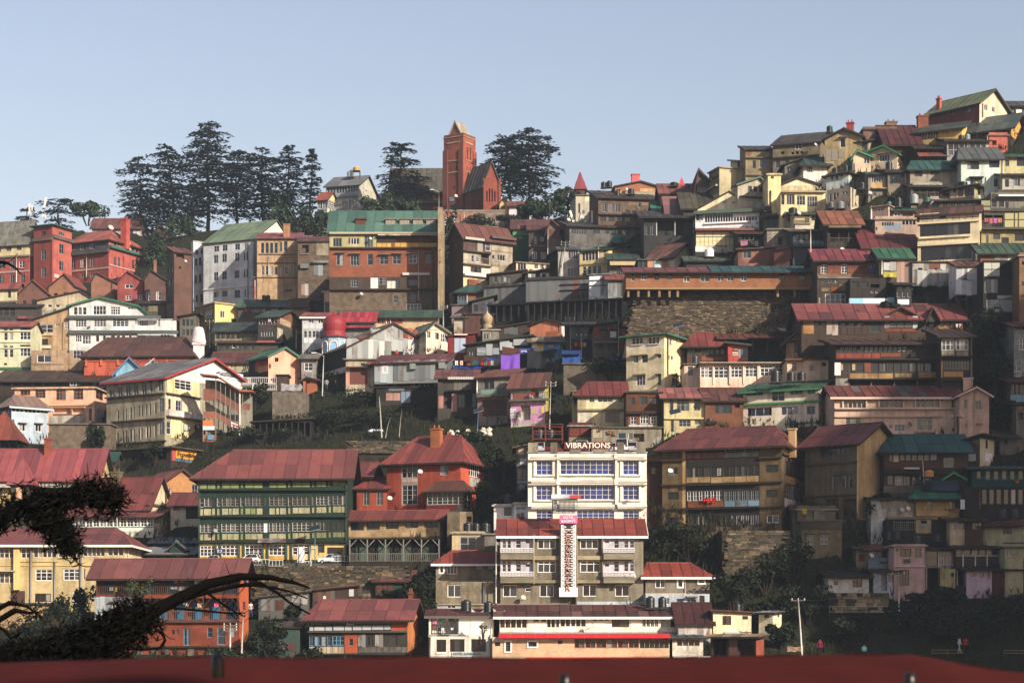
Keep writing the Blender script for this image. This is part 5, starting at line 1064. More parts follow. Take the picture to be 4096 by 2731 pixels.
h=H("twin fronted beige hotel with red roof, lilac balconies and a central lattice tower",290,1920,1250,2045,'g 8a806c','gx 1082 a8432e f=efecec o=.5 w=1.2',"""r 290 665 1250 1405 a c9c3d4;w 312 408 1270 1400 2 W12t .3;W W12t 465 522 1272 1400;W D11 578 622 1312 1345;W D11 578 600 1272 1295;B 290 662 1405 1455 .9 n e4dfe8;b 290 662 1458 1532 .9 g 8f856e
r 1460 1815 1250 1400 a c9c3d4;W D11 1482 1528 1312 1340;W W12t 1585 1640 1272 1400;w 1700 1812 1272 1398 2 W12t .3;B 1462 1812 1402 1455 .9 n e4dfe8;b 1462 1815 1458 1532 .9 g 8f856e
r 668 960 1255 1535 g 7d735e;W W31t 715 920 1262 1408;b 660 680 1250 1810 .45 g 9c927a;b 955 968 1250 1810 .45 g 9c927a;b 668 960 1490 1535 .45 g a89a7a
r 1165 1450 1255 1535 g 7d735e;W W31t 1200 1405 1262 1408;b 1160 1172 1250 1810 .45 g 9c927a;b 1445 1460 1250 1810 .45 g 9c927a;b 1168 1450 1490 1535 .45 g a89a7a
r 290 665 1540 1680 a cdc7d6;w 312 408 1545 1668 2 W12t .3;W W12t 465 522 1545 1665;W D11 578 622 1582 1612;B 290 662 1672 1725 .9 n e4dfe8;b 290 662 1728 1800 .9 g 8f856e
r 1460 1815 1540 1680 a cdc7d6;W D11 1482 1528 1582 1610;W W12t 1585 1640 1545 1668;w 1700 1812 1545 1665 2 W12t .3;B 1462 1812 1672 1725 .9 n e4dfe8;b 1462 1815 1728 1800 .9 g 8f856e
W W31t 715 920 1542 1678;W W31t 1200 1430 1542 1676;b 668 960 1765 1800 .45 g 9a8c6e;b 1168 1450 1765 1800 .45 g 9a8c6e
W W21 320 480 1820 1955;W W12 572 638 1822 1895;W W21 738 898 1815 1955;W W21 1230 1385 1815 1950;W D11 1530 1580 1820 1890;W W21 1600 1760 1815 1950;b 250 960 2032 2045 .2 g 9c927a;i 240 1260 2030 d8d4cc;W N11 1060 1150 1860 2040;r 970 1160 1830 2045 g 7a7468;r 1165 1920 2010 2045 a b8c8d4""","r 1920 2000 1000 2100 a b89e70",side=None,dep=9,cat='hotel',name='hotel')
f=h.front
for y0,y1 in((1140,1850),):
 u0,u1,z0,z1=f.rect([968,1158,y0,y1])
 m=MB();m.box(u0,u1,-1.0,.1,z0-1.0,z1+.3);m.obj('stair_tower',mat('grime','8a806c'),h.root)
 m=MB();m.box(u0+.12,u1-.12,-1.02,-1.0,z0,z1);m.obj('tower_recess',mat('paint','2a2a2c'),h.root)
 lm=MB();n=13;hh=(z1-z0)/n;ww=u1-u0
 for i in range(n):
  z=z0+i*hh;c=(u0+u1)/2
  for s_ in(-1,1):
   for k,zz in enumerate((.12,.37,.63,.88)):
    x1_=c+s_*ww*(.18 if k in(1,2)else.30);lm.tube([(c+s_*ww*.45,-1.08,z+zz*hh),(x1_+s_*.12,-1.08,z+zz*hh),(x1_-s_*.05,-1.08,z+(zz+(.1 if k<2 else-.1))*hh)],.055,n=5)
   lm.tube([(c+s_*ww*.16,-1.08,z+.45*hh),(c+s_*ww*.16,-1.08,z+.55*hh)],.055,n=5)
  lm.box(u0+.1,u1-.1,-1.11,-1.05,z-.05,z+.05)
 for s_ in(u0+.1,u1-.2):lm.box(s_,s_+.1,-1.12,-1.04,z0,z1)
 lm.obj('lattice',mat('paint','d8dadc'),h.root)
 for i,ch in enumerate("CHANDRAKUTIR"):
  zt=z1-.4-i*(z1-z0-.4)/12;letter(h.root,ch,((u0+u1)/2-.28,-1.2,zt-.95),.5 if ch!='I' else.18,.75,mat('paint','b88878'),0)
 m=MB();m.box(u0-.1,u1+.1,-1.08,-.95,z0-3.2*0-1.05,z0-.02);m.obj('tower_foot',mat('paint','e4e4e6'),h.root)
u0,u1,z0,z1=f.rect([962,1162,1032,1128])
boxo('signboard',h.root,(u0,-1.25,z0),(u1-u0,.15,z1-z0),mat('paint','c8649c'))
letter(h.root,'HOTEL',(u0+(u1-u0)*.18,-1.3,z0+(z1-z0)*.54),(u1-u0)*.64,(z1-z0)*.32,mat('paint','f4eef2'),0)
letter(h.root,'BASANT',(u0+(u1-u0)*.1,-1.3,z0+(z1-z0)*.12),(u1-u0)*.8,(z1-z0)*.32,mat('paint','f4eef2'),0)
SIGNZ=(u0,u1,z0,z1,h)
t=empty('solar_water_heater',h.root.matrix_basis@Vector((u0,-.6,z1)));tag(t,"grey tube solar water heater above the pink hotel sign",'water heater')
m=MB();m.tube([(-.9,1.2,2.1),(u1-u0+.1,1.2,2.1)],.35,n=12);m.obj('cylinder',mat('plastic','b8babc'),t,True)
m=MB()
for i in range(18):m.tube([(-.7+i*(u1-u0+.6)/18,1.1,2.0),(-.7+i*(u1-u0+.6)/18,-.3,.2)],.045,n=5)
m.obj('tubes',mat('plastic','2a2c34'),t,True)
m=MB();m.box(1.2,2.4,.83,.86,1.95,2.3);m.obj('badge',mat('paint','c82828'),t)
m=MB()
for x in(-.8,u1-u0):m.box(x,x+.08,1.1,1.2,-.5,2.0)
m.obj('frame',mat('paint','6a6a6a'),t)
h=H("white modern hotel with blue glass ribbon windows and a rooftop car park",605,1958,320,1090,'a f2ebdc','fl b8b0a4 h=0 o=.1',"""w 700 880 402 565 1 U33bp;w 972 1590 398 560 1 U93bp;w 1688 1868 402 562 1 U33bp
w 698 880 688 852 1 U33bp;w 974 1590 682 848 1 U93bp;w 1688 1868 688 850 1 U33bp
w 698 880 972 1085 1 U33bp;w 1165 1588 970 1085 1 U73bp;w 1690 1870 972 1085 1 U33bp
b 605 935 385 400 .5 a efe8da;b 645 930 362 372 .55 a e6dfd2;b 645 930 376 384 .55 a e6dfd2;b 965 1590 365 373 .5 a e6dfd2;b 965 1590 378 386 .5 a e6dfd2;b 960 1595 388 398 .5 a efe8da;b 1620 1930 362 370 .55 a e6dfd2;b 1620 1930 375 384 .55 a e6dfd2;b 1620 1958 388 400 .5 a efe8da
b 605 935 620 645 .5 a efe8da;b 640 930 650 658 .55 a e6dfd2;b 640 930 664 672 .55 a e6dfd2;b 965 1590 618 645 .5 a efe8da;b 965 1590 650 658 .5 a e6dfd2;b 965 1590 664 672 .5 a e6dfd2;b 1620 1958 620 645 .5 a efe8da;b 1625 1930 650 658 .55 a e6dfd2;b 1625 1930 664 672 .55 a e6dfd2;b 605 935 676 684 .5 a efe8da;b 965 1590 674 681 .5 a efe8da;b 1620 1958 676 684 .5 a efe8da
b 605 935 905 930 .5 a efe8da;b 640 930 934 942 .55 a e6dfd2;b 640 930 948 956 .55 a e6dfd2;b 965 1590 905 930 .5 a efe8da;b 965 1590 934 942 .5 a e6dfd2;b 965 1590 948 956 .5 a e6dfd2;b 1620 1958 905 930 .5 a efe8da;b 1625 1930 934 942 .55 a e6dfd2;b 1625 1930 948 956 .55 a e6dfd2
b 935 960 400 618 .45 a f4eee2;b 1598 1620 400 618 .45 a f4eee2;b 935 960 684 905 .45 a f4eee2;b 1598 1620 684 905 .45 a f4eee2;b 930 966 330 392 .6 a f0e9dc;b 1585 1625 330 392 .6 a f0e9dc;b 928 968 618 684 .6 a f0e9dc;b 1585 1625 618 684 .6 a f0e9dc
b 668 700 402 580 .2 a f6f1e6;b 882 908 402 580 .2 a f6f1e6;b 668 908 566 582 .25 a f6f1e6;b 1655 1688 402 580 .2 a f6f1e6;b 1868 1895 402 580 .2 a f6f1e6;b 1655 1895 564 580 .25 a f6f1e6;b 968 1595 562 576 .3 a f6f1e6
b 668 698 686 868 .2 a f6f1e6;b 882 908 686 868 .2 a f6f1e6;b 668 908 854 868 .25 a f6f1e6;b 1655 1688 686 866 .2 a f6f1e6;b 1870 1895 686 866 .2 a f6f1e6;b 1655 1895 852 866 .25 a f6f1e6;b 968 1595 850 864 .3 a f6f1e6
b 605 720 200 318 .15 g a59a88 parapet_block;b 862 938 200 318 .15 g 7a7264 parapet_block;b 1620 1700 195 318 .15 g 7a7264 parapet_block;b 1845 1945 195 318 .15 g 8a8272 parapet_block;b 1085 1205 275 318 .15 g 8a8478 parapet_block;b 1355 1475 275 318 .15 g 8a8478 parapet_block""",dep=12,cat='hotel',name='hotel',dY=-1)
VIB=h
u0,u1,z0,z1=h.front.rect([1018,1560,190,270])
t=empty('rooftop_sign',h.root.matrix_basis@Vector((u0,.15,z0)));tag(t,"rust red rooftop signboard with white VIBRATIONS lettering",'sign')
m=MB();m.box(0,u1-u0,0,.12,0,z1-z0);m.obj('signboard',mat('wood','7c3626'),t)
m=MB()
for x in(.3,(u1-u0)/2,u1-u0-.3):m.box(x-.05,x+.05,.13,.2,-1.6,z1-z0)
m.obj('frame',mat('wood','4a3028'),t)
letter(t,'VIBRATIONS',((u1-u0)*.03,-.05,(z1-z0)*.12),(u1-u0)*.94,(z1-z0)*.78,mat('paint','f2ece0'),0,.1)
H("small white annexe with an outside stair beside the blue glass hotel",440,605,905,1085,'a eceaec','fl b8b0a4 h=.1',"W V21 465 580 935 960;W W11 470 525 1000 1080;W N11 525 565 1000 1045;b 500 560 1045 1080 .4 o 5a4a3a",dY=-.6,dep=5)
H("low whitewashed stair wall with a barred window left of the hotel annexe",215,440,925,1085,'a e6e4e4','fl c8c2b8 h=.1',"W D31 332 418 935 1030",dY=-.5,dep=5)
H("grey glazed service shaft with a cream top at the hotel's left side",475,605,250,720,'g 6f6a62','sx 222 8a8268',"r 475 560 240 330 a b0a684;w 475 605 490 620 2 G11 .1;p 475 600 628 665 2 n 9aa0a4;p 510 590 378 455 1 n a8aaac;b 505 570 680 735 .4 n 8d9094 air_conditioner",dY=1.0,dep=6)
H("dark red recess house between the blue glass hotel and the ochre tenement",1965,2140,350,1040,'o 4a2c2a','fl 6a6258 h=0',"r 1965 2130 330 410 g 7d6a5c;W D11 2010 2060 480 560",dY=3.5)
T(1380,1700)
H("beige annexe with a big steel framed window and tanks on its roof",1220,1590,1240,1440,'a b8a582','fl a09480 h=.15',"w 1312 1595 1275 1430 1 V32;r 1220 1300 1240 1440 a c8b080",dY=.2)
H("grey concrete link wall between the annexe and the twin hotel",1590,1770,1250,1500,'g 77736a','fl 8a847a h=0',"i 1738 1260 1500 d0ccc4",dY=.1,dep=5)
#ridge and centre
T(1640,400)
h=H("dark red brick church with a tall saddleback tower on the ridge",385,608,412,1265,'k 86493a','fl a8927c h=.5 o=.12',"r 430 560 490 690 k 95503c;b 425 565 480 495 .12 g b09a84;b 430 555 690 700 .12 g b09a84;b 425 555 822 832 .12 g b09a84;W N11 458 470 760 818 520 534 755 812 490 506 985 1030;b 380 605 1105 1116 .12 g b09a84;W D31 452 532 1195 1240;b 380 432 580 1265 .25 k 80463a buttress;b 560 608 560 1265 .25 k 80463a buttress;b 452 500 1118 1155 .08 n 7d94b0 signboard","r 600 760 380 1300 k a8573f;b 630 712 490 505 .12 g b09a84;W N11 652 662 540 680 684 694 540 690 648 656 760 810 684 692 768 815 676 684 990 1025;b 636 712 692 702 .12 g b09a84;b 636 725 822 832 .12 g b09a84;b 605 745 1102 1112 .12 g c0a48c;W D31 660 712 1200 1250;b 715 748 595 1265 .25 k a0543e buttress",side=748,yaw=33,name='church',cat='church',drop=5)  # front brick darkened as shaded, right side brick lightened as sunlit
H("church tower cap",440,592,395,440,'k 84553f','gy 513 246 aa9e8c o=.25 k=grime f=a8988a',"W N11 503 525 345 415",side=692,yaw=33,dY=.6,drop=1.5)
H("church nave",-220,390,1040,1200,'k 7d4636','gx 788 5c5850 k=grime o=.6',"w -200 370 1070 1110 6 N11 .6;b -220 390 1150 1190 .8 g 6a665e",dY=3,dep=14)
H("church transept",828,1030,965,1310,'k 8a4636','gy 922 712 5f5c58 k=grime o=.35',"W N11 870 885 1040 1160 900 915 1010 1160 930 945 1010 1160 960 975 1040 1160;b 828 855 900 1310 .3 k 844335 buttress;b 1000 1030 900 1310 .3 k 844335 buttress","r 700 830 900 1400 k 6a3a30;W N11 775 795 1150 1250",side=630,yaw=-34,dY=4,dep=10)
H("rubble terrace wall with a white arched gate below the church",375,1085,1275,1425,'x a39080','fl 8a8074 h=.2 o=.05',"r 375 515 1278 1425 a e6dedc;b 393 500 1278 1335 .1 k c07a5c;W N11 425 475 1345 1415;r 515 760 1290 1370 k a8705c",dep=3,dY=-2,cat='wall',name='terrace_wall',drop=6)
H("small yellow gabled cottage peeping out right of the church",1022,1125,1180,1300,'a e6c478','gy 1068 1112 4a5450',"W D21 1030 1080 1215 1240",dY=4,drop=6)
H("low lilac white bungalow behind the ridge trees",1130,1560,1205,1315,'a cfc6d2','gx 1165 9a5a50',"w 1230 1340 1215 1270 3 W21;w 1430 1520 1215 1260 2 W11",dY=6,drop=6)
H("slim red metal spire on a low roof tower",1890,1998,1010,1100,'o 5c4440','py 828 b04450 o=.3',"",dY=3,dep=4.0,name='tower',cat='tower')
H("pale grey house with a yellow roof box under the red spire",1890,2075,1090,1420,'a b9b19c','fl 6a6a60 h=0',"r 2000 2075 1085 1150 a f0dc9c;W V12 1918 1942 1180 1290;W V21 1965 1990 1260 1300",dY=0,yaw=-10,dep=6)
T(2460,400)
H("soot brown brick tenement with laundry poles left of the steep gables",-190,470,1105,1420,'g 6f5b4d','sh 1045 5a4c42',"w -150 60 1180 1280 3 G21 .3;W W11 262 296 1170 1225;w 120 240 1260 1330 2 D11;w -170 180 1330 1390 4 D21 .3;b -190 440 1310 1322 .5 o 4a3e36;r 150 400 1130 1200 a 8a6a54",dY=0,yaw=-12)
H("dim lower gallery house with lilac ribbon windows under the brown tenement",-520,330,1430,1600,'g 6d6a68','sh 1400 55504c',"w -500 -330 1450 1530 6 V12 .15;w -250 150 1450 1530 4 D21 .3",dY=-.2,yaw=-12)
T(1400,850)
h=H("huge brick tenement under a long green roof with four roof hatches",-234,1000,218,1135,'k 96583d','gx -8 4f8476 o=.5 w=1.6 alt=.1,5c8f80',"""r -234 300 235 400 a b5ae74;W G31 -195 -95 290 390;W W31 8 105 290 365;W G21 -20 5 290 360;W G31 165 260 265 395;b -234 1000 230 252 .6 g b8ac94;r 300 1000 255 345 o 3a3634;w 520 900 268 335 6 N11 .08;p 305 470 348 402 3 a d2a634;p 510 990 345 395 7 a d2a634;a 320 1000 235 268 .8 e c9bfa8;b -234 1000 400 415 .5 o 4a3c34
W G22h -155 -75 470 600;W G32h 5 105 480 605;W G12 200 262 470 600;W G22h 340 435 490 592;W G22h 487 580 480 588;W W22h 670 765 475 582;W G22h 860 930 470 580;b -234 1000 405 425 .2 k a85a38;b 600 910 690 718 .4 n c4c0b8
r -234 1000 735 880 o 4f4238;r 235 320 745 868 n ddd8d0;W G32 10 95 770 850;W G22 330 420 740 820;p 420 520 780 870 2 n cfc8bc;W D12 520 565 755 865;W G31 670 765 770 825;p 770 990 735 865 4 g 7a5c4a;b -234 1005 872 888 .6 o 4a3c34
r -234 1000 888 1135 x 8d7b68;W G12 490 545 945 1030;W G22 690 750 930 1020;w 645 810 1040 1130 1 W42;i 782 430 1000 a89c90 .1;i 935 430 1100 6a5a50 .12""",dY=0,dep=10,drop=5)
for i,x in enumerate((110,455,615,770,920)):
 uu=h.front.uv(qx(x),qy(120))[0];m=MB();m.box(-.8,.8,0,1.6,-.3,1.1);m.box(-1.0,1.0,-.25,1.7,1.1,1.2);m.obj('roof_hatch',mat('wood','a0968a' if i else '6a4038'),h.roof,False,(uu,h.dep*.16,h.H+1.25))
H("fire wall",1003,1055,-45,1120,'g ab9678','fl 9a8a70 h=0 o=.05',"W N11 1020 1032 420 440 1018 1030 560 580",dY=-.8,dep=10)
h=H("sooty block with a maroon roof and three stacked glazed balconies",1292,1855,272,865,'g 8d7c68','gx 160 7d4c42 o=.5 w=1.4',"""r 1292 1600 280 460 o 5a463e;b 1295 1510 295 322 .7 e c8c2ba;p 1325 1445 335 448 1 o 5f4a42;p 1450 1515 330 448 1 n 8a8478;W W12 1545 1605 330 440;r 1610 1855 310 440 g b0a490;W W41 1660 1825 322 378;b 1600 1875 285 312 .7 z 6a4a42;b 1292 1600 452 462 .5 o 4a3e36
r 1292 1600 465 600 g b5aa98;W W12 1385 1415 490 560;W W31 1435 1480 495 565;v 1490 1590 470 590 1 6a6058 b;r 1605 1850 460 600 g a59a88;W W11 1622 1650 485 532;W S31 1680 1770 480 550;b 1292 1600 598 612 .5 o 6a5e52
r 1292 1600 612 715 a e6d9c4;W B31 1375 1500 625 685;r 1600 1700 620 700 g b8ac98;b 1292 1600 712 735 .6 n d0ccc4;r 1292 1600 735 865 a d8bc8c;b 1340 1455 768 832 .4 o 8a5238 shutter_box;r 1460 1520 745 800 g 9a9080""","r 1100 1300 100 900 o 4a3a34;W N11 1205 1225 340 390",side=1132,yaw=-30,dep=9)
H("green boarded house with stacked sheet storeys next to the church slope",1852,2035,182,560,'o 3c5e46','gx 92 80504a o=.4',"p 1855 2030 190 262 3 n 4f8a58;p 1858 2035 300 440 3 o 3f6a4a;p 1860 2038 445 550 3 o 3a5c46;w 1870 1960 275 305 2 W11",dY=.5)
H("blackened stone house with four pale windows beside the green boards",2038,2250,190,560,'g 584a44','gx 95 7d4d46 o=.4',"W W11 2025 2052 285 325;W W22 2098 2132 275 360;W W21 2172 2212 280 328;W W21 2080 2132 450 528 2178 2230 455 528;b 2040 2240 375 390 .25 g 8a8078;r 2050 2240 195 260 o 4a3c38",dY=.6)
H("crimson gabled house end behind the mobile phone masts",2252,2400,185,520,'g 75655e','gy 2290 85 95323c',"r 2255 2400 190 300 o 6a4a44;i 2256 190 520 c8c4c0 .08",dY=.4)
H("low pale peach house with three white windows in the middle of the town",1895,2285,572,692,'a f4cfae','fl 8a7c70 h=0',"W S31 1912 2010 580 668;W W21 2102 2145 590 640 2170 2210 592 640;W S11 2238 2280 595 645","r 1780 1900 500 700 g 6a625a",side=1800,yaw=-20,dY=.3)
H("dark slanting shack with washing and a pole before the peach house",2000,2300,690,795,'o 4a4542','sx 640 4a4a48',"W W11 2085 2110 710 760;W N11 2190 2235 700 765;r 2170 2270 690 770 n bfbcb8;c 2030 2120 700 760 .3 c8ccd0,8a8a90",dY=-.5,dep=5,cat='shed',name='shed')
H("crooked shack with a blue window frame below the glazed balconies",1590,1990,705,850,'o 55504a','sx 660 4c4c4a',"W L11 1810 1840 740 830;w 1640 1790 730 790 3 G11;r 1680 1740 640 700 g b8b0a8;W V11 1990 1995 720 800",dY=-.3,dep=5,cat='shed',name='shed')
H("teal hip roofed blue cabin beside the stair lane",1225,1540,900,1060,'o 56626c','gx 842 2c6660 hl=90 hr=60 o=.6',"w 1240 1320 940 1000 3 G11;r 1340 1540 905 1000 k 8a5a48;i 1335 900 1030 b8bcc0 .08",dY=0,dep=6)
H("teal edged low house with mauve boards above the black tin sheds",1390,1640,1010,1160,'o 5e5660','sx 950 3f9078 o=.6',"W D11 1410 1460 1050 1130;W L11 1560 1620 1015 1095;p 1470 1545 1030 1120 2 o 4e4a52",dY=-.4,dep=5)
H("lilac brown lean-to with a small brown window by the stair lane",1160,1400,1060,1160,'a 7d6a70','fl 5c5450 h=0',"W B21 1300 1355 1055 1120;r 1295 1400 1040 1155 a a58a7c",dY=-.6,dep=5)
H("cream sheet walled hut beside the bulbous cream dome",1185,1315,1195,1350,'e b5ae9c','sh 1180 6a7a72',"","",dY=-1,dep=5,cat='shed',name='shed')
H("plain dark maroon plastered block behind the bulbous cream dome",1310,1640,1165,1340,'a 5c3e36','fl 4c3c36 h=0',"",dY=-.2,dep=6)
h=H("green roofed low house with plank front and posts below the great brick tenement",-110,1005,1185,1330,'a d2b48a','gx 1125 46685a o=.7 w=1.6',"W D21 -10 58 1195 1275;r 170 260 1185 1220 a d8745c;w 310 470 1190 1265 4 W11 .3;r 300 600 1185 1270 a b0563e;i 462 1185 1270 e8e4dc;i 412 1185 1265 e8e4dc;i 268 1190 1250 e8e4dc;r -60 100 1185 1275 a e0c8a0",dY=-1.0,dep=6)
h=H("white gabled house with pink trimmed windows and a sagging green roof",868,1115,1345,1480,'a f2dcc0','gy 960 1258 5a7a68 f=6a6458',"W W22 880 920 1345 1430;W D22 968 1012 1370 1445;W W32 1035 1098 1380 1478;p 872 1010 1330 1345 1 n c88a88","r 680 870 1200 1500 a c9b8a8;W D11 720 790 1340 1400",side=682,yaw=-26,dY=-1.4)
T(2100,850)
h=H("cream rooftop storey with a bright white side wall below the phone masts",430,800,292,402,'a cfc4a2','sx 210 5a4a44 o=.3',"w 470 605 300 372 8 V11 .1;W D11 632 655 250 290","r 795 1000 100 500 a f4ece0",side=985,yaw=22,dY=1)
h=H("yellow house with lilac framed windows and a green tank on its roof",622,955,415,725,'a d6c48a','sh 378 2f6a5c o=.3',"w 652 830 425 545 5 V12 .12;W W11 895 922 405 458;w 658 870 612 720 4 V12t .3;i 840 400 575 e8e4e0;b 625 950 575 590 .2 a c8b680","r 950 1310 300 800 a f0d78e;W W12 988 1010 400 458;W V21 1098 1158 428 482",side=1290,yaw=20)
H("grey white house with two lilac ribbon windows beside the yellow one",378,620,420,760,'a b9b6b0','sh 395 6a6a78 o=.3',"w 498 600 395 525 4 V12 .1;r 480 540 550 610 n 8f8f8c;w 488 618 640 730 4 V12t .1",dY=.4,dep=7)
H("brown boxy roof room and fuse boards left of the masts",290,425,355,480,'a 9a8878','fl 8a4a40 h=0',"r 290 340 380 480 a a59a94;b 320 418 275 345 .2 o 9a6a44",dY=1,dep=5)
H("dark hanging hut on props at the left end of the grey white house",285,375,470,750,'o 3f3a38','sx 420 3f5f5a',"W N11 300 360 560 640",dY=.8,dep=5,cat='shed',name='shed')
H("dim shop with a buff awning under the yellow house",960,1285,530,700,'g 6f665c','sh 470 3f5a50 o=.5',"a 965 1280 540 612 1.1 n b5a078;w 1045 1130 635 705 4 V11 .1;W N11 1150 1270 620 700",dY=-.8,dep=6,name='shop',cat='shop')
H("turquoise paned shop front under the sagging roofed white gable",1290,1700,545,640,'o 4c4c4a','fl 6a625a h=0',"w 1300 1390 555 630 2 T11;p 1395 1470 550 635 1 a c08a64;P 1475 1600 550 632 n a8c8c8,c0d4d4,98b8bc;w 1605 1690 560 630 2 T11",dY=-1.0,dep=5,name='shop',cat='shop')
for lab,a in(("long black tin shed bending along the hill, left half",(-470,10,822,1040,'e 55585c','sh 808 3a3838 o=.2',"P -470 10 830 1035 e 5a5e62,4c5054,62666a,555a5e,4a4640,5c6064,585c60,4e5256,626468,505458,5a5c5e,66686a;P -90 -10 815 900 e 6a4a42,5a5c60")),("long black tin shed bending along the hill, right half with rust strip",(10,725,740,985,'e 5a5e62','sh 728 3f3c3a o=.2',"P 10 400 765 1000 e 62666a,6c7074,5c6064,70747a,585c60,66686c,747880,6a6e72;P 400 545 755 975 e 5e6266,585c60,64686c;P 545 610 750 975 e 7c3f34,86453a;P 610 725 745 970 e 62666a,5a5e62;b 400 740 815 825 .25 o 2c2a28 rail;b 400 740 880 890 .25 o 2c2a28 rail;W N11 672 692 825 855"))):
 H(lab,*a,yaw=20 if 'left' in lab else 12,dY=-1,dep=5,drop=.3,cat='shed',name='shed')
H("bright white sheet metal box at the end of the black tin sheds",728,945,705,955,'e d2d8dc','sh 700 9a9aa0 o=.1',"P 735 940 712 950 e dce2e6,d4dade,e0e6ea,d8dee2,dce2e6;b 735 955 770 776 .2 o 3a3634 rail;b 735 955 828 834 .2 o 3a3634 rail;W N11 900 915 785 810",dY=-2,dep=5,drop=.3,yaw=12,cat='shed',name='shed')
H("grey sheet shed with a curling red roof beside the white metal box",945,1138,760,958,'e 7f8586','sh 705 a5564a o=.5',"P 960 1138 765 955 e 868c8d,8f9596,5f6466,565c5e",dY=-1.8,dep=5,drop=.3,cat='shed',name='shed')
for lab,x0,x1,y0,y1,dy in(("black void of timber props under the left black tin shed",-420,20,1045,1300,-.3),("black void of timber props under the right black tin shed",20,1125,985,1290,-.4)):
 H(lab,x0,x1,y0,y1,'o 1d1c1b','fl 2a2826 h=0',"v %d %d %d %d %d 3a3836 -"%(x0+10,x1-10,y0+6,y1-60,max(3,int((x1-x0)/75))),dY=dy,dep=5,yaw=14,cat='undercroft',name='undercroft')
T(2100,1250)
h=H("orange plastered hut with a brick patch and a sloping brown roof",55,418,118,300,'a dd8458','gy 225 78 6a4a42 o=.3',"r 235 370 215 278 k b56a48;W N11 375 388 150 235","r 415 460 50 400 n e4e0dc",side=452,yaw=25)
H("dark plank sided shed wing left of the orange hut",-400,55,165,300,'o 4e4843','sx 110 5d4640 o=.3',"P -240 -80 170 240 e 55585a,4c5052,5a5c5e;p -75 50 165 235 2 o 55443c",dY=.5,dep=5,yaw=14,cat='shed',name='shed')
H("blue and yellow poster covered eatery stall under a grey awning",75,420,330,480,'a 3f78a8','sh 280 8a8580 o=.7',"r 75 210 330 480 a cfc8a8;b 78 140 335 400 .05 n d8d8d4 poster;b 142 205 335 400 .06 n e0c858 poster;t 145 200 345 390 b83838 HOTEL .09;b 210 400 350 420 .08 n 2f78b8 signboard;t 262 325 372 400 e8b830 ढाबा .12;W N11 310 360 420 480;p 75 200 285 330 3 e a8a480",dY=-.4,dep=5,name='stall',cat='stall')
H("row of dim tin shacks with an orange washing line",460,780,140,400,'o 423e3c','sh 110 4a4a48',"P 520 780 160 300 e 5a6064,4c5054,626a70,585a5c,50585e;r 460 520 150 300 o 35302e;c 565 700 345 405 .6 d86a30,6a4a48,d87038,c8c4bc",dY=.8,dep=5,cat='shed',name='shed')
H("half built concrete frame with rubbish and a white board",780,1075,145,470,'g 6a645c','sx 110 4c4844',"r 785 850 150 280 k 8a4a38;W N11 850 1060 190 330;b 970 1040 215 285 .1 n d8d8d8 board;W N11 815 900 350 430 930 1060 350 430;b 780 1075 335 350 .4 g 8a847a;b 945 962 150 215 .1 n b82828 board",dY=.4,dep=6)
H("low retaining yard wall of rubble below the market stalls",440,1150,590,780,'x 6f675a','fl 6a6458 h=0',"",dY=-.5,dep=2,cat='wall',name='retaining_wall')
T(1400,1250)
h=H("great gabled shed of patched corrugated iron",-41,1108,395,525,'e a8abab','gy 490 125 4a4440 o=.35',"""P -41 390 310 520 e b0b4b4,a5a9a9,b8bcbc,a8acac,b2b6b6,9fa3a3,b5b9b9;P 600 1020 305 520 e b0b4b4,bcc0c0,a0a4a4,b8bcbc,acb0b0,9a9e9e,a8acac;P 490 600 165 300 e b8bcbc,a8acac;P 600 770 185 300 e 8f4e30,9a5a3c,864428;P 235 390 190 305 e a8acac,b0b4b0;r 390 600 150 520 o 1c1a18;p 395 470 325 515 1 e 7d8078;p 90 230 260 305 2 e 6a3c30;P 770 870 240 300 e b8ac98""","r -700 0 0 700 o 33302c;w -330 -120 330 420 4 D11 .4",side=-466,yaw=-26,dY=0,dep=10,drop=2,cat='shed',name='shed')
H("plaster lower storey with a rust shutter under the great iron shed",-48,275,540,830,'g b0a48c','fl 8a8478 h=0 o=.4',"W D21 125 172 575 605;a -48 230 612 630 .9 z 8a5a4c;r -40 -5 630 830 a d89a88;r -5 200 640 820 e 6a3428;b 200 280 570 600 .9 z 8a4a40;r 230 275 630 830 a cfc8c0",dY=-.6,dep=7)
h=H("long grey tin cabin with a red roof propped on poles over the lane",278,1100,555,780,'e 8a9092','sh 480 84464a o=.35',"P 278 488 575 790 e a8b2b8,b0bac0,a5afb5;P 488 1100 545 760 e 5f6a6c,868c8e,7c8284,8f9597,848a8c,7a8082,8c9294,868c8e,90969a,868c90;W D12o 382 420 620 682;b 690 755 585 648 .5 e 98a09c shutter_box;b 1018 1092 570 640 .5 e 98a09c shutter_box;W W11 945 985 590 625;W N11 760 792 585 640","",side=1188,yaw=14,dY=-2,dep=6,drop=.2,cat='shed',name='shed')
for x,y in((335,1000),(500,1020),(725,1060),(840,1090),(1040,1090)):
 u,z=h.front.uv(qx(x),qy(y));m=MB();m.tube([(u,.3,.1),(u+.2,.4,z)],.08,n=6);m.tube([(u+.5,4.5,.1),(u+.4,4.5,z+2.5)],.08,n=6);m.obj('prop',mat('wood','4a443e'),h.root)
H("dark cabin wall with pink and blue doors under the propped tin cabin",300,1050,860,1010,'o 3b3633','fl 33302c h=0',"p 410 575 915 1005 2 a b88a80;p 580 690 900 1030 2 n 6a8298;W N11 700 800 880 1000;r 300 400 860 1010 o 2a2624;b 440 620 850 895 .1 n 5a6068",dY=1,dep=3)
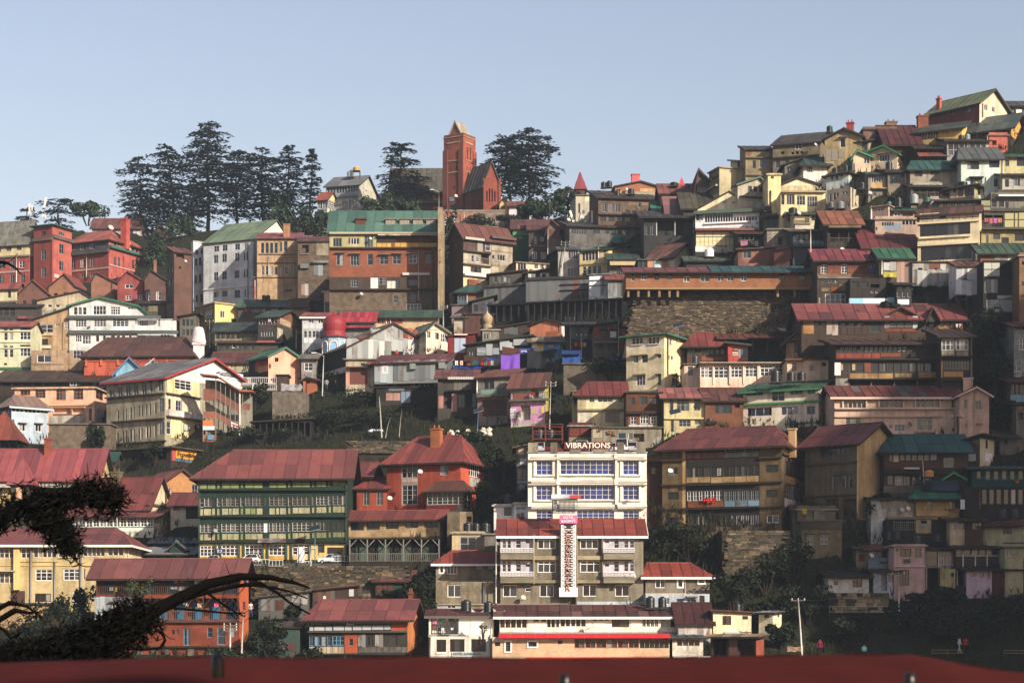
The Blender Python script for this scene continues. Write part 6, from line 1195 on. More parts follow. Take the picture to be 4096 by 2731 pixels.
H("dim wooden shop with a pink stair wall beside the lane",1000,1440,745,1110,'o 4a4440','sh 655 8a4f46 o=.5',"p 1180 1385 770 885 2 g 6f6a64;b 1100 1450 885 900 .5 o 3a3430;r 1010 1065 950 1090 a b07a70;W N11 1070 1155 910 1095;p 1160 1225 925 1130 1 a b0807a;W T22 1232 1310 930 1080;W N11 1315 1390 920 1080;p 1392 1440 920 1080 1 n 5f7a7a;b 1115 1430 740 768 .7 e a0a09c",dY=-.6,name='shop',cat='shop')
H("grey two storey shop with a maroon shutter and a torn green sign",1452,1830,722,1185,'g 8a847c','sh 650 8a544a o=.4',"w 1530 1640 760 880 2 D11 .1;p 1645 1780 770 880 2 g 9a948c;s 1510 1696 882 945 7d9a8c .6;b 1460 1830 940 965 .6 g 6a665e;r 1465 1830 970 1185 a a87870;p 1512 1790 985 1180 2 e 4c2c28;B 1480 1820 870 935 .6 b 5a5650;i 1452 740 950 e0dcd4 .1","r 1825 2000 600 1000 a d8b884",side=1975,yaw=22,dY=-1.0,name='shop',cat='shop')
h=H("pink painted shop house with a balcony at the end of the lane",1835,2222,822,1245,'g c4beb6','sh 690 7d5044 o=.5',"W N11 2078 2145 850 990;b 1830 2290 990 1012 .7 g 7a766e;r 1835 2222 1030 1245 a d694c0;W N11 1945 2058 1060 1225;p 1825 1892 1090 1205 1 n d8d4d8;p 1862 2050 915 990 1 e 7c453c;B 2060 2260 915 990 .6 b 5a5650;c 2080 2180 912 960 .7 a82020,20242c;r 2150 2222 830 910 a d8d098;p 2062 2140 1090 1160 1 n c0a890;p 2180 2210 1070 1145 1 n d8c850","r 2222 2300 700 1300 a b0a84c",side=2265,yaw=16,dY=-1.2,name='shop',cat='shop')
H("maroon boarded stall with a pale blue panel below the cream dome",1112,1430,268,470,'o 7c2c2c','sx 235 b84048 o=.3',"p 1188 1320 290 460 2 n 9fb0c4;p 1120 1185 270 460 1 o 8f3030;b 1190 1340 250 262 .5 n e0d8cc;r 1325 1430 280 380 o 6a2a2a",dY=0,dep=5,name='stall',cat='stall')
H("long dark market row with faded white shop boards",1330,2060,340,520,'o 43403e','sx 265 3f6a60 o=.5',"b 1450 1550 400 490 .2 n 8a949c board;b 1555 1625 360 490 .2 n a8acb0 board;b 1630 1700 405 480 .2 n 98a0a4 board;b 1712 1820 320 430 .2 n b0b8bc board;b 1820 1870 340 440 .2 n bcc0c0 board;b 1870 2035 305 375 .35 n a8acae board;w 1365 1440 440 490 3 W11;t 1460 1545 430 460 c0c8cc Bist .24",dY=-.4,dep=5,yaw=14,name='stall',cat='stall')
H("small grey stone house with two slit windows below the bulbous cream dome",1510,1700,205,330,'g 8a8276','fl a89c8c h=0',"W W11 1525 1545 240 305 1560 1575 245 300 1600 1620 225 285",dY=.6,dep=5)
T(700,1300)
h=H("salmon house with a hipped teal eave and a black cloth on its wall",1065,1430,345,660,'a f4a98a','gy 1245 255 2f6a58 f=3f7a66',"","r 700 1070 200 800 o 3c3632;v 900 1060 370 520 1 4a4440 -;p 950 1055 470 540 1 a d08a70",side=842,yaw=-30,dep=9,dY=0)
sheetq("ragged black cloth pinned to the salmon house wall",1138,1180,365,418,'2a2220','cloth','cloth',d=-.8,lean=.05,Y=h.Yn-.3)
H("grey plank house with a white sash behind the salmon house",1440,1600,380,610,'g 9a9a98','gx 345 8a8880',"W W22 1475 1570 430 520;p 1450 1560 535 585 1 g 8a8a88",dY=2)
H("low purple brown warehouse roof between the temple and the salmon house",430,960,420,480,'a b0a488','gx 318 7a4a46 o=.5 w=1.0',"w 640 700 445 490 3 W11;r 600 720 425 490 a d0c090",dY=1,dep=7,cat='warehouse',name='warehouse')
H("dark open shed with timber posts at the foot of the stone ramp",890,1560,1100,1270,'o 2b2826','sx 1062 5a3c38 o=.4',"v 900 1550 1110 1260 9 3c3632 -;c 1205 1245 1195 1220 .2 e0e0e4",dY=0,dep=4,yaw=8,cat='shed',name='shed')
H("rubble stone ramp wall with stepped edge above the open shed",1110,1490,760,1090,'x 70675c','no',"","",dY=0,dep=5,cat='wall',name='ramp_wall')
H("small red brick shrine hut with an arched roof on the lane corner",1460,1620,625,715,'k b56a4a','gy 1500 598 9a5844',"W N11 1495 1540 635 665",dY=-.5,dep=4,name='hut',cat='hut')
H("white iron railed footbridge with a pale sign by the clinic",770,1165,680,745,'g 8a8680','no',"B 770 1160 600 672 .5 b d8d8d8;B 770 1160 680 745 .6 b d0d0d0;b 885 990 672 745 .7 n b8beb8 signboard;p 820 870 600 660 1 g d0c8b0",dY=1,dep=2,name='footbridge',cat='bridge',drop=.5)
H("brown iron kiosk box beside the footbridge",1165,1285,575,675,'o 4f3c34','fl 4a3c34 h=0',"",dY=0,dep=3,name='kiosk',cat='kiosk')
#left
T(0,850)
h=H("red telephone exchange building with a square stair tower and company sign",800,1240,300,745,'a 8c443c','gx 215 b8604f hr=200 hl=0 o=.6 w=1.4',"""r 800 1245 305 440 o 4d5254;W G21 805 880 375 430 915 970 370 430 1020 1085 355 415;b 780 1250 440 478 .7 o 5a5450;W G22 808 858 535 640 1028 1075 515 615;W W22 918 965 530 625;b 800 1245 640 660 .15 a b0958c;W G22 920 970 700 745 1030 1075 690 745;i 990 480 745 b8b0ac .1""","r 1235 1700 200 800 a b8564c;W G12 1302 1326 320 420;W W12 1345 1370 325 425;W D12 1505 1530 350 455 1548 1575 355 455;b 1240 1660 430 460 .7 n 35685c;W G12 1302 1328 508 612 1347 1372 512 618 1508 1532 540 640 1550 1576 545 648;i 1402 500 690 8a3a34;b 1240 1640 640 652 .15 a c09a8c;s 1405 1482 338 455 ecdcc0 .14;t 1418 1474 415 445 3a3634 BSNL .2",side=1640,yaw=38,drop=5)  # left face colour darkened as shaded, right face lightened as sunlit
h.chimney(1428,82,82,'c04c40','wall',v=5)
u,z=h.sidef.uv(qx(1443),qy(380));m=MB();m.lathe([(.001,0),(.42,0),(.42,.05),(.001,.05)],16)
o=m.obj('emblem',mat('paint','8d9298'),h.root,True,h.sidef.P(u,-.16,z));o.rotation_euler=(R(90),0,R(90))
m=MB();m.box(-.5,.55,-.2,-.17,-.05,.05);o=m.obj('emblem_arrow',mat('paint','c07a3a'),h.root,False,h.sidef.P(u,-.02,z));o.rotation_euler=(0,R(-35),R(90))
H("exchange stair tower",385,597,145,795,'a 8f423a','fl 4a6a5c h=0 o=.7',"W D21 465 525 215 260;b 380 600 290 325 .4 g 6f6460;W G22 470 525 430 540 472 525 630 740","r 590 830 100 900 a b85a4e;W S31 675 735 218 270;b 597 825 285 320 .4 g 6f6460;W G22 678 730 360 470 678 730 555 665;b 618 670 705 745 .1 n d8b0a8",side=820,yaw=38,dY=-2.5)  # tower's right face coloured lighter as sunlit, its left face darker
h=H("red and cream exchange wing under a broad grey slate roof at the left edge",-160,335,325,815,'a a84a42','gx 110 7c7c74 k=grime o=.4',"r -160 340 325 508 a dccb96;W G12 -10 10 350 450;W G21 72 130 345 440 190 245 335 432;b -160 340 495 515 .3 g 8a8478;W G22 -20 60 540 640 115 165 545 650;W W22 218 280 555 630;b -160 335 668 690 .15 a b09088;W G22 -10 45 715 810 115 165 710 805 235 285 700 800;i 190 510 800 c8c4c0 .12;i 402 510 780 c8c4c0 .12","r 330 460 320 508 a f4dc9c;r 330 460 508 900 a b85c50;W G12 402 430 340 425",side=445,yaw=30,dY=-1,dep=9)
H("blue grey ridge bungalow with a red roof behind the exchange",1050,1600,175,330,'a b8b4b4','gx 75 84504a o=.5',"w 1060 1110 140 190 1 S21;W D12 1480 1520 200 290;r 1560 1620 180 300 a c8c0b0",dY=14,drop=6)
H("dark red gabled cottage under the cedars",1750,1960,235,330,'o 5a4440','gy 1825 152 6d4642',"",dY=12,drop=6)
h=H("brick warehouse gable with a red roof, second from the left in the gabled row",555,860,835,960,'k b07a5c','gy 735 700 a0524e o=.3',"W N11 610 660 920 955;W N11 720 780 910 945","r 850 1050 600 1100 g 8a7a6c;w 865 980 825 880 3 W11",side=1000,yaw=24,dY=0)
H("brick warehouse gable with a red roof, leftmost of the gabled row",215,545,920,1190,'k 7a5246','gy 375 775 a0524e o=.3',"W D12 262 300 1005 1090 360 410 990 1120;W D12 360 412 1040 1120",dY=-.5,yaw=12)
H("brick warehouse gable with a red roof, third from the left in the gabled row",1040,1295,785,960,'k a5705a','gy 1100 685 a84e4c o=.3',"i 1280 780 960 5a4a44",side=1340,yaw=18,dY=0)
H("crimson washed warehouse gable with a white vent",1340,1638,785,1005,'a 9a4644','gy 1450 672 b04848 o=.3',"W W21 1428 1520 818 865;W W22 1435 1502 945 1000 1560 1620 935 998",dY=-.6,yaw=8)
H("dark brick warehouse gable with tall arched white windows",1648,1890,765,1010,'k 75544a','gy 1720 655 6a4a44 o=.3',"W W22 1668 1718 905 1005 1780 1835 900 1000",dY=-.4,yaw=10).chimney(1770,570,30,'a8765c')
H("cream cottage with an arched window under a red tin roof at the left edge",-120,195,858,1020,'a d4cca0','gx 808 a8524c o=.5',"W D12 92 125 890 970;b -120 200 1010 1026 .3 g 8a8478","r 190 280 800 1100 o 7a5a48",side=275,yaw=24,dY=-.3)
H("dusky verandah storeys below the cream cottage at the left edge",-120,400,1070,1300,'o 4d4846','sh 1040 4a403c',"v -100 180 1080 1180 4 5a5450 b;w 0 350 1210 1270 5 D11;a 210 400 1180 1215 .8 z a0504c",dY=-.6)
H("buff house with a shallow curved gable below the warehouse row",420,1078,1000,1160,'g c0b294','gy 915 895 6a5048 o=.3',"w 545 680 1050 1080 2 W11 .5;W W11 600 640 1090 1140;B 520 760 1100 1150 .6 b a8a8a4",dY=-1,dep=7)
H("green sheeted water tank shelter on the ridge of the white hotel",1080,1235,868,970,'n 2f6a50','no',"W N11 1115 1185 905 960",dY=2,dep=4,cat='shelter',name='shelter')
h=H("white guest house with a low green gable, slate bands and many white windows",790,1562,1060,1520,'a d3d9da','gy 1140 965 2f6c52 f=3a7a5c o=.6',"""w 840 985 1080 1165 3 W12 .2;W W42 1062 1208 1060 1165;W W42t 1262 1368 1072 1165;W W21 1455 1525 1078 1105;b 770 1835 1180 1212 .5 g 5c666c;r 1030 1045 1040 1180 a b8c0c4
W W43 860 985 1215 1305;W W43 1070 1208 1215 1302;W W43 1282 1465 1212 1300;W W31 1535 1570 1225 1275;b 795 2035 1348 1385 .5 g 5c666c
r 790 1562 1390 1520 a e0dcd8;W W32 860 930 1400 1475;W O11 1095 1130 1400 1470 1175 1205 1405 1470;W W32 940 1035 1400 1500;W O11 1265 1310 1400 1460;w 1330 1425 1405 1460 2 O11;W W11 1470 1500 1400 1435;W W41 1548 1655 1395 1440""",dY=-1)
H("white guest house terrace wing",1562,2010,1225,1450,'a dde1e1','fl b8bcbc h=0 o=.1',"W W42 1590 1690 1215 1295;w 1830 1935 1392 1425 3 W11 .1;W W31 1560 1660 1395 1445;i 1820 1215 1290 3a6a58",dY=-.9,dep=6)
for xx,yy in((1658,1132),(1805,1132),(1850,1145),(1858,1300),(2020,1302)):
 pass
h=H("brown left wing of hotel rooms with a sloping green eave and white casements",355,790,1225,1570,'g b3946e','sx 1085 2f6a52 o=.5',"W W32 395 605 1275 1370;b 385 605 1370 1405 .3 a c9b898;W W21 635 682 1265 1298;W W32 738 812 1255 1330;W D31 425 548 1440 1515;b 405 585 1515 1550 .35 a d8cdb8;i 720 1250 1560 a08a6c",dY=-1.2,dep=8)
H("brown left wing ground storeys",355,960,1570,1745,'g ad9070','no',"W W21 425 585 1625 1710;W V32 835 950 1568 1665;W V11 760 790 1570 1605;r 355 720 1720 1745 g 8a7a60",dY=-1.25,dep=8)
H("pale olive flats with white slatted bands at the left edge",-120,352,1300,1765,'a cfd0ac','gx 1250 b05a54 o=.4',"w 45 150 1325 1345 2 D11;W D21 228 345 1310 1340;w 45 150 1370 1455 2 W12;W W32 228 348 1365 1450;b -120 352 1350 1358 .2 a dcdcbc;b -120 352 1470 1480 .2 a dcdcbc;w 45 150 1520 1538 2 D11;W D21 228 350 1508 1528;w 45 150 1560 1650 2 W12;W W32 228 355 1545 1640;b -120 352 1540 1548 .2 a dcdcbc;w 45 80 1715 1740 1 D11;b -120 360 1765 1790 .3 n 35684c",dY=-1.2)
H("towering dark brick flats seen edge on between the warehouses and the white block",1985,2185,440,1200,'k 6d4d42','sh 400 8a5048 o=.4',"W N11 2010 2100 480 520","r 1880 1990 400 1300 g 6f675c;w 1915 1970 620 700 2 D11;w 1915 1970 760 840 2 D11;w 1915 1970 960 1040 2 D11",side=1905,yaw=-26,dY=1)
H("yellow shuttered shack wall beside the white guest house terrace",1580,1900,1030,1150,'o 5f584c','sh 1008 4a443e',"w 1600 1680 1050 1125 2 D21;p 1700 1800 1060 1130 1 g 8a8464",dY=-.7,dep=5)
H("dim grey stair house right of the white guest house",2050,2240,1180,1420,'g 6c675c','sx 1150 4a4844',"w 2080 2200 1220 1290 3 D11;w 2080 2200 1330 1400 3 D11",dY=-1)
T(700,850)
h=H("big whitewashed block with small square windows and a faded green roof",325,895,300,1070,'a ced3d8','gx 120 7d9a7a o=.25 g=f0e6d6 w=1.6',"""r 325 900 250 345 g b0b4b6;W G22 443 502 382 448 538 598 370 440 682 740 358 425;W G11 792 808 345 415 825 838 345 415;W G22 440 492 485 578 535 590 472 568 680 735 462 555;W G11 785 800 452 545 815 830 450 545;W G22 440 492 682 775 535 590 670 765 680 735 660 750;W G11 785 800 650 742 815 830 648 740;b 325 895 850 866 .15 a dde0e4;W G22 442 500 905 965 535 598 895 960 680 742 882 975;W G11 795 808 875 965 825 838 872 1000;i 835 340 1010 5a5654""","",side=1405,yaw=32,dep=14)
H("whitewashed block chamfer",208,325,330,1070,'a c3c9d0','fl b4b8ba h=0 o=.05',"W G12 232 265 425 480 295 318 415 470 230 252 525 610 275 302 512 605 228 250 720 808 275 300 705 800 240 262 940 1025 290 318 930 1020",yaw=-25,side=190,dY=.3,dep=6)
h=H("tan plaster house with tall narrow shuttered windows right of the white block",935,1402,295,1000,'g bb9a72','sh 235 a5525a o=.35',"w 980 1170 345 465 4 G12 .3;W G12 1195 1222 335 445 1240 1282 328 442;W W12 1328 1355 380 440;b 960 1370 470 480 .2 g a08460;b 935 1380 570 580 .2 g a08460;w 985 1115 612 712 3 W12 .3;W D12 1140 1168 620 708;W W12 1202 1225 625 710 1252 1288 620 705 1318 1352 600 698;i 1068 500 720 b8b0a0",dY=-.5)
h.chimney(1275,140,70,'b08058','wall',pots=False,v=2)
H("glazed tin extension with salmon panels below the tan plaster house",905,1390,740,985,'g b8685a','sh 715 9a9490 o=.3',"w 910 1055 745 835 1 W32;r 905 1055 838 985 a c8746a;W D21 948 1000 868 895;w 1060 1250 730 880 1 W43;p 1060 1250 885 940 2 n a8a0a8;w 1270 1390 725 805 1 W32;W D21 1285 1335 840 890;b 1250 1340 880 905 .4 o 6a5a54",dY=-1.6,dep=5)
H("narrow dark stone house with a bay box beside the great brick tenement",1402,1760,325,960,'x 695a4c','gx 285 7d4a4c o=.3',"p 1610 1750 335 490 1 g a59a84;W N11 1630 1655 360 425 1672 1698 360 425;W N11 1450 1525 370 460;b 1430 1530 590 640 .5 e 6a7270;P 1580 1685 590 715 e 7a8286,868e92;b 1570 1750 555 580 .6 e 8a928e;b 1430 1530 470 480 .2 g 8a7a68;P 1440 1520 820 940 e b08a78,a8a8a8",dY=.6)
H("brick chimneyed roof lump above the narrow stone house",1410,1700,225,330,'g a08866','fl 8a7a64 h=0',"r 1605 1635 215 260 n b8b4ac",dY=4,dep=5)
H("bright yellow plaster block with one white window and a dark side",455,715,1035,1345,'a f0cc72','fl b8a070 h=.1',"W W21 515 568 1120 1200;W S11 528 562 1258 1300;W D11 642 700 1210 1268","r 200 460 900 1700 g 8d8466;W W41 350 432 1120 1200;W W21 290 320 1150 1190;W D21 350 430 1290 1370",side=235,yaw=-30,dY=-.4)
H("flat grey roof box behind the bright yellow block",345,612,975,1040,'g 8d8d8c','fl 9a9a98 h=0',"",dY=3,dep=4,name='roof_box',cat='box')
H("long shanty with a mixed green and rust roof and washing",718,1305,1072,1200,'o 55504c','gx 1000 4f6e62 o=.5 alt=.2,2f7a66',"W W11 745 770 1085 1105;w 870 1030 1070 1130 4 W12 .2;p 1098 1180 1062 1125 1 n 9aa4aa;p 1228 1300 1055 1120 1 n 8a949a;c 800 860 1090 1150 .3 a8506a,6a4a50",dY=-1)
H("tan end house of the long shanty with dark windows",1308,1500,1048,1150,'a b58f66','gx 990 6a4a3e o=.5',"W B21 1325 1365 1040 1095;W B21 1408 1460 1045 1100","r 1495 1600 900 1200 a e09a64",side=1542,yaw=24,dY=-1)
H("torn plaster house with exposed brick and a dark green roof",948,1165,1185,1470,'o 4e4a44','gx 1125 40605a o=.5',"w 960 1160 1190 1270 6 W12 .15;p 960 1160 1275 1300 3 o 6a4434;c 1070 1105 1212 1262 .3 d8b8cc;w 985 1130 1355 1410 5 W12 .15;r 950 1165 1420 1470 o 3f3c38","r 1160 1460 1000 1320 k 8a5a44;r 1160 1230 1320 1450 g c8bca4;r 1200 1320 1180 1290 a c9ae8c",side=1445,yaw=22,dY=-1.6)
H("dark green roofed shanty with a wire crossed front",455,945,1345,1490,'g 6f6a58','gx 1262 46584e o=.5',"w 470 740 1360 1440 5 D21 .3;w 790 940 1350 1420 3 D21 .3;r 455 780 1440 1490 g 8a8464;p 780 950 1420 1460 2 g a09a84",dY=-1.6)
H("lowest brown shanty with a red edged awning above the temple roofs",480,1180,1480,1600,'o 534d44','sh 1465 6a4a44',"w 500 900 1500 1560 6 D21 .4;W W21 650 720 1490 1545;a 935 1150 1460 1485 .7 z c05a50",dY=-1.8)
h=H("peach coloured house with three white double windows and a glazed lower floor",1700,2295,895,1140,'a ecc2a0','fl e8e0dc h=0 o=.35',"W W31 1825 1928 908 980;W W31 2005 2108 905 978;W W31 2165 2270 905 978;b 1690 2300 1010 1022 .2 a c8a080;w 1708 2285 1020 1135 1 G92","r 2280 2400 800 1200 a d0a888;W S12 2345 2390 880 980",side=2395,yaw=14,dY=-.6)
H("crowded dark verandah floor above the peach house",1755,2400,770,885,'o 4a403a','sh 735 4a4440',"W G31 2012 2090 770 850;v 1770 2000 775 860 2 c8c4bc -",dY=.2,dep=5)
H("grey white boarded house with a rose roof behind the red dome",1450,1760,1190,1490,'a b9bcc0','sh 1145 ab5a58 f=e4e0dc o=.4',"W W31 1518 1578 1212 1262;W W31 1630 1722 1210 1265;p 1455 1750 1275 1330 4 n c0c4c6;w 1470 1600 1352 1422 3 W12;w 1605 1690 1350 1425 2 G21;p 1465 1690 1430 1490 4 n ccd0d2",dY=-1.4)
h=H("scarlet sheet roofed shed behind the red dome",1880,2270,1245,1480,'a 77767a','gx 1140 d03048 o=.4 w=.7 v=.7',"a 1890 2250 1290 1320 .9 z d03048;W D21 1960 2000 1250 1290;b 2195 2215 1250 1290 .1 o 9a6a4c",dY=-1.4,dep=7,cat='shed',name='shed')
T(0,1300)
h=H("terracotta assembly hall with a long brown hipped roof",960,2180,335,480,'a c6593c','gx 148 70483e hl=130 hr=170 o=.7 w=1.5',"w 1032 1140 352 405 1 T31;w 1212 1322 345 398 1 W41;w 1392 1505 335 388 1 T41;w 1575 1690 328 382 1 T41;w 1760 1870 318 375 1 T41;W T21 1980 2020 318 370 2095 2132 310 362;b 960 2180 400 412 .15 a d06a4c;b 975 1000 365 470 .25 a cf6446;b 1145 1170 360 465 .25 a cf6446;b 1335 1360 355 460 .25 a cf6446;b 1520 1545 350 455 .25 a cf6446;b 1700 1725 345 450 .25 a cf6446;b 1890 1915 340 445 .25 a cf6446","r 2170 2500 200 600 a da6040;W W21 2225 2255 320 375;W N11 2330 2370 330 375",side=2385,yaw=14,dY=0,dep=9,name='hall',cat='hall')
H("long rusty skeleton roof over the old bazaar yard",-120,1330,640,700,'o 3d332e','sh 515 43342e o=.3 w=2.2 k=tin',"v -100 1320 650 695 12 3a302a -;W W21 795 875 645 690",dY=1,dep=12,cat='shed',name='shed')
h=H("sky blue gabled house with a red cross roof",1320,1655,540,690,'a 7db8d8','gy 1475 372 b0544e f=4a86b8 o=.6',"r 1320 1640 400 535 a 2f5f8c;W L31 1382 1480 560 655 1502 1605 552 640",dY=-.6,yaw=10,dep=7)
H("sky blue house cross wing",1600,1780,505,690,'a 86bcd8','gy 1760 385 b0544e f=c8c8c8 o=.5',"W W31 1660 1750 560 600",dY=.6,yaw=10,dep=5)
h=H("peach plaster lodge with brown framed windows on a stone terrace",165,1078,722,1135,'a eab491','fl d8b898 h=.1 o=.4',"W O31 232 345 742 800;W O32t 402 518 735 832;W O32t 640 750 722 855;W O32t 838 948 715 848;b 165 1078 905 922 .2 a d8a684;W N11 605 800 950 1010 820 955 950 1020;r 600 960 935 1130 k 7d5a4c;W O12 1012 1048 950 1090;r 560 985 1030 1130 g b8b2a4","r 1070 1250 600 1200 a f0bb98;W O22 1095 1180 720 850;p 1100 1215 965 1135 2 e a59a94",side=1216,yaw=18,dY=0)
h=H("powder blue two storey house with white glazing and a dormer",130,550,905,1290,'a a9bacb','gx 815 9a8074 hl=100 hr=60 f=b4c4ce o=.6',"w 138 272 905 990 3 W11 .05;w 282 412 905 1000 3 W11 .05;w 420 550 900 1005 3 W11 .05;W W21h 218 290 1125 1210;W W21h 402 472 1130 1215;r 130 165 1075 1290 o 5a6a78","r -100 135 800 1400 a 8396a8;w 20 120 920 1005 3 W11 .1;r -100 140 1075 1400 o 46525c",side=-20,yaw=-24,dY=0)
H("powder blue house dormer",310,398,850,870,'a 8fa0ae','gy 350 812 a08878 f=d0dce4 o=.4',"",dY=-1.0,dep=3,drop=.3)
H("rubble retaining terrace below the peach lodge",560,1260,1135,1440,'x 77695a','fl 7a6c5c h=0',"",dY=-.3,dep=4,cat='wall',name='retaining_wall')
H("curved copper red pagoda roof on carved posts at the left edge",-90,115,1310,1480,'o 4d463c','py 985 96452e o=1.6',"W N11 20 50 1340 1420 60 95 1340 1420;p -60 110 1430 1475 3 o 5a5246",dY=-1,dep=4,name='pavilion',cat='pavilion')
H("green awninged dark workshop beside the corner building",1030,1300,1548,1640,'o 45423e','gx 1460 276a5c o=.4',"w 1060 1280 1560 1620 4 G11",dY=0,dep=6,name='workshop',cat='workshop')
h=H("tall grey buff corner building with a white clinic gable and three rows of windows",1215,1878,590,1340,'g a39a82','gx 385 84858a f=a03038 g=f4e6e4 o=.7 w=1.8 at=1',"""w 1240 1310 735 870 1 G22;w 1340 1395 705 850 1 G22;w 1430 1490 685 830 1 G22;w 1520 1580 665 815 1 G22;w 1615 1672 650 795 1 G22;w 1708 1765 625 770 1 G22;w 1802 1862 605 750 1 G22;b 1215 1880 800 815 .5 o 4a443c
W G12 1335 1355 970 1105 1390 1410 960 1090 1428 1445 950 1085 1480 1503 940 1075 1518 1535 930 1060 1575 1592 920 1045 1612 1630 915 1045 1660 1680 905 1035 1702 1722 895 1028 1762 1785 885 1015;w 1810 1880 835 990 1 G32;b 1290 1880 1080 1095 .5 o 4a443c
W G12 1330 1352 1225 1345 1392 1412 1210 1340 1425 1445 1205 1335 1478 1502 1190 1325;W W12 1512 1535 1185 1315;W G12 1572 1592 1180 1305;W W12 1602 1625 1170 1300 1662 1688 1155 1285;W G12 1702 1722 1150 1280 1762 1785 1140 1270;w 1812 1890 1095 1250 1 G32;b 1215 1900 1335 1350 .4 o 4a443c""","""r 1878 3200 300 560 a f4e6e4;r 1905 2275 575 800 a e0cc94;W W32t 1995 2182 608 738;b 1890 2280 800 815 .4 o 5a5248;r 1890 2280 815 1060 a d9cdb0;W V22 2005 2068 860 985;W S12 1920 1950 840 980;B 1890 2275 990 1055 .7 s e4dcd4;r 1950 2275 1080 1300 a f2dc9c;W W12 1902 1950 1095 1245;W V12 2220 2250 1130 1290;b 2085 2125 1130 1200 .25 n b0b8b0 meter_box;b 2135 2170 1145 1190 .25 n b8beb4 meter_box
b 2435 2765 535 612 .12 n ece8ec signboard;t 2470 2725 545 558 4a4858 Smt._CHANDER_KAUR_SOOD .2;t 2450 2752 564 577 4a4858 MEMORIAL_PHYSIOTHERAPY_CLINIC .2;t 2500 2755 583 600 4a4858 मेमोरियल_फिजियोथेरेपी_क्लिनिक .2""",side=2930,yaw=42,dep=20,dY=0,drop=6,name='corner_building',cat='building')
h.tall=True
H("shuttered bazaar shops below the corner building with an old drinks advertisement",1300,1950,1400,1568,'o 3f3933','fl 55504a h=0 o=.8',"p 1310 1390 1455 1540 1 e b0b8bc;w 1500 1560 1480 1540 1 N11;W N11 1600 1900 1440 1540","b 1955 1995 1375 1545 .1 n a84a48 signboard;b 1998 2240 1420 1530 .12 n c8901e signboard;t 2015 2220 1455 1505 4a2818 Frontline .2;b 1998 2240 1535 1565 .14 n 4a6a8a signboard;r 1950 2300 1340 1600 o 4a2e28",side=2310,yaw=40,dY=-.6,dep=12,drop=5,name='shop_row',cat='shop')
T(0,1720)
h=H("rose red roofed lodge with two white barge boarded dormers",-240,1100,545,800,'a d8b878','gx 222 b05058 o=.7 w=1.0 c=6',"b -240 870 620 660 1.2 g b0aca0;w 445 780 685 745 3 T32;p 440 780 750 815 3 n 2c6a54;r 440 780 660 820 o 2c5a48;W G32 -20 30 660 745;p 330 440 735 810 1 n c84a44",dY=0,dep=10)
h.chimney(545,100,70,'a0543c','brick',v=4)
for lab,ax,x0,x1 in(("lodge dormer left",415,355,480),("lodge dormer right",870,800,940)):
 H(lab,x0,x1,505,530,'o 5c5446','gy %d 390 a84a50 f=dcd8cc o=.6'%ax,"",dY=-.8,dep=4,drop=.6)
H("lodge verandah roof",400,880,655,700,'o 3f5648','sh 572 b84c54 o=.4',"",dY=-1.8,dep=1.8,drop=.2)
H("lodge half timbered gable",-230,110,560,640,'a e8ca80','gy -60 200 b84c54 f=8a8474 o=.6',"p -200 80 480 560 3 a e6c87c",dY=-.9,dep=6,drop=3)
H("slim octagonal timber turret with a red candle snuffer spire",120,335,610,1140,'o 575040','py 320 b0525a o=.5',"p 180 250 650 805 1 n d8a888;W N11 270 300 650 740;W G12 175 235 960 1060;W N11 260 300 980 1060;p 170 310 1075 1135 4 o 6a6250",dY=-2,dep=3.2,name='turret',cat='tower')
h=H("half timbered house with a red roof and a carved bargeboard gable",880,1700,860,990,'a cdbfa0','gx 548 8c4240 o=.6 w=1.2',"W N11 1400 1460 800 860;r 880 1700 870 990 o 4a443c","r 1690 1950 500 1000 a d8c8a4;W N11 1735 1790 770 850;b 1680 1960 850 872 .3 o 6a6252;b 1740 1750 700 860 .15 o 5a5040;b 1880 1890 700 860 .15 o 5a5040",side=1945,yaw=28,dY=0,dep=8)
h.chimney(1330,480,110,'7a6a50','stone',v=3)
H("red roofed lower wing with dark openings beside the carved gable",1945,2260,850,1010,'a c8bfa8','gx 722 7d3c3a o=.5',"W N11 1980 2050 870 915;r 2120 2260 850 1010 o 332e2a",dY=.3)
h=H("green half timbered gallery of white sash windows under a low red roof",400,1752,985,1160,'a d9dbc9','gx 905 8a4442 o=.6 w=1.4',"w 420 1050 1010 1105 8 W23 .12;w 1060 1752 985 1098 9 W23 .1;p 420 1752 1110 1158 12 n e4e4d4;b 400 1752 1104 1110 .08 n 2c5a4c","r 1745 2200 900 1300 a e0d8bc;W W33 1768 1850 985 1075;W N11 1875 1905 1000 1080 1972 2005 1005 1085 2068 2100 1010 1092;b 1925 1932 985 1170 .06 n 2c5a4c post;b 2045 2052 985 1172 .06 n 2c5a4c post",side=2120,yaw=16,dY=0,name='gallery_house')
h=H("honey brick gabled house with a plum red roof",1880,2262,585,760,'k c08552','gy 2075 448 84423f o=.4',"W W22 1898 1952 650 710;W G22 2190 2255 620 750",side=1640,yaw=-24,dY=0,dep=9)
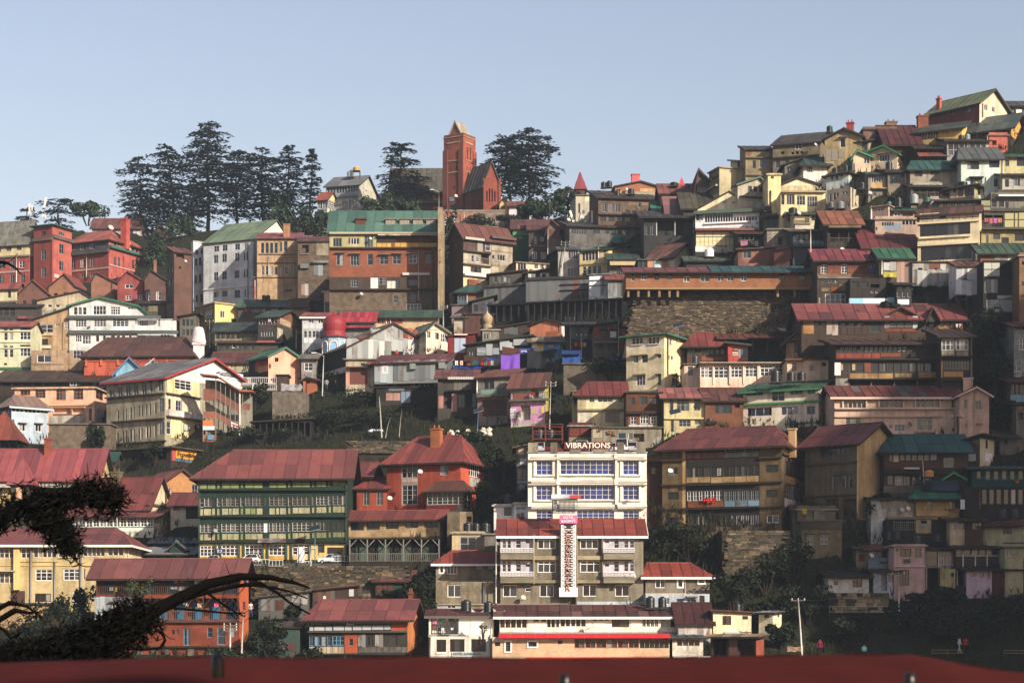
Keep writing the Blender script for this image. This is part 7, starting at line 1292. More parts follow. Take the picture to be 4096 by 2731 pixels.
h=H("long yellow school with banks of white windows and a red hipped roof",-120,1420,1290,2000,'a c9b27c','gx 1128 8f4a48 hr=190 f=efe8e4 o=.9 w=1.6',"""w -60 155 1345 1455 4 W12 .1;w 245 345 1300 1455 2 W12t .1;w 385 635 1290 1450 5 W12t .1;w 668 920 1285 1445 5 W12t .1;w 950 1192 1280 1435 5 W12t .1;w 1230 1405 1275 1430 3 W12t .1;b 165 230 1300 1820 .5 a f0cc7c pilaster;i 355 1300 1990 8a8884 .13;i 925 1320 1990 8a8884 .13;i 625 1500 1970 8a8884 .1
W W32t 405 595 1585 1715;W W32t 725 910 1580 1710;W W12 955 972 1575 1700;W W22 1015 1085 1575 1700;w -60 155 1625 1740 4 W12 .1;W K31 400 580 1860 1955;p 825 905 1845 1990 1 n d8d4cc;W N11 698 722 1842 1872;b -120 190 1600 1612 .8 g b8b0a0;r 120 285 1830 2000 o 5a4038;b -120 1420 1540 1548 .1 a d8b870;r 960 1420 1540 1560 o 6a5a40;b 170 660 1500 1505 .06 o 6a5a40 cable""","r 1410 1700 1100 1400 a f4e4c8;r 1410 1700 1400 2100 a f0dcb0;i 1450 1320 1500 b8b0a0",side=1640,yaw=12,dY=0,dep=9,name='school',cat='school')
H("plaster outbuilding with a flat dark lid below the school",-100,680,1985,2120,'g b59468','fl 4c4a48 h=0 o=.3',"W N11 440 485 1995 2020;r 600 680 1985 2120 g 8a8274",dY=-1.5,dep=4,cat='outbuilding',name='outbuilding')
h=H("dark green ticket kiosk with a small grey gable",1700,2140,1395,1480,'o 24443a','sh 1335 9aa2a8 o=1.2',"w 1700 1920 1400 1450 3 N11",dY=-.3,dep=4,name='kiosk',cat='kiosk')
H("kiosk gable",1935,2110,1345,1470,'o 234238','gy 2015 1270 8f989e o=.4',"W T21 2005 2075 1375 1450",dY=-.9,dep=4)
H("long grey tin canopy behind the green kiosk",1720,2260,1285,1320,'o 35443c','sh 1215 8f969c o=.4',"",dY=2,dep=5,cat='shed',name='shed')
T(700,1720)
h=H("long green timber building with four floors of glazed galleries and a red roof",268,1962,505,1475,'o 243a30','gx 235 9a504c hl=330 o=1.0 w=1.4 alt=.06,8a6a6a',"""w 285 465 515 595 4 S22 .08;w 480 520 515 592 1 D12;w 535 730 510 590 4 S22 .08;W D12 745 785 510 590;w 805 1000 508 588 4 S22 .08;W D12 1018 1050 508 590;w 1080 1270 505 585 4 S22 .08;w 1290 1320 505 582 1 D12;w 1340 1540 502 580 4 S22 .08;W D12 1560 1590 500 578;w 1612 1730 498 576 3 S22 .08;W D12 1745 1780 495 572;w 1800 1950 492 570 3 S22 .08
p 282 365 612 670 1 a 829056;p 372 462 610 670 1 a 829056;p 480 512 608 668 1 a 7c8c51;p 535 730 602 664 2 a 829056;p 748 780 602 662 1 a 6e8046;p 800 1000 600 660 2 a 829056;p 1075 1268 598 656 2 a 829056;p 1288 1318 596 654 1 a 6e8046;p 1340 1540 590 650 2 a 829056;p 1560 1590 588 648 1 a 6e8046;p 1612 1725 584 644 2 a 829056;p 1745 1775 582 640 1 a 6e8046;p 1798 1950 578 636 2 a 869356
b 265 1965 672 690 .5 o 2a3a30
W W12 282 330 775 878;w 335 415 772 868 2 W13 .05;W D12 420 470 775 870;W W12 480 515 772 868;w 535 730 768 865 4 S13 .1;W W12 748 780 765 868;w 800 1000 765 862 5 S13 .1;W D12 1018 1050 765 865;w 1075 1270 762 860 4 S13 .1;W W12 1290 1320 762 862;w 1340 1540 758 858 4 S13 .1;W S12 1562 1595 755 852;w 1612 1730 752 852 3 W13 .1;W W12 1745 1780 750 850;w 1800 1950 745 850 3 S13 .1
p 285 322 895 975 1 a aca680;p 328 412 895 972 1 a b0a884;p 420 458 892 970 1 a aca680;p 480 508 892 970 1 a a8a179;p 535 608 890 965 1 a aca683;p 612 648 890 965 1 a a0a073;p 655 728 888 962 1 a b0a986;p 748 778 888 962 1 a 869360;p 800 920 888 960 2 a 849056;p 930 1000 888 962 1 a a6a079;p 1075 1142 886 962 1 a aca583;p 1150 1188 886 960 1 a a9a380;p 1196 1268 885 960 1 a aca683;p 1290 1318 884 955 1 a a3a079;p 1340 1540 880 950 3 a aca581;p 1560 1592 878 945 1 a 9c996c;p 1612 1728 874 945 2 a a6a07c;p 1750 1780 870 942 1 a 93936c;p 1800 1950 866 940 3 a a09976
b 265 1965 975 992 .5 o 2a3a30
w 285 415 1072 1165 3 W13 .08;W D13 425 470 1070 1165;W W13 478 512 1068 1162;w 530 730 1062 1160 4 W13 .06;W W13 748 782 1060 1158;w 800 1005 1060 1158 5 W13 .1;P 1012 1052 1062 1165 n d0ccd0;w 1072 1272 1055 1155 5 W13 .06;W W13 1290 1320 1055 1152;w 1340 1540 1050 1150 4 W13 .08;W S13 1560 1595 1048 1145;w 1612 1730 1045 1142 3 S13 .1;W D13 1745 1780 1042 1140;w 1800 1950 1040 1138 3 D13 .1
p 285 322 1185 1255 1 a a3a079;p 328 412 1183 1255 1 a a9a380;p 420 458 1182 1255 1 a a3a079;p 480 508 1180 1252 1 a 868c59;p 535 728 1178 1250 3 a a3a179;p 748 778 1178 1248 1 a 8c9060;p 800 1000 1178 1245 3 a a39c76;p 1075 1265 1176 1235 2 a a9a180;p 1290 1318 1175 1240 1 a 8c9060;p 1340 1540 1170 1238 3 a a39c76;p 1560 1592 1168 1230 1 a 7b8353;p 1612 1728 1164 1228 2 a 868963;p 1750 1780 1162 1225 1 a 798053;p 1800 1950 1160 1222 3 a 798059
b 265 1965 1258 1285 .5 o 233229;a 955 1275 1232 1280 1.2 e 9a9ea4
r 268 1962 1290 1475 a d8bc6c;w 285 455 1318 1435 1 W42t;w 532 725 1310 1432 1 W42t;w 798 995 1305 1428 1 W42t;w 1070 1265 1300 1425 1 W42t;w 1340 1535 1298 1420 1 W32t;p 1392 1480 1335 1510 1 n d8d8e0;W D21 1630 1705 1305 1395;W D12 1735 1910 1335 1430;b 460 475 1290 1475 .3 n 24483a post;b 515 530 1290 1475 .3 n 24483a post;b 730 742 1290 1475 .3 n 24483a post;b 785 798 1290 1475 .3 n 24483a post;b 1000 1012 1290 1475 .3 n 24483a post;b 1055 1068 1290 1475 .3 n 24483a post;b 1268 1282 1290 1475 .3 n 24483a post;b 1325 1338 1290 1475 .3 n 24483a post;b 1540 1552 1290 1475 .3 n 24483a post;r 300 720 1440 1475 a d09a34;r 1050 1270 1432 1475 a d09a34
s 478 555 1352 1405 2a3468 .45;t 492 512 1362 1385 e8e8ee E .54;t 525 545 1362 1385 e8e8ee ई .54;t 488 546 1390 1399 e8e8ee Estate_Block .54;b 268 285 505 1475 .2 n 1f3a30 post;b 1945 1962 505 1475 .2 n 1f3a30 post""",dY=0,dep=10,name='gallery_building',cat='building',drop=3)
H("green building attic gable",1790,1965,375,500,'a f0d890','gy 1895 232 8f4a48 o=.5',"",dY=3.5,dep=7,drop=2)
H("small brick wing with a red roof at the right end of the green building",1962,2225,470,900,'k 8a4a36','gx 375 a0504c o=.8',"r 1965 2210 485 550 o 4a3a30;w 1972 2200 490 545 4 O11 .5;W D12 2020 2060 760 860","r 2220 2340 400 700 a a0492f",side=2300,yaw=22,dY=1.2)
T(1380,1700)
h=H("vermilion mansion with a hipped red roof, corner bay and tall glazed windows",475,1318,378,985,'a a8452b','gx 135 9c4640 hl=200 hr=160 o=.8 w=.9 c=6',"""r 475 615 395 980 a 9c3f28;r 640 830 400 985 n 8d8a88;w 645 825 405 600 1 S33;p 645 825 612 655 2 a c8a898;w 650 825 685 905 1 S34;r 640 830 910 985 a c0482a;W G22h 1085 1178 445 570;b 1050 1195 410 445 .5 o 6a5a4c
b 925 1290 905 965 .8 o 6a2424 bay_base;r 925 1290 735 965 o 4a4844""","r 1310 1640 200 1100 a c9522f;w 1415 1530 450 590 1 W52;r 1415 1530 375 450 a d8d0b8;p 1415 1530 600 705 3 g b0aca8;W W22 1565 1595 490 610;b 1525 1620 460 475 .5 o 6a5040;W W12 1490 1530 780 900;W N11 1565 1600 820 880",side=1615,yaw=24,dY=0,dep=9,cat='mansion',name='mansion')
h.chimney(1045,45,115,'a8623c','brick',v=2.5);h.chimney(1190,120,82,'b0623c','brick',v=6)
H("mansion glazed bay",930,1360,725,970,'o 55504c','gx 645 7d4c40 hl=60 hr=60 o=.5',"w 930 1285 735 905 1 S64;w 1290 1350 735 905 1 S14;p 925 1285 910 965 3 o 7a2828","w 1362 1448 735 965 1 S24",side=1450,yaw=20,dY=-1.3,dep=2.2,drop=.2)
H("mansion bay roof",645,830,385,420,'o 4a4440','gx 275 a84844 hl=85 hr=85 o=.4',"",dY=-.9,dep=2.5,drop=.2)
h=H("low vermilion side house with two tall windows and a faceted red roof",135,478,710,975,'a 9c432b','gx 600 9c4640 hl=160 hr=0 o=.5 w=.9',"W G22 212 278 760 912;W G22 362 432 755 910",dY=.2,dep=7)
h=H("tan plaster gallery house with open carved timber arcade and brown casements",42,1080,1055,1290,'g b99a70','gx 980 9a4a44 o=.7 w=1.3',"W D21 62 215 1085 1198;W D21 245 395 1080 1190;W D21 465 610 1070 1182;W D21 685 832 1065 1172;W D21 905 1062 1060 1168;b 42 1080 1270 1285 .3 g 8a7454","r 1075 1200 900 1400 a eac58a;W D12 1110 1135 1062 1168",side=1165,yaw=14,dY=0,dep=7)
H("carved arcade",42,1085,1295,1560,'o 2f2b27','no',"v 45 1080 1300 1555 5 8f8a82 bk:6a665e 4a5a50 4",dY=.05,dep=7)
H("stone basement and brown stair house right of the vermilion mansion",1165,1450,985,1290,'x 6f6450','no',"W N11 1390 1450 1040 1100;r 1310 1380 985 1200 g a08a6c",dY=.6)
T(820,2181)
h=H("two storey gallery house with white panels, blue windows and a big red roof",1185,2310,812,1240,'o 45403a','gx 625 96504e o=.8 w=1.5 hl=60',"""w 1195 1335 825 900 3 S12 .1;w 1340 1610 825 900 5 D22 .08;w 1615 1695 810 905 1 W21;w 1700 2115 815 892 8 S22 .08;p 1190 1240 920 972 1 n aeb2b4;p 1245 1365 918 970 1 n b8bcbe;p 1372 1452 916 970 1 n aeb2b4;p 1462 1588 914 968 1 n b4b8ba;p 1592 1676 912 968 1 n aeb2b4;p 1684 1788 910 966 1 n b0b4b6;p 1792 1898 908 964 1 n b4b8ba;p 1902 2038 906 962 1 n aeb2b4;p 2042 2118 905 960 1 n a8acae;r 2125 2310 820 970 k b5532f;W D11 2210 2262 820 880;b 1180 2310 972 992 .4 o 55504a
w 1190 1245 1035 1140 1 L22;w 1252 1322 1033 1140 1 L22;w 1330 1385 1032 1140 1 L13;w 1395 1445 1030 1138 1 L12;w 1452 1585 1028 1136 1 L32;p 1190 1585 1148 1230 6 g c0b094;r 1592 1740 1010 1225 k b5532f;W L12 1642 1688 1062 1138;P 1748 1830 1015 1145 e a8a8a4,b0b0ac;W D22 1852 1915 1035 1140;P 1940 2030 1010 1145 e b0a89c,a8a8a4;W D12 2120 2190 1035 1140;p 1750 2310 1150 1220 8 g 6f6a64;b 1180 2310 1228 1246 .5 o 3a3530;b 1620 1634 812 905 .1 n e4e4e4 post""","r 2305 2450 700 1300 a c97a3a",side=2432,yaw=12,dY=0,dep=9)
h.chimney(2345,540,45,'8a5038','brick',v=4)
H("rusty roofed shacks of tin and boards above the gallery house",1225,1720,505,650,'o 4a3a34','sx 455 84504a o=.4',"P 1230 1480 520 630 e 5a4038,6a463c,4c4a46,7a5044,5c5a54;p 1345 1385 570 630 1 n d0c8ac;p 1640 1700 495 580 1 n b8b8b8",dY=0,dep=6,cat='shed',name='shed')
H("second rusty shack with a patched roof and green side",1945,2340,400,565,'o 4b3a30','sh 285 8a4c44 o=.5 alt=.2,4a7a70',"p 1955 2145 430 545 3 o 5d4030;r 2150 2340 410 550 o 2c4a40",dY=0,dep=6,cat='shed',name='shed')
H("grey slate hut patched with white sheets beside the stair",610,1180,590,760,'e 5f605e','sx 520 6a6a6a o=.3',"P 640 780 610 740 e 8a8a88,7a7a78;r 800 900 620 740 o 5a3a32;P 990 1170 560 650 e b0b0ac,a8a4a0,b4b4b0",dY=.4,dep=6,cat='shed',name='shed')
H("dark green tin lock up below the stairs",720,1080,925,1190,'e 2b443c','sh 870 5a5648 o=.3',"P 790 915 1120 1190 e 6a6a64,7a7a74;P 915 1030 1115 1190 e 7a3a34,6a4a44",dY=-.5,dep=5,cat='shed',name='shed')
T(0,2181)
h=H("three storey brick verandah house with laundry, blue doors and a plum red roof",1095,2730,325,1165,'k 8f4630','gx 160 8f504e o=.9 w=1.5',"""v 1100 2720 330 560 8 4a4038 kb:5a4a40 2f6a8a 7;r 1095 1500 585 870 e a8b0b8;P 1080 1260 590 860 e a0a8b0,a8b0b8,98a0a8;P 1360 1500 590 870 e a8b0b6,a0a8ae;W W22h 1280 1345 650 755;p 1265 1350 760 858 1 a 8a3434;v 1510 2720 600 850 6 4a4038 kb:5a5048 3a78a0 6;b 1080 2730 862 880 .4 o 4a4038;p 1080 1360 885 945 3 g a89c8c;w 1540 1590 1010 1075 1 W11
W L22 2095 2170 945 1135;W L12 2365 2425 935 1045;W L12 2480 2570 935 1130;W L12 2610 2680 930 1040;w 1960 2040 960 1010 2 B11;b 1080 2730 1140 1158 .5 o 4a443c
c 1945 2150 372 430 -.1 3f88a8,c8b070,a83038,d8d4dc,d07078;c 2215 2330 380 500 -.1 d8dce8,e0e4ec;c 1245 1345 470 525 -.1 c8a0a0,98a830;c 1910 1970 665 705 -.1 d83048;c 2090 2155 655 700 -.1 d0d4d8;c 2250 2310 655 720 -.1 d8a080;c 1940 2110 455 510 -.1 b0b0b4,a8a8ac;c 2440 2500 655 715 -.1 e05080""","r 2720 2900 200 1200 k cc6236;W L12 2778 2830 330 440;W D11 2770 2800 640 730",side=2835,yaw=14,dY=0,dep=7)
for x in(1590,1760,1890,2180,2400):
 u,z=h.front.uv(qx(x),qy(1160));m=MB();m.box(u-.35,u+.35,-.2,.5,h.drop-3,z);m.obj('pier',mat('stone','7a7060'),h.root)
#things on, between and above the houses
def find(s):return next(h for h in HOUSES if h.root.get('label','').startswith(s))
def roof_at(px,py):
 best=None
 for h in HOUSES:
  x0,x1,yt,yb=h.bx
  if x0-6<=px<=x1+6:
   d=abs(yt-py)
   if d<40 and(best is None or d<best[0]):best=(d,h)
 return best[1]if best else None
def front_at(px,py):
 c=[h for h in HOUSES if h.bx[0]<=px<=h.bx[1]and h.bx[2]-8<=py<=h.bx[3]+8]
 return min(c,key=lambda h:h.Yn)if c else None
def tanks(text):
 for ln in text.strip().split('\n'):
  a=ln.split('|');n=[float(v)for v in a[0].split()];h=roof_at(qx(n[0]),qy(n[1]));Y=None;py=n[1]
  hx=a[2]if len(a)>2 else '202326'
  if h:
   Y=h.Yn+min(2.0,h.dep*.3)
   if h.flat:
    z=h.z0+h.H+.32;p=(HY-z*F_/Y);py=(p-TO[1])/K if abs(p-qy(n[1]))<20 else n[1]
  tank(a[1],n[0],py,n[2],n[3],hx,Y)
def dishes(text):
 for ln in text.strip().split('\n'):
  a=ln.split('|');n=[float(v)for v in a[0].split()];h=front_at(qx(n[0]),qy(n[1]))
  dish(a[1],n[0],n[1],n[2],h.Yn-.25 if h else None,0,a[2]if len(a)>2 else 'c4c0b8')
T(3276,330)
tanks("""120 572 68 78|black water tank on the tan skyline house
842 592 58 92|black water tank beside the broad brick chimney
185 1042 76 70|squat black tank on the roof corner of the mint house
310 1020 56 75|shorter black tank of the pair on the mint house roof
376 1012 62 102|taller black tank of the pair on the mint house roof
797 1002 76 104|tall black tank before the cream house with three green gables
490 1218 76 78|black tank on a bracket at the mint house's lit side
245 1442 92 86|grey ribbed tank behind the arched window house|70747a
140 1432 70 68|small dark grey tank beside the grey ribbed one|55585c
908 1424 76 112|tall black tank in the dim yard right of the box room
1085 1384 96 112|pale grey bulging tank in the dim yard|8f979a
1640 1188 106 56|wide black tank below the green washed house
1622 664 62 66|black tank at the corner of the coral red block
1692 656 64 66|grey metal tank beside the coral red block|7d8a90
1230 1362 84 50|small green cistern in the middle of the upper right roofs|1f6a50
800 1400 50 28|low teal tank on the slanted pink-brown box room|3f9a80""")
T(2460,400)
tanks("""28 1098 56 72|black tank at the left foot of the orange brick gable
182 1076 74 66|black tank against the orange brick gable
672 982 84 44|low black cistern before the red pyramid finial
825 1022 58 68|round dark stack left of the dark red gabled house|3a3432
1655 1262 104 92|dented grey metal tank left of the arched cream house|8a8d90
1740 1278 88 66|black tank under the yellow corner tower
2028 1302 98 76|black tank with an umbrella frame below the arched windows""")
T(2700,800)
tanks("""391 652 104 102|bright white plastic tank above the barracks|f0f0f0
566 716 62 58|bright green drum on the barracks roof|1f6a3c
942 696 58 78|dark tank between the red tin huts|3a3c3e
1716 532 76 68|pale teal tank on the blue grey glazed verandah|5a8a8c
2040 480 60 50|dark drum on the rust roofed house's verandah|2c2e30""")
T(3276,800)
tanks("""1782 688 50 76|black tank at the foot of the cream ribbon window building
822 962 92 84|black drum under the yellow cloth|2a2c2e""")
T(1640,400)
tanks("""2208 1002 62 68|black tank, left of the pair below the red spire
2272 998 64 76|black tank, right of the pair below the red spire
935 1428 40 34|grey drum, left one behind the sooty block|5a5c5c
975 1428 40 34|grey drum, right one behind the sooty block|5a5c5c""")
T(1400,850)
tanks("""226 736 72 80|dark green tank on the brick tenement's ledge|2f5f52
292 732 46 50|small teal tank on the brick tenement's ledge|2f7a70
655 1262 90 62|green cistern on the low green roofed house|2f5a44""")
T(2100,850)
tanks("""1058 358 128 96|large teal cistern on the yellow house with lilac windows|1f7a66""")
T(700,850)
tanks("""1015 1000 46 60|black tank, left of the pair below the salmon glazed extension
1062 1002 50 62|black tank, right of the pair below the salmon glazed extension
1812 852 78 84|dark tank on the verandah over the peach house|26302e""")
T(0,1300)
tanks("1788 498 92 76|grey tank beside the sky blue gabled house|6a7278")
T(700,1300)
tanks("788 496 74 98|dark green tank in a red iron cage by the clinic|48504a")
T(2640,1250)
tanks("""206 402 48 58|slim black tank behind the cream tower house
262 424 60 66|black tank behind the cream tower house
400 586 80 92|dark tank on the peach stair bay|33383a
1318 796 114 146|largest black tank on the green roofed guest house
1495 784 96 108|middle black tank on the green roofed guest house
1612 780 94 108|right hand black tank on the green roofed guest house
1514 1312 82 80|black tank on the tenement chimney
570 1262 56 60|dark drum below the brown brick house|33363a""")
T(3276,1250)
tanks("""1505 838 80 44|low green tank on the pink guest house roof|1f5a48
1698 768 92 108|black tank at the end of the rotting tenement""")
T(1380,1700)
tanks("""1400 1226 100 114|black ribbed tank, leftmost of three on the beige annexe
1500 1226 80 108|black ribbed tank, middle one of three on the beige annexe
1606 1230 96 112|black ribbed tank, rightmost of three on the beige annexe
1860 882 92 126|black tank in the shadow left of the hotel annexe""")
T(1900,1700)
tanks("1078 912 96 122|black tank above the pink hotel sign")
T(2100,1250)
tanks("""165 1440 124 112|black tank, left one inside the rust red cage
290 1440 112 112|black tank, right one inside the rust red cage""")
T(1640,2181)
tanks("""640 748 116 132|large black tank on the white arched hotel
894 758 100 126|smaller black tank on the white arched hotel""")
T(2460,2181)
tanks("""402 712 104 136|black tank, left one under the red hip roofed wing
540 706 96 126|black tank, right one under the red hip roofed wing
1400 748 76 90|lone dark tank behind the cream hut with brown shutters|2c3034""")
T(3276,1700)
tanks("""1116 1352 108 108|big black tank on the faded pink block
796 1302 60 98|dark tank in the shadowed yard, leftmost|24282c
892 1302 70 96|dark tank in the shadowed yard, second|1c2024
2100 1052 92 96|dark tank under the teal timber house, left|20242a
2232 1052 92 96|dark tank under the teal timber house, right|20242a
1350 1322 82 76|dark tank behind the shadowed railings|24282c
1445 1010 40 70|blue grey drum on the iron stair landing|2a3440""")
T(3276,330)
dishes("""576 1270 46|dish beside the arched window of the mint house""")
T(2460,400)
dishes("""132 1028 40|dish on the orange brick gable
2282 520 40|dish on the long brown skyline terrace
2090 1302 52|dish below the arched windows of the cream house
98 1530 44|dish above the large teal cistern""")
T(2700,800)
dishes("""1432 484 50|dish on the blue grey glazed verandah
1408 160 50|dish over the railed balcony with the red door
1902 574 54|white dish on the crimson roof""")
T(0,850)
dishes("""510 46 44|small round dish on the exchange roof|e8dcc8
1268 180 66|big dish behind the exchange chimney|b8b4ac
1048 1282 34|dish on the white guest house front
1234 1438 44|grey dish on the white guest house lower floor|8a8c8c
2122 562 32|dish on the edge on brick flats|c8ccd0""")
T(1400,850)
dishes("""236 306 36|dish on the tenement's top gallery
133 936 42|dish between the peach house windows|b8b4b0
1490 120 92|large mesh dish on the slope below the church|8a8a86
860 1130 34|dish on the shanty front below the yellow block""")
T(1640,400)
dishes("""525 1102 40|dish on the church tower|c8c4bc""")
T(700,1720)
dishes("""466 1152 52|dish on the green gallery building|8d8a84""")
T(1380,1700)
dishes("""860 535 58|upper dish on the vermilion mansion
514 836 58|lower dish on the vermilion mansion""")
T(1640,2181)
dishes("""975 310 62|dish at the corner of the grey left wing
1292 596 62|dish on the twin hotel's ground floor
2024 936 54|grey dish on the long white hotel front|a8a8a4""")
T(2460,2181)
dishes("""205 348 62|right one of the two dishes on the twin hotel
132 344 60|left one of the two dishes on the twin hotel""")
T(2600,1650)
dishes("228 668 58|white dish on the ochre tenement's left bay|f0ece4")
T(2640,1250)
dishes("456 772 44|small dish on the long peach house|c8c0b8")
T(3276,1250)
dishes("1026 1278 62|dull dish on the pink guest house|6a6258")
T(3276,1700)
dishes("""936 972 62|left one of the twin dishes on the whitewashed side house
1006 954 54|right one of the twin dishes on the whitewashed side house|e8d8c8""")
T(3276,2181)
dishes("""588 118 62|dish on the slate blue hut
2082 52 60|dish at the end of the long glazed gallery""")
#domes and spires
def parts(label,cat,name,p,specs,rz=0):
 t=empty(name,p,rz);tag(t,label,cat)
 for nm,prof,seg,mt,sm in specs:
  m=MB();m.lathe(prof,seg);m.obj(nm,mt,t,sm)
 return t
T(700,850)
Y=D(qx(1818),qy(1640));p=at(qx(1818),qy(1650),Y);s=K*Y/F_
t=parts("ribbed dark red onion dome on a pale blue octagonal drum",'temple','temple_dome',p,[('drum',[(.01,-3),(142*s,-3),(142*s,215*s),(150*s,217*s)],8,mat('wall','9fc0dc'),False),('cornice',[(150*s,215*s),(172*s,218*s),(172*s,228*s),(140*s,235*s)],8,mat('paint','6a3438'),False),('dome',[(136*s,234*s),(128*s,270*s),(122*s,290*s),(130*s,330*s),(134*s,370*s),(126*s,410*s),(104*s,448*s),(66*s,472*s),(30*s,484*s),(22*s,494*s),(10*s,510*s),(.01,520*s)],24,mat('paint','8c1f2a'),False)])
for k in range(8):
 a=math.pi*2*(k+1)/8;c=Vector((math.cos(a),math.sin(a),0))*(142*s*math.cos(math.pi/8)+.03);w=36*s
 m=MB();n=8;pts=[(-w,0,30*s),(w,0,30*s),(w,0,125*s)]+[(w*math.cos(math.pi*i/n),0,125*s+w*math.sin(math.pi*i/n))for i in range(1,n)]+[(-w,0,125*s)]
 m.add(pts,[tuple(range(len(pts)))]);o=m.obj('arch_niche',mat('paint','7fb4e0'),t,False,c);o.rotation_euler=(0,0,a+math.pi/2)
 m=MB();m.tube([(-w-.1,-.05,30*s),(-w-.1,-.05,125*s)]+[(-(w+.1)*math.cos(math.pi*i/n),-.05,125*s+(w+.1)*math.sin(math.pi*i/n))for i in range(1,n)]+[(w+.1,-.05,125*s),(w+.1,-.05,30*s)],.1,n=5);o=m.obj('arch_moulding',mat('paint','f0d8c4'),t,False,c);o.rotation_euler=(0,0,a+math.pi/2)
Y=D(qx(268),qy(1620))-.5;p=at(qx(268),qy(1620),Y);s=K*Y/F_
t=parts("small white tapering shrine spire with a stepped base",'shrine','shrine_spire',p,[('base',[(.01,-2),(88*s,-2),(88*s,95*s),(100*s,97*s),(112*s,108*s),(112*s,116*s),(80*s,130*s)],4,mat('wall','ead9dd'),False),('spire',[(82*s,125*s),(86*s,150*s),(80*s,170*s),(72*s,230*s),(62*s,275*s),(50*s,308*s),(34*s,312*s),(.01,316*s)],16,mat('wall','efdfe4'),False),('finial',[(12*s,312*s),(16*s,322*s),(8*s,332*s),(10*s,342*s),(.01,372*s)],8,mat('paint','6a5a3c'),True)],R(12))
T(1400,850)
Y=D(qx(1565),qy(1330));p=at(qx(1565),qy(1330),Y);s=K*Y/F_
parts("bulbous cream stucco dome with a finial among dark shacks",'dome','onion_dome',p,[('drum',[(.01,-3),(56*s,-3),(56*s,40*s),(44*s,52*s),(50*s,64*s)],12,mat('grime','b8a484'),False),('bulb',[(46*s,62*s),(60*s,90*s),(62*s,120*s),(52*s,150*s),(30*s,172*s),(14*s,184*s),(6*s,200*s),(.01,208*s)],16,mat('grime','c2ac88'),True),('finial',[(5*s,200*s),(8*s,212*s),(3*s,222*s),(.01,240*s)],8,mat('paint','8a7a5c'),True)])
#red pyramid finial
T(2460,400)
Y=find("low brick house with a faded").Yn+4;p=at(qx(758),qy(968),Y);s=K*Y/F_
parts("small bright red pyramid cap on the skyline",'finial','pyramid_cap',p,[('cap',[(.01,-1.2),(48*s,-1.2),(48*s,0),(.01,92*s)],4,mat('paint','c03848'),False)])
#mobile phone masts
def mast(label,px,y0,y1,w,hexc='e4ddd0',lean=0,Y=None):
 Y=D(qx(px),qy(y1))+2 if Y is None else Y;p=at(qx(px),qy(y1),Y);s=K*Y/F_;hh=(y1-y0)*s
 t=empty('antenna',p);tag(t,label,'antenna','mobile phone antennas')
 m=MB();m.tube([(0,.1,-2.5),(lean*.5,.1,hh*.55)],.06,n=6);m.obj('pipe',mat('paint','8a8a88'),t,True)
 m=MB();r=w*s/2;m.box(-r,r,-r*.7,r*.7,hh*.1,hh);o=m.obj('panel',mat('plastic',hexc),t);o.rotation_euler=(0,math.atan2(lean,hh),0)
T(2100,850)
for i,(x,y0,y1,w,l,lab)in enumerate(((572,-30,170,26,-.9,"thick leaning white phone antenna above the cream rooftop storey"),(605,0,130,14,.4,"slim phone antenna right of the thick leaning one"),(764,-20,165,22,0,"tallest upright white phone antenna on the rooftops"),(440,165,290,24,0,"short stout phone antenna at the roof corner"),(470,130,290,18,0,"short phone antenna behind the stout one"),(384,120,275,16,-.7,"thin tilted phone antenna near the crimson gable"),(688,85,180,16,0,"small phone antenna beside the slatted roof"),(958,120,210,32,0,"wide pale phone antenna right of the tallest"))):
 mast(lab,x,y0,y1,w,'e0d8c8',l,find("cream rooftop storey").Yn+3)
for x,y,w,lab in((497,92,46,"drum shaped microwave dish among the phone antennas, left"),(648,62,52,"drum shaped microwave dish among the phone antennas, right"),(430,152,28,"small microwave dish among the phone antennas"),(1128,240,44,"grey dish beside the teal cistern")):
 dish(lab,x,y,w,find("cream rooftop storey").Yn+2,hexc='bfb8ac')
T(0,400)
for x,y0,y1,w,l,lab in((337,1180,1320,18,0,"white phone antenna over the exchange roof, left"),(366,1200,1270,12,0,"short phone antenna over the exchange roof"),(500,1110,1245,22,.5,"leaning phone antenna over the exchange roof")):
 mast(lab,x,y0,y1,w,'e4dcd4',l,find("red telephone").Yn+6)
T(820,400)
for x,y0,y1,w,lab in((275,1030,1180,20,"phone antenna between the cedar trunks, left"),(412,1045,1130,22,"phone antenna between the cedar trunks, right"),(230,1400,1470,24,"stub antenna at the white block's roof edge")):
 mast(lab,x,y0,y1+60,w,'dcd8d4',0,440)
#rooftop house on the ridge between the cedars
H("slate grey ridge hotel with a long glazed front",1380,1750,965,1250,'a 8d95a2','gx 880 868c92 o=.5 w=1.6',"w 1395 1485 990 1062 3 W12 .3;w 1500 1620 985 1060 4 G12 .2;w 1628 1745 975 1050 4 W12 .15;b 1380 1750 1098 1112 .4 a 7a828e;w 1560 1625 1150 1250 2 W22 .1;w 1640 1730 1130 1245 3 W22 .1","r 1750 2100 700 1400 a c0bca8;w 1800 1850 985 1040 2 W11",side=1960,yaw=20,dY=6,drop=8,cat='hotel',name='hotel')
H("small conservatory porch with a rust red roof before the ridge hotel",1280,1395,1130,1285,'a 7f8794','gx 1060 b05a44 o=.4',"w 1285 1390 1140 1240 2 W23 .1","r 1390 1600 1240 1400 a ecd28c;w 1398 1500 1140 1255 3 W24 .08",side=1510,yaw=26,dY=3,drop=6)
Yh=find("slate grey ridge").Yn+4
tank("yellow drum on a rooftop stand of the ridge hotel",1728,810,78,45,'e0a020',Yh,0,1.6);tank("taller grey tank on the ridge hotel roof",1672,880,50,85,'6d747c',Yh);tank("shorter grey tank on the ridge hotel roof",1640,878,38,62,'6d747c',Yh)
T(3276,1700)
Yt=find("weathered timber house with a broad").Yn-2.5
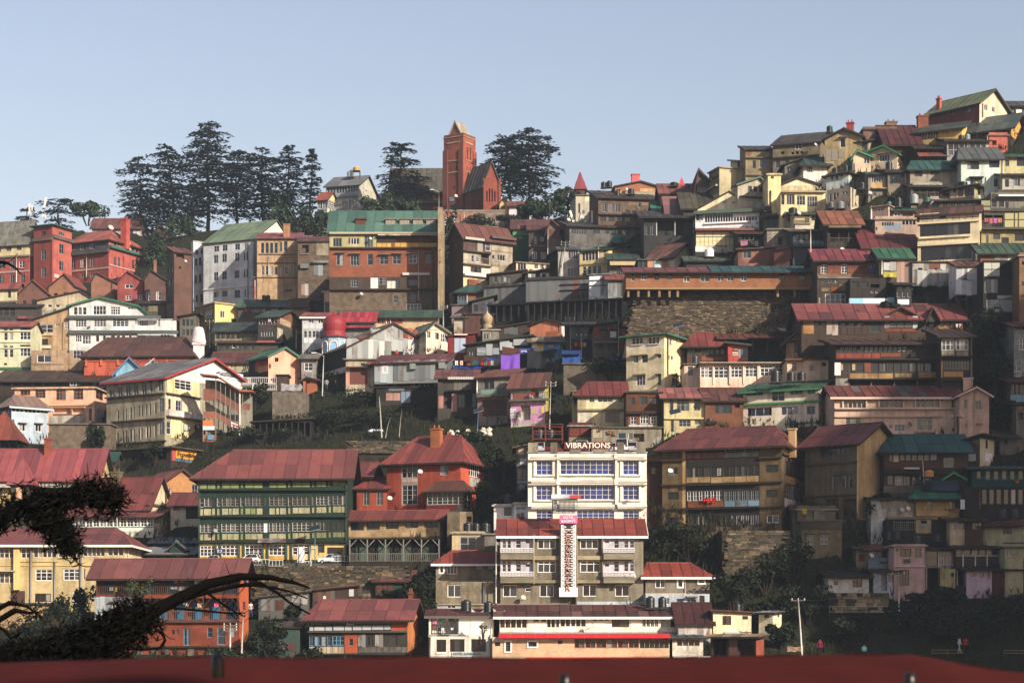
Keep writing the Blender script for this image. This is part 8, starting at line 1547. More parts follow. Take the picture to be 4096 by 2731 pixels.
o=tank("orange yellow drum of a solar heater over the green roof",1255,590,105,78,'d08a10',Yt,0,1.2)
pole("slim white pole beside the orange drum",1200,655,1178,350,Yt+.5,r=.05,hexc='dcdcd8')
#poles
T(1640,400)
pole("white lamp post below the church tower",628,1450,615,1265,r=.1,hexc='d8d4cc',d=-2);pole("street lamp at the church terrace",330,1235,330,1050,r=.07,hexc='b8b4ac',lamp=True,d=-2)
T(1400,850)
pole("striped power pole at the foot of the great brick tenement",1065,1345,1062,1065,r=.12,hexc='a8a29a',arms=2,d=-3)
T(700,850)
pole("white power pole beside the shrine spire",396,1500,392,1235,r=.1,hexc='c8c4bc',d=-1,arms=1);pole("beaded pole below the torn plaster house",1382,1500,1382,1330,r=.1,hexc='c8c2b8',d=-1)
T(2100,850)
pole("leaning white power pole before the grey white house",400,760,465,330,r=.13,hexc='cfcac2',arms=2,d=-2);pole("bare pole left of the great stone wall",1070,1568,1068,1180,r=.1,hexc='a09888',d=-3)
T(2100,1250)
pole("thin pole with a crossbar over the blue tarpaulin stall",645,470,640,258,r=.07,hexc='c8c4bc',arms=1,d=-2);pole("twin cabled pole before the dark shacks",520,420,512,60,r=.08,hexc='8a8680',arms=2,d=-2);pole("power pole right of the pink shop",280,1270,295,790,r=.08,hexc='c0bab0',arms=2,d=-2.5)
pole("solar street lamp by the yellow barred window house",1712,1400,1712,1150,find("big ochre").Yn+9,r=.06,hexc='6f8aa8',solar=True,name='solar_lamp');pole("solar street lamp beside the terracotta shed",1748,280,1745,160,find("tall cream tower").Yn+3,r=.07,hexc='6f8aa8',solar=True,name='solar_lamp')
T(2700,800)
pole("notched white pole above the crimson roof",1548,605,1545,330,find("house of rust").Yn+3,r=.1,hexc='d8d0c4')
T(1400,1250)
pole("pale bent pole on the grass slope",362,1360,332,955,r=.11,hexc='cfc8bc',d=-1);pole("solar street lamp on the grass slope",1450,1385,1462,1130,r=.06,hexc='5f8ab8',solar=True,name='solar_lamp',d=-.5)
pole("leaning stick pole on the slope, left",405,1360,462,1200,r=.05,hexc='c0b8a8',d=-.5);pole("thin upright pole on the slope",560,1355,592,1100,r=.05,hexc='b8b0a0',d=-.5)
T(700,1300)
pole("green and white street lamp at the lane corner",1680,745,1697,350,r=.09,hexc='c8ccc8',lamp=True,d=-1,name='street_lamp')
T(0,1720)
pole("white beaded pole before the half timbered gallery",1338,1130,1330,905,find("long yellow school").Yn+10,r=.1,hexc='cfcac4',arms=1)
T(820,2181)
pole("tall white pole by the roadside railing",1225,475,1192,30,find("long green timber").Yn-6,r=.13,hexc='ddd6cc',arms=1);pole("white power pole with insulators below the verandah house",285,1340,288,895,r=.12,hexc='d8d2ca',arms=3,d=-1);pole("plain white pole right of the insulator pole",412,1335,435,770,r=.11,hexc='e0dad2',d=-1)
T(700,1720)
pole("solar street lamp before the green gallery building",1598,1510,1595,1135,find("long green timber").Yn-2.5,r=.07,hexc='5f8fb0',solar=True,name='solar_lamp')
T(2460,2181)
pole("slanting white lamp pole on the dark slope",2140,1275,2088,605,r=.1,hexc='ddd8d0',arms=1,d=-.5)
T(3276,2181)
pole("tall rusty white pole before the pink block",925,1200,903,300,find("faded pink two").Yn-4,r=.13,hexc='cfc8c0',arms=1)
T(3276,1250)
pole("black power pole before the pink guest house gable",1588,1410,1580,1180,find("gabled end wing").Yn-2,r=.12,hexc='3a3634',arms=2)
for i,(a,b)in enumerate((("tall white pole by the roadside railing","plain white pole right of the insulator pole"),("tall white pole by the roadside railing","white power pole with insulators below the verandah house"),("tall rusty white pole before the pink block","slanting white lamp pole on the dark slope"),("leaning white power pole before the grey white house","bare pole left of the great stone wall"),("leaning white power pole before the grey white house","notched white pole above the crimson roof"),("twin cabled pole before the dark shacks","power pole right of the pink shop"),("white power pole beside the shrine spire","striped power pole at the foot of the great brick tenement"))):
 for k in range(2):wire("sagging wire from the %s"%a[:60],WIRES[a]+Vector((.3*k-.6,0,-.3*k)),WIRES[b]+Vector((.3*k-.6,0,-.3*k)),1.2+.4*k)
#rusty zigzag stair beside the clinic
T(700,1300)
Y=find("tall grey buff").Yn-1.0;p=at(qx(300),qy(1330),Y);t=empty('stair_tower',p);tag(t,"rust sheeted zigzag staircase with glazed landings beside the clinic",'staircase')
def prism(nm,pts,mt,y0=0,th=.12,par=None,o=p,Yp=None):
 Yp=Yp or Y;m=MB();q=[at(qx(a),qy(b),Yp)-o for a,b in pts];N=len(q)
 m.add([v+Vector((0,y0,0))for v in q]+[v+Vector((0,y0+th,0))for v in q],[tuple(reversed(range(N)))+(),tuple(N+k for k in range(N))]+[(k,(k+1)%N,N+(k+1)%N,N+k)for k in range(N)])
 return m.obj(nm,mt,par or t)
ru=mat('tin','8a5038');gl=mat('grime','9a9484')
prism('back_wall',[(318,600),(470,610),(860,760),(860,1210),(318,1330)],gl,2.2,.2)
for nm,pts in(('stair_sheet',[(320,725),(465,730),(465,860),(320,858)]),('stair_sheet',[(465,735),(738,910),(738,1000),(465,840)]),('stair_sheet',[(750,895),(858,898),(858,968),(750,968)]),('stair_sheet',[(318,985),(465,985),(465,1062),(318,1060)]),('stair_sheet',[(465,990),(738,1130),(738,1215),(465,1065)]),('stair_sheet',[(318,1250),(455,1250),(455,1330),(318,1330)])):
 prism(nm,pts,ru)
prism('signboard',[(642,1100),(738,1145),(738,1215),(642,1170)],mat('paint','ece6e0'),-.15,.1)
for pts in([(290,555),(480,575),(490,592),(290,572)],[(480,575),(740,742),(740,762),(486,596)],[(735,742),(895,748),(895,765),(735,762)]):prism('roof_sheet',pts,mat('tin','9a5a3c'),-.5,2.8)
prism('panel',[(318,1085),(440,1085),(440,1150),(318,1150)],mat('paint','d07038'),-.05);prism('panel',[(318,1150),(450,1150),(450,1195),(318,1195)],mat('paint','e0dcd8'),-.05);prism('signboard',[(372,1252),(442,1252),(442,1308),(372,1308)],mat('paint','5a88b0'),-.2,.1)
for x,a,b in((320,600,1330),(465,605,1330),(520,640,1100),(575,670,1120),(630,700,1140),(685,730,1160),(738,750,1260),(770,760,1250),(858,762,1210)):
 m=MB();q0,q1=at(qx(x),qy(b),Y)-p,at(qx(x),qy(a),Y)-p;m.tube([q0,q1],.05 if x not in(738,)else.1,n=5);m.obj('post',mat('paint','8a8680' if x!=738 else 'e0dcd4'),t)
for yy,tx in((1122,'COMPUTER'),(1160,'CENTRE')):
 q=at(qx(650),qy(yy+14),Y)-p;o=letter(t,tx,q+Vector((0,-.25,0)),82*K*Y/F_,20*K*Y/F_,mat('paint','b03838'),0)
 o.rotation_euler=(0,R(24),0)
#tarpaulins, sacks, cage
T(1400,1250)
Yt=D(qx(1830),qy(650))-1
sheetq("bright purple sheet hung out over the lane",1722,1938,482,655,'7d4fc0','hanging_sheet','sheet',Y=Yt,lean=.2,skew=-18,wave=.16)
sheetq("black tarpaulin tent over a stall",2020,2330,420,635,'26282c',Y=Yt-.8,lean=.8,skew=-10,wave=.3)
sheetq("blue and white printed stall banner beside the purple sheet",1935,2095,408,470,'4a50a0','banner','banner',Y=Yt+.6,lean=.05,wave=.03)
p=at(qx(1950),qy(450),Yt+.3);letter(find("pink painted").root,'AIRCEL',find("pink painted").root.matrix_basis.inverted()@p,70*K*Yt/F_,18*K*Yt/F_,mat('paint','f0f0f4'),-find("pink painted").root.rotation_euler.z)
sheetq("brown tarpaulin awning sagging over the washing",1300,1560,480,555,'4a3428',Y=Yt+2,lean=1.5,skew=-5,wave=.3);sheetq("long royal blue tarpaulin below the washing line",1195,1500,590,640,'23409a',Y=Yt+1,lean=.8,wave=.25);sheetq("blue tarpaulin strip beside the brown awning",1560,1690,510,545,'2848a0',Y=Yt+2,lean=.8,wave=.2);sheetq("rust brown awning cloth over the market stalls",1735,2070,385,475,'5a382c',Y=Yt+2.2,lean=1.4,skew=15,wave=.2)
for i,(x,c,n)in enumerate(((1185,'2a2c30','dark'),(1215,'d8d0c8','white'),(1272,'d8b8a4','beige'),(1350,'a82828','red'),(1410,'3a5a3c','green'),(1445,'2a4a8a','blue'),(1505,'b02828','scarlet'),(1545,'6a6a70','grey'),(1580,'8a2838','wine red'),(1620,'a8a4a0','pale grey'))):
 sheetq("%s garment on the long washing line by the tin cabin"%n,x-16,x+16,545,600,c,'garment','garment',Y=Yt+.5,lean=.02,wave=.05)
T(2100,1250)
Yt=D(qx(530),qy(600))-1
sheetq("royal blue tarpaulin wrapped market stall",428,635,470,605,'2a4c90',Y=Yt,lean=.3,wave=.15);sheetq("blue tarpaulin roof of the wrapped stall",420,640,425,475,'27407a',Y=Yt+.6,lean=1.0,wave=.1)
sheetq("black tarpaulin over a handcart",665,905,500,560,'1f2122',Y=Yt,lean=.8,wave=.25);sheetq("orange cloth draped under the black tarpaulin",685,910,548,588,'e07048',Y=Yt-.5,lean=.2,wave=.1);sheetq("faded blue cloth bundle along the wall",955,1145,505,545,'3f5a88',Y=Yt,lean=.5,wave=.2)
T(700,1300)
sheetq("grey tarpaulin bundle on the lane corner",1208,1445,660,750,'98989a',Y=D(qx(1320),qy(750))-.5,lean=.5,wave=.25)
T(2460,2181);sheetq("tan cloth over a heap on the dark slope",1965,2145,1135,1210,'a08468',Y=D(qx(2050),qy(1215))-.5,lean=.6,wave=.2)
T(1640,2181);sheetq("crumpled white plastic sheet between the tanks on the hotel roof",700,840,715,758,'cfc8bc','plastic_sheet','sheet',Y=find("white arched hotel").Yn+1.5,lean=.7,skew=14,wave=.4);sheetq("torn white plastic sheet right of the tanks on the hotel roof",950,1085,712,750,'d0c6b8','plastic_sheet','sheet',Y=find("white arched hotel").Yn+1.5,lean=.7,skew=18,wave=.4)
T(3276,800);sheetq("yellow cloth slung between the tin walls",735,885,815,880,'b0a440','cloth','cloth',Y=find("green roofed house walled").Yn-.4,lean=.1,wave=.1)
T(1400,1250)
for i in range(26):
 x=rnd.choice([rnd.uniform(1150,1430),rnd.uniform(1500,1600)]);y=rnd.uniform(1345,1410);pp,Y=put(x,y,None,-.4)
 m=MB();m.lathe([(.01,0),(.3,.03),(.36,.18),(.28,.36),(.08,.42),(.12,.5),(.01,.5)],8)
 o=m.obj('sack',mat('cloth',rnd.choice(['e4dcc8','d8d0bc','ece8e0','c8c4b0'])),None,True,pp);o.rotation_euler=(R(rnd.uniform(-60,60)),R(rnd.uniform(-50,50)),rnd.uniform(0,6));o.scale=(rnd.uniform(.8,1.2),)*3
 tag(o,"stuffed pale sack in the heap beside the solar lamp on the slope",'sack','heap of pale sacks')
for i in range(5):
 pp,Y=put(rnd.uniform(195,350),rnd.uniform(1345,1368),None,-.4);m=MB();m.lathe([(.01,0),(.3,.03),(.38,.15),(.25,.3),(.01,.34)],8);o=m.obj('rubbish_bag',mat('plastic',rnd.choice(['d8dce0','5a6a98','e8e8ec'])),None,True,pp);tag(o,"white or blue rubbish bag at the foot of the bent pole",'bag','rubbish bags on the slope')
T(2100,1250)
Y=find("white modern hotel").Yn+8;p=at(qx(90),qy(1470),Y);t=empty('tank_cage',p);tag(t,"rust red iron cage around two black tanks above the hotel roof",'cage')
s=K*Y/F_;m=MB()
for x in(0,145*s,340*s):
 for y in(0,3):m.box(x-.06,x+.06,y-.06,y+.06,0,200*s)
m.obj('cage_post',mat('wood','7a3826'),t)
for z in(30*s,115*s,198*s):
 m=MB()
 for y in(0,3):m.box(0,340*s,y-.05,y+.05,z-.05,z+.05)
 m.obj('rail',mat('wood','7a3826'),t)
m=MB();m.box(0,340*s,0,3,20*s-.05,28*s-.1);m.obj('floor_plate',mat('wood','4a2c22'),t)
#cars
T(700,1720)
Yc=find("long green timber").Yn-2.4
car("white hatchback side on at the right of the green gallery building",1770,1520,275,'dadcde',180,Yc,0);car("cream white hatchback with a dark interior beside the notice sign",850,1515,255,'e4e4e0',180,Yc,0);car("white saloon whose roof shows over the plum red roof",420,1512,225,'d8d8d4',180,Yc,0,.95)
m=MB();a=at(qx(230),qy(1480),Yc);b=at(qx(3300),qy(1480),Yc);zr=at(qx(1000),qy(1521),Yc).z
m.box(a.x,b.x,Yc-1.6,Yc+3.2,zr-1.5,zr);t_=NT('road');v=t_.coord(rand=False);n1=t_.noise(v,1.5,4);t_.fin(t_.mix(t_.ramp(n1,.35,.7),rgb('55524e',.5),rgb('77736c',.5)),.95,.1);tag(m.obj('road',t_.m),kind='structure')
def railing(label,x0,x1,y0,y1,Y,hexc='d8dadc',gap=.35,name='railing'):
 p=at(qx(x0),qy(y1),Y);w=(x1-x0)*K*Y/F_;hh=(y1-y0)*K*Y/F_;t=empty(name,p);tag(t,label,'railing','railings')
 for nm,z in(('rail',hh-.06),('rail',.12)):boxo(nm,t,(0,0,z),(w,.05,.06),mat('paint',hexc))
 n=max(2,int(w/gap));m=MB()
 for i in range(n+1):m.box(i*w/n-.02,i*w/n+.02,.005,.045,0,hh)
 m.obj('bars',mat('paint',hexc),t)
Yr=Yc-1.5
railing("white railing section in front of the right hand hatchback",1788,1965,1428,1505,Yr);railing("white railing gate below the middle of the green gallery building",1072,1230,1480,1562,Yr-.4);railing("white railing section left of the road gate",950,1075,1470,1535,Yr);railing("white railing section by the tall white pole",1380,1560,1490,1550,Yr);railing("grey railing at the roof end of the verandah house",905,975,1530,1568,Yr-.3,'9a9a98')
Yv=VIB.Yn+2.2;T(1900,1700)
def zfix(o):o.location.z=VIB.z0+VIB.H+.2
for lab,x,w,rz,c in(("silver car at the left end of the rooftop car park",755,130,80,'b8bcc0'),("maroon car behind the parapet block",900,130,70,'6a2024'),("white car roof behind the rooftop sign",1225,150,85,'e0e2e4'),("white minivan right of the rooftop sign",1690,150,80,'e4e6e8'),("silver hatchback at the right end of the rooftop car park",1815,130,75,'b4b8bc'),("grey car just right of the rooftop sign",1585,120,80,'a4a8ac')):
 zfix(car(lab,x,300,w/.42,c,rz,Yv+1,0,1.15 if 'minivan' in lab else 1))
#people
T(1400,1250)
person("man in a grey shirt and white trousers walking below the pink shop",1925,1270,'6a7078','d8d4cc',rz=20);person("man in a pale jacket standing at the pink shop door",1822,1240,'8a98a0','3a3c44','stand');person("person in red sitting in the doorway of the iron shed",535,522,'b84038','3a3030','sit',Y=find("great gabled").Yn-.8,d=0);person("dark haired person at the corner of the iron shed",655,525,'b0a898','3a3834','stand',Y=find("great gabled").Yn-.8,d=0);person("person with a red bundle under the propped tin cabin",362,985,'8a7068','3a3438','stand');person("person leaning on the rail by the rust shutter",210,770,'3f3f44','2a2a30','stand',Y=find("great gabled").Yn-1.5,d=0)
T(700,1300)
person("grey clad person walking up the lane past the lamp",1730,745,'9a9a9c','4a4a50',rz=180);person("person in dark clothes stooping in the lane",1830,720,'2f3034','26262c','sit',rz=60)
T(2100,1250)
person("person in white coming down the steps with a red bag",540,735,'d8d4d4','4a4c58',rz=30)
T(820,2181)
person("man in a pink white shirt on the verandah house path",520,815,'dcc8cc','3f5a78',rz=20)
T(0,2181)
person("boy in red on the verandah house gallery",1835,850,'c02818','3a2a28','stand',Y=find("three storey brick").Yn-.3,d=0)
T(1380,1700)
person("person in a striped top sitting on the arcade bench, left",722,1530,'c8c8cc','2a2a30','sit',Y=find("tan plaster gallery").Yn-.4,d=0);person("person in orange brown sitting on the arcade bench, right",772,1530,'b07848','4a4038','sit',Y=find("tan plaster gallery").Yn-.4,d=0)
T(2600,1650)
person("person in a yellow shirt on the flat concrete roof",1762,1245,'d8b830','8a3028','stand',Y=find("flat concrete house").Yn+.5,d=0)
T(3276,2181)
person("schoolboy in white on the dark footpath",1600,1225,'d8dce0','b0b4bc',rz=90);person("pupil with an orange red backpack on the dark footpath",1672,1230,'b83020','1c2028',rz=180);person("person in a crimson coat and yellow cap at the slope's foot",10,1255,'8a1838','2a2028','stand');person("person in turquoise at the dark bus stop",515,1265,'6aa8b0','2a2c34','sit')
railing("yellow topped railing along the dark footpath",1290,1640,1185,1240,D(qx(1450),qy(1240)),'8a7a30',1.5);railing("yellow railing at the far right corner of the footpath",2115,2400,1190,1240,D(qx(2250),qy(1240)),'8a7a30',1.5);railing("wire railing on the crumbling terrace",120,820,690,770,D(qx(470),qy(770))-.4,'9a9a90',1.2)
#clothes hung on the houses
CN={}
for h,p,w,hh,c,rz in CLOTHES:
 r=rgb(c,1);mx=max(r[:3]);mn=min(r[:3])
 nm='white' if mn>.5 else 'dark' if mx<.08 else 'grey' if mx-mn<.12*mx+.02 else 'red' if r[0]==mx and r[2]<.6*mx and r[1]<.45*mx else 'pink' if r[0]==mx and r[2]>=.45*mx else 'tan' if r[0]==mx else 'green' if r[1]==mx else 'blue'
 key=(nm,h.root['label']);CN[key]=CN.get(key,0)+1
 e=Vector((math.cos(rz),math.sin(rz),0))*w;dz=Vector((0,0,-hh))
 lb=h.root['label'].split();lab="%s%s garment drying on the %s"%(('' if CN[key]==1 else('second ','third ','fourth ','fifth ')[min(3,CN[key]-2)]),nm,' '.join(lb[:9]))
 cloth('garment',lab,'garment',(p,p+e,p+e+dz,p+dz),c,6,.05,'washing hung out to dry')
#stone walls, trees, undergrowth, foreground
def stone_wall(label,x0,x1,y0,y1,Y,hexc='6f6555',sw=.55,shh=.22,seed=1,slope=.0,name='stone_wall',skew=0,deep=2.5):
 """coursed rubble wall between two columns and two rows (photograph px); 300 stones are objects, the rest one mesh"""
 rr=random.Random(seed);a=at(x0,y1,Y);b=at(x1,y0,Y);w,hh=b.x-a.x,b.z-a.z;t=empty(name,a);tag(t,label,'wall')
 m=MB();m.add([(-.0,.12,-3),(w,.12,-3),(w,.12+slope,hh),(skew,.12+slope,hh),(0,deep,-3),(w,deep,-3),(w,deep,hh),(skew,deep,hh)],[(0,1,2,3),(5,4,7,6),(1,5,6,2),(4,0,3,7),(3,2,6,7)]);m.obj('core',mat('stone','4a4238'),t)
 st=[];z=0
 while z<hh:
  h_=shh*rr.uniform(.6,1.35);x=skew*z/hh-rr.random()*sw
  while x<w:
   l=sw*rr.uniform(.45,1.8)
   if x>skew*z/hh and x+l<w:st.append((x,z,l,min(h_,hh-z)))
   x+=l
  z+=h_
 big=set(id(q)for q in sorted(st,key=lambda q:-q[2]*q[3])[:300])
 rest=MB();mats=[mat('stone',c)for c in(hexc,'8d7a5c','5a5248','7c6a58')]
 def blk(m,x,z,l,h_,mi=0):
  j=lambda:rr.uniform(-.03,.03);d=rr.uniform(-.1,.03);y=slope*z/hh
  v=[(x+.02+j(),y+d,z+.02+j()),(x+l-.02+j(),y+d+j(),z+.02+j()),(x+l-.03+j(),y+d+j(),z+h_-.02+j()),(x+.03+j(),y+d,z+h_-.02+j())]
  m.add(v+[(p[0],y+.14,p[2])for p in v],[(0,1,2,3),(0,4,5,1),(1,5,6,2),(2,6,7,3),(3,7,4,0)],mi)
 for k in range(6):
  for c in range(4):
   def mk():
    m=MB();blk(m,0,0,1,1);return m.mesh('stone',mats[c])
   CACHE[('stone',seed,k,c)]=mk()
 for q in st:
  c=rr.choices(range(4),(6,1.2,4,2))[0]
  if id(q)in big:
   o=bpy.data.objects.new('stone',CACHE[('stone',seed,rr.randrange(6),c)]);link(o,t);o.location=(q[0],slope*q[1]/hh,q[1]);o.scale=(q[2],1,q[3])
  else:blk(rest,*q,c)
 if rest.f:tag(rest.obj('stones',mats,t),kind='stuff')
hb=find("long brick barracks")
stone_wall("great coursed stone retaining wall carrying the brick barracks",2490,3250,1163,1350,hb.Yn+1.0,'63584a',.46,.14,1,1.0,skew=1.7,deep=9)
stone_wall("dark stone wall under the ochre tenement",2890,3165,2120,2300,D(3030,2290),'5c5444',.6,.24,2,.6,deep=12)
stone_wall("mossy stone wall below the road of the green gallery building",1000,1640,2262,2400,D(1300,2395),'565042',.6,.24,3,.5,deep=9)
stone_wall("pale crumbling terrace wall below the whitewashed cottage",3318,3560,2370,2450,D(3440,2450),'a09474',.7,.4,4,.5,deep=4)
stone_wall("low coursed stone terrace on the grass slope above the red mansion",1380,1760,1762,1812,D(1560,1812),'5f594c',.6,.25,5,.3)
T(2700,800)
for x in(-545,-430,-310,-190,-75,20,1160,1350):
 p=at(qx(x),qy(1105),hb.Yn+.1);s=K*hb.Yn/F_;boxo('bracket_post',hb.root,hb.root.matrix_basis.inverted()@p,(.3,.3,92*s),mat('grime','9a8058'))
u=lambda x:hb.front.uv(qx(x),qy(815))[0]
def strip(x0,x1,c,z1):
 q=[Vector((u(x0),-.9,hb.H-.25)),Vector((u(x1),-.9,hb.H-.25)),Vector((u(x1),5,hb.H+z1)),Vector((u(x0),5,hb.H+z1))]
 m=MB();dn=Vector((0,0,-.14));m.add(q+[p+dn for p in q],[(0,1,2,3),(7,6,5,4),(0,4,5,1),(1,5,6,2),(2,6,7,3),(3,7,4,0)]);r=m.obj('roof',mat('wood','3b3028'),hb.root)
 sheets(r,q,mat('roof',c),1.5,3)
strip(-600,405,'8a4448',1.4);strip(408,1130,'2f6a6c',1.6);strip(1132,1580,'2f6266',1.6)
#cedars
for i,(lab,x,yb,yt,w,Y,bare,tf,ln)in enumerate((("spreading cedar at the left end of the ridge group, twin trunks",562,940,628,225,448,.16,.7,-.5),("open cedar with bare trunk left of the tallest cedar",690,945,582,210,446,.2,.8,-1.2),("tallest cedar with a broad dense crown",828,950,500,290,444,.2,.75,.6),("slim cedar right of the tallest one",945,930,605,190,440,.2,.75,.5),("bushy cedar in the middle of the ridge group",1052,930,592,215,434,.18,.8,-.4),("pointed cedar with separate tiers on the right of the group",1152,930,584,175,428,.18,.6,0),("thin cedar beside the orange chimney",1241,910,600,100,424,.25,.55,.3),("rounded cedar left of the church",1596,880,575,250,412,.1,.8,.6),("flat topped cedar right of the church, taller trunk",2112,880,522,290,402,.3,1.0,.5),("flat topped cedar right of the church, left trunk",2040,880,548,220,400,.3,.95,-.8),("low wide cedar behind the exchange",236,920,796,210,455,.1,.9,0),("low feathery cedar behind the exchange, left",110,915,838,150,457,.1,.9,-.5),("young cedar before the tallest trunk",770,950,720,150,440,.1,.6,0),("low dark cedar beneath the pointed one",1105,950,740,190,425,.05,.8,0),("low dark cedar left of the white block",620,960,800,200,440,.05,.8,0))):
 deodar(lab,x,yb,yt,w,11+i,Y,bare,tf,ln,1.0)
n=0
def bushes(specs,hexc,pre,leaf=.32,cnt=1500):
 for i,q in enumerate(specs):
  x,y,w,hh,lab=q[:5];d=q[5]if len(q)>5 else 0
  bush(lab,x,y,w,hh,100+i+int(x),hexc,None,d,cnt,'bush' if leaf<.4 else 'tree',pre,leaf,'bush' if leaf<.4 else 'tree',True)
bushes(((350,890,150,95,"grey green leafy tree behind the exchange tower",10),(2180,880,150,130,"leafy tree at the foot of the flat topped cedars",3),(2265,870,130,130,"leafy tree left of the red spire",2),(2110,890,130,90,"leafy tree below the bungalow",1),(1160,960,190,180,"dark leafy tree mass below the pointed cedar",-3),(1270,955,140,120,"dark leafy tree above the tan plaster house",-6),(745,960,150,120,"dark leafy tree behind the white block",4),(640,1080,120,190,"dark leafy tree below the cottage under the cedars",6),(1500,870,150,130,"dark leafy tree left of the rounded cedar",2),(1640,880,120,90,"dark leafy tree at the church's nave",-2)),'44583a','leafy trees on the ridge',.5,1800)
bushes(((1540,1000,90,45,"clipped shrub below the white arched gate"),(1900,905,150,50,"shrubbery on the slope right of the church",-2),(2030,900,130,45,"shrubbery above the maroon roofs",-2),(1790,960,70,130,"creeper covered bank between brick tenement and sooty block",2),(1800,1090,60,110,"dark shrubs in the stair lane gully",2),(2750,2215,260,150,"dark spreading shrub under the ochre tenement"),(2660,2190,120,110,"dark shrub beside the twin hotel's end wall"),(3060,2350,200,150,"large shrub on the slope right of the red hip roof"),(2930,2420,180,140,"bright green shrub behind the red hip roofed wing"),(3160,2330,190,190,"tall dark shrub below the flat concrete house"),(3220,2480,200,150,"dark shrub on the slope above the lamp pole"),(3060,2480,170,90,"low shrub above the cream outhouse"),(3130,2570,130,90,"green shrub beside the cream outhouse"),(3420,2560,230,110,"dark shrub below the wire railing, left"),(3640,2530,260,130,"dark shrub below the pink block"),(3860,2560,300,150,"dark shrub on the right hand slope"),(4010,2500,220,130,"dark shrub at the right edge of the slope"),(3700,2430,160,70,"ivy mound under the pink block's terrace"),(3800,2400,180,60,"ivy mound below the lilac hut"),(3980,1560,180,180,"tangled dark shrub beside the pink guest house"),(3950,1400,170,200,"tangled dark shrub below the white stilted shed"),(4010,1700,120,120,"tangled dark shrub right of the pink gable"),(3560,1260,100,60,"shrub in the dark void beneath the tin wall"),(100,2600,230,170,"dark leafy thicket at the lower left edge"),(250,2560,200,200,"dark leafy thicket below the school"),(340,2500,120,170,"ivy thicket left of the brick verandah house",-1),(180,2690,300,140,"lower thicket above the red foreground roof"),(1080,2620,170,160,"thicket beside the insulator pole"),(930,2670,220,90,"weeds beneath the brick verandah house"),(1240,2680,130,110,"thicket left of the blue windowed gallery house"),(1160,2480,80,70,"bush beside the slate hut"),(1680,2500,130,220,"dark creeper bank left of the grey hotel wing"),(1650,2420,90,130,"dark bush above the gallery house chimney"),(1560,2395,60,40,"bush by the second rusty shack"),(1880,1790,130,70,"green bush behind the mansion chimneys"),(1960,1900,110,160,"dark creeper slope right of the mansion"),(1940,2040,90,150,"dark creepers above the hotel annexe"),(1250,1700,320,70,"grassy bank above the long green building"),(1050,1760,260,70,"weedy bank above the red gallery roof"),(1020,1620,120,100,"dark shrub beside the stone ramp"),(1480,1700,280,60,"grassy bank below the sack heap"),(1450,1610,260,60,"mossy bank under the lane"),(620,1830,90,60,"shrub below the stone terrace",-1),(390,1790,80,110,"shrub on the rubble terrace",-2),(2150,1640,150,130,"dark shrub on the steps left of the cream house"),(2440,1500,180,70,"weeds on the rubble yard wall",-1),(3520,2080,110,120,"dark shrub beside the buff house yard")),'2f3c26','bushes on the slope',.3,1300)
bush("thin potted tree on the verandah house gallery",560,2390,120,110,77,'5a6a38',find("three storey brick").Yn-1,0,350,'sapling',None,.22,'tree',True);bush("straggly pot plant on the white hotel wall",1932,2535,36,40,78,'5a6a40',find("white arched hotel").Yn-.4,0,160,'pot_plant',None,.14,'plant',True)
#ground cover over the whole slope
def cover():
 rr=random.Random(5);m=MB()
 for _ in range(26000):
  px=rr.uniform(-150,4300);py=rr.uniform(ridge(px)+15,2760)
  p=ground(px,py);p.z-=.75;h_=rr.uniform(.2,.55);a=rr.uniform(0,6.28)
  for k in range(3):
   d=Vector((math.cos(a+k*2.1),math.sin(a+k*2.1),0));s_=Vector((-d.y,d.x,0))*.09
   m.add([p-s_,p+s_,p+d*h_*.8+Vector((0,0,h_*rr.uniform(1.2,2.4)))],[(0,1,2)])
 o=m.obj('grass',mat('leaf','3f472c'));tag(o,"rough dark grass and weeds covering the open slope",'grass',None,'stuff')
cover();carve()
#foreground: red sheet roof just below the camera
def near_roof():
 t=empty('near_roof',(0,6,-1));tag(t,"dark red painted sheet roof running along the bottom of the picture",'roof')
 m=MB();N=60;ed=[(-300,2672),(300,2656),(800,2640),(1250,2648),(1700,2640),(2200,2648),(2800,2640),(3300,2632),(3620,2630),(3760,2650),(3950,2690),(4150,2712),(4500,2735)]
 def ey(px):
  for(a,p),(b,q)in zip(ed,ed[1:]):
   if px<=b:return p+(q-p)*(px-a)/(b-a)
  return ed[-1][1]
 rows=((7.6,0),(7.55,.012),(7.45,.0),(7.0,-.05),(6.0,-.2),(4.5,-.5),(2.5,-.95))
 o=Vector((0,6,-1))
 for Y,dz in rows:
  for i in range(N+1):
   px=-300+4800*i/N;e=at(px,ey(px),7.6);m.v.append(tuple(Vector((e.x,Y,e.z+dz+.004*math.sin(i*1.3)))-o))
 for j in range(len(rows)-1):
  for i in range(N):m.f.append([j*(N+1)+i,j*(N+1)+i+1,(j+1)*(N+1)+i+1,(j+1)*(N+1)+i]);m.m.append(0)
 m.obj('sheet',mat('cloth','4e130b'),t,True)  # red darkened in its colour to stand in for shade not cast here
 m=MB();m.tube([Vector(m2)for m2 in[tuple(at(-300+4800*i/30,ey(-300+4800*i/30)+4,7.62)-o)for i in range(31)]],.02,n=8);m.obj('rolled_edge',mat('cloth','3c0c07'),t,True)
 for px,py in((3640,2722),(2260,2728),(870,2650)):
  p=at(px,py,6.6)-o;m=MB();m.lathe([(.001,.03),(.018,.025),(.022,0),(.022,-.05)],10);m.obj('fixing_bolt',mat('plastic','1c0f0c'),t,True,p)
 m=MB();m.box(-3.5,3.5,-4.5,1.2,-8,-1.2);m.obj('house_wall',mat('wall','8a7a68'),t)
near_roof()
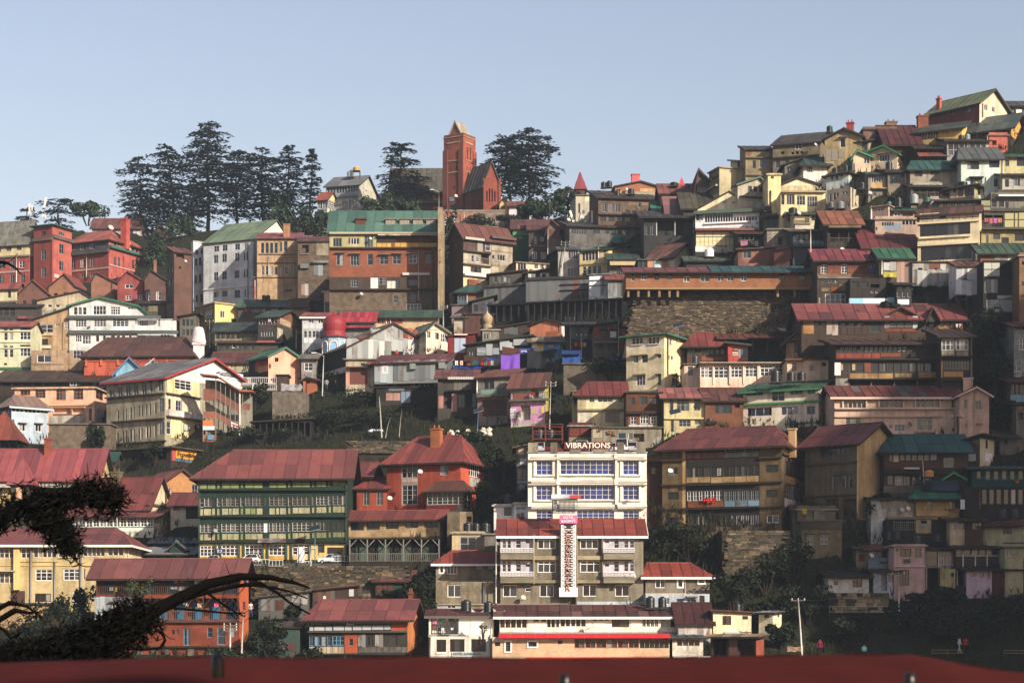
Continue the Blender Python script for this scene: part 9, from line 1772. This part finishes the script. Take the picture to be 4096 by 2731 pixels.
#foreground: limbs of a cedar whose trunk stands left of the picture
def near_cedar():
 Y=24.0;rr=random.Random(9);base=Vector((-9.2,Y+1,-11));t=empty('near_cedar',base);tag(t,"dark cedar limbs reaching into the left of the picture",'tree')
 m=MB();m.tube([(0,0,0),(.1,0,8),(.2,0,16)],.45,.22,n=10);m.obj('trunk',mat('bark','1c1814'),t,True)
 dk=mat('cloth','0b0908');nm=mat('leaf','0a0d08')  # bark and needles coloured near-black to stand in for a backlit silhouette
 def P(px,py,dy=0):return at(px,py,Y+dy)-base
 def limb(pts,r0,r1,start,needles=0,nlen=.16,spread=.25,twigs=8):
  q=[Vector(start)]+[P(*p)for p in pts];pts3=[]
  for a,b in zip(q,q[1:]):
   for k in range(4):pts3.append(a.lerp(b,k/4))
  pts3.append(q[-1]);m=MB();m.tube(pts3,r0,r1,n=6)
  for _ in range(twigs):
   i=rr.randrange(4,len(pts3)-1);d=Vector((rr.uniform(-.5,.9),rr.uniform(-.6,.6),rr.uniform(-.9,.9))).normalized()*rr.uniform(.06,.28);m.tube([pts3[i],pts3[i]+d*.6,pts3[i]+d+Vector((0,0,.03))],max(.006,r1*.6),.004,n=4)
  m.obj('limb',dk,t,True)
  if needles:
   c=MB();n0=4
   for _ in range(needles):
    f=rr.uniform(.12,1)*(len(pts3)-1);i=min(len(pts3)-2,int(f));b=pts3[i].lerp(pts3[i+1],f-i)+Vector((rr.gauss(0,.4),rr.gauss(0,.6),rr.gauss(0,.5)))*spread
    for k in range(7):
     d=Vector((rr.gauss(0,1),rr.gauss(0,1),rr.gauss(.3,1))).normalized()*nlen*rr.uniform(.5,1.1);s_=d.cross(Vector((.3,1,.2))).normalized()*.009
     c.add([b-s_,b+s_,b+d],[(0,1,2)])
   c.obj('foliage',nm,t)
 limb([(-60,2110),(60,2040),(160,2010),(300,1990),(420,1985),(470,2010)],.12,.03,(.1,0,11.6),620,.13,.2,14)
 limb([(150,2015),(210,2070),(240,2130),(270,2150),(295,2190)],.05,.012,P(100,2025),420,.13,.18,10)
 limb([(260,1990),(320,1960),(360,1950),(380,1945)],.03,.01,P(200,2005),60,.1,.1,8)
 limb([(200,2120),(170,2090),(130,2100)],.025,.01,P(215,2080),90,.1,.12,4)
 limb([(100,2640),(250,2600),(420,2540),(560,2470),(700,2400),(830,2335),(960,2305),(1080,2308),(1180,2330),(1240,2350)],.15,.012,(.1,0,10.4),0,.12,.3,30)
 limb([(120,2650),(280,2600),(430,2540),(580,2470)],.22,.09,P(-120,2690),2600,.12,.24,6)
 limb([(700,2405),(820,2370),(930,2345),(1040,2330),(1110,2370),(1160,2410),(1240,2455)],.04,.012,P(620,2430),0,twigs=16)
 limb([(1010,2340),(1100,2350),(1160,2365),(1230,2392)],.025,.01,P(940,2340),0,twigs=8)
 limb([(560,2475),(640,2500),(660,2560),(640,2590),(560,2600),(480,2570)],.03,.01,P(500,2500),0,twigs=10)
 limb([(900,2450),(980,2450)],.02,.008,P(690,2430),0,twigs=6);limb([(870,2400),(930,2440),(980,2465)],.02,.008,P(830,2370),0,twigs=5)
 limb([(60,2440),(110,2450),(160,2448)],.05,.01,(.1,0,9.6),0,twigs=12);limb([(40,2408),(110,2425),(170,2470)],.04,.008,(.1,0,9.8),0,twigs=10)
 limb([(20,2520),(60,2570),(130,2595)],.03,.008,P(-40,2490),0,twigs=6);limb([(20,2600),(40,2630)],.03,.01,P(-40,2560),0,twigs=4);limb([(30,1052),(60,1070),(85,1098)],.025,.008,P(-40,1045),0,twigs=3)
 limb([(150,2650),(330,2640),(480,2640)],.1,.03,P(-60,2680),1300,.12,.2,4)
near_cedar()
def shade_tree(x,y,z,hh,w,seed,lab):  # unseen cedars added behind the camera to shade the foreground
 rr=random.Random(seed);t=empty('added_shade_cedar',(x,y,z));tag(t,lab,'tree')
 m=MB();m.tube([(0,0,0),(.1,.1,hh*.5),(0,0,hh)],.45,.06,n=8);m.obj('trunk',mat('bark','3a3028'),t,True);c=MB()
 for _ in range(5200):
  f=rr.uniform(.22,1);r=w/2*(1.15-f)*rr.random()**.5;a=rr.uniform(0,6.28);p=Vector((r*math.cos(a),r*math.sin(a),round(f*hh/1.3)*1.3+rr.uniform(-.15,.25)));sz=rr.uniform(.4,.9)
  d=Vector((math.cos(a),math.sin(a),rr.uniform(-.3,.2)));s_=Vector((-d.y,d.x,0))*sz*.6;c.add([p-d*sz*.5,p+s_,p+d*sz*.6,p-s_],[(0,1,2,3)])
 c.obj('crown',mat('leaf','2f4030'),t)
shade_tree(8,-7,-10,22,12,61,"unseen cedar added for shade right of the viewpoint, closest to the roof");shade_tree(3,-9,-11,20,11,62,"second unseen cedar added for shade right of the viewpoint, farther back");shade_tree(14,-1,-10,25,13,63,"third unseen cedar added for shade right of the viewpoint, nearer the valley")
#pieces that belong to one building move under it
def absorb(child,parent):
 inv=parent.root.matrix_basis.inverted()@child.root.matrix_basis
 for ch in list(child.root.children):
  ch.parent=parent.root;ch.matrix_basis=inv@ch.matrix_basis
 bpy.data.objects.remove(child.root);HOUSES.remove(child)
for a,b in(("church tower cap","dark red brick church"),("church nave","dark red brick church"),("church transept","dark red brick church"),("exchange stair tower","red telephone"),("fire wall","huge brick tenement"),("white guest house terrace wing","white guest house with a low"),("brown left wing ground","brown left wing of hotel"),("whitewashed block chamfer","big whitewashed"),("sky blue house cross","sky blue gabled"),("powder blue house dormer","powder blue two"),("lodge dormer left","rose red"),("lodge dormer right","rose red"),("lodge verandah","rose red"),("lodge half","rose red"),("kiosk gable","dark green ticket"),("green building attic","long green timber"),("mansion glazed","vermilion mansion"),("mansion bay roof","vermilion mansion"),("carved arcade","tan plaster gallery"),("small dark dormer gable, left","long dark timber row"),("wide middle dormer","long dark timber row"),("narrow pale edged","long dark timber row"),("tall glazed end bay","long rotting timber"),("gabled end wing of the dusty","long dusty pink"),("green gabled attic","ochre stone house"),("domed cream plaster","white house with a domed"),("dark lower storey with a glowing","white house with a domed"),("half timbered pediment","cream church-like"),("tall yellow corner tower","cream church-like"),("green gabled dormer wing","cream house with three"),("small white ribbon window dormer","steep maroon"),("peach stair bay","long peach house"),("teal eaved rear","tall cream tower"),("ochre peeling side bay","cream two storey house with a maroon"),("grey washed storey","pale mint house"),("pale blue ground storey","grey rendered wing"),("bare grey lower storey","grey rendered left"),("white boarded upper floor","white arched hotel"),("salmon tiled storey","long white hotel"),("pink-brown upper storey","pink-brown house wing"),("small pink-brown box","pink-brown house wing"),("black lower storey of the teal","dark teal timber"),("shadowed cellar","white washed side"),("long black tin shed bending along the hill, right","long black tin shed bending along the hill, left"),("plaster lower storey","great gabled shed"),("dark plank sided","orange plastered hut"),("small brick and cream roof room","plain buff")):
 absorb(find(a),find(b))
#haze
def haze():
 m=MB();m.box(-310,330,-80,665,-42,122)
 o=m.obj('haze',[]);t=bpy.data.materials.new('haze');t.use_nodes=True;nt=t.node_tree
 nt.nodes.remove(nt.nodes['Principled BSDF']);pv=nt.nodes.new('ShaderNodeVolumePrincipled')
 pv.inputs['Color'].default_value=(.74,.87,1,1);pv.inputs['Density'].default_value=.00021;pv.inputs['Anisotropy'].default_value=.35
 nt.links.new(pv.outputs[0],nt.nodes['Material Output'].inputs['Volume'])
 o.data.materials.append(t);tag(o,kind='stuff')
haze()
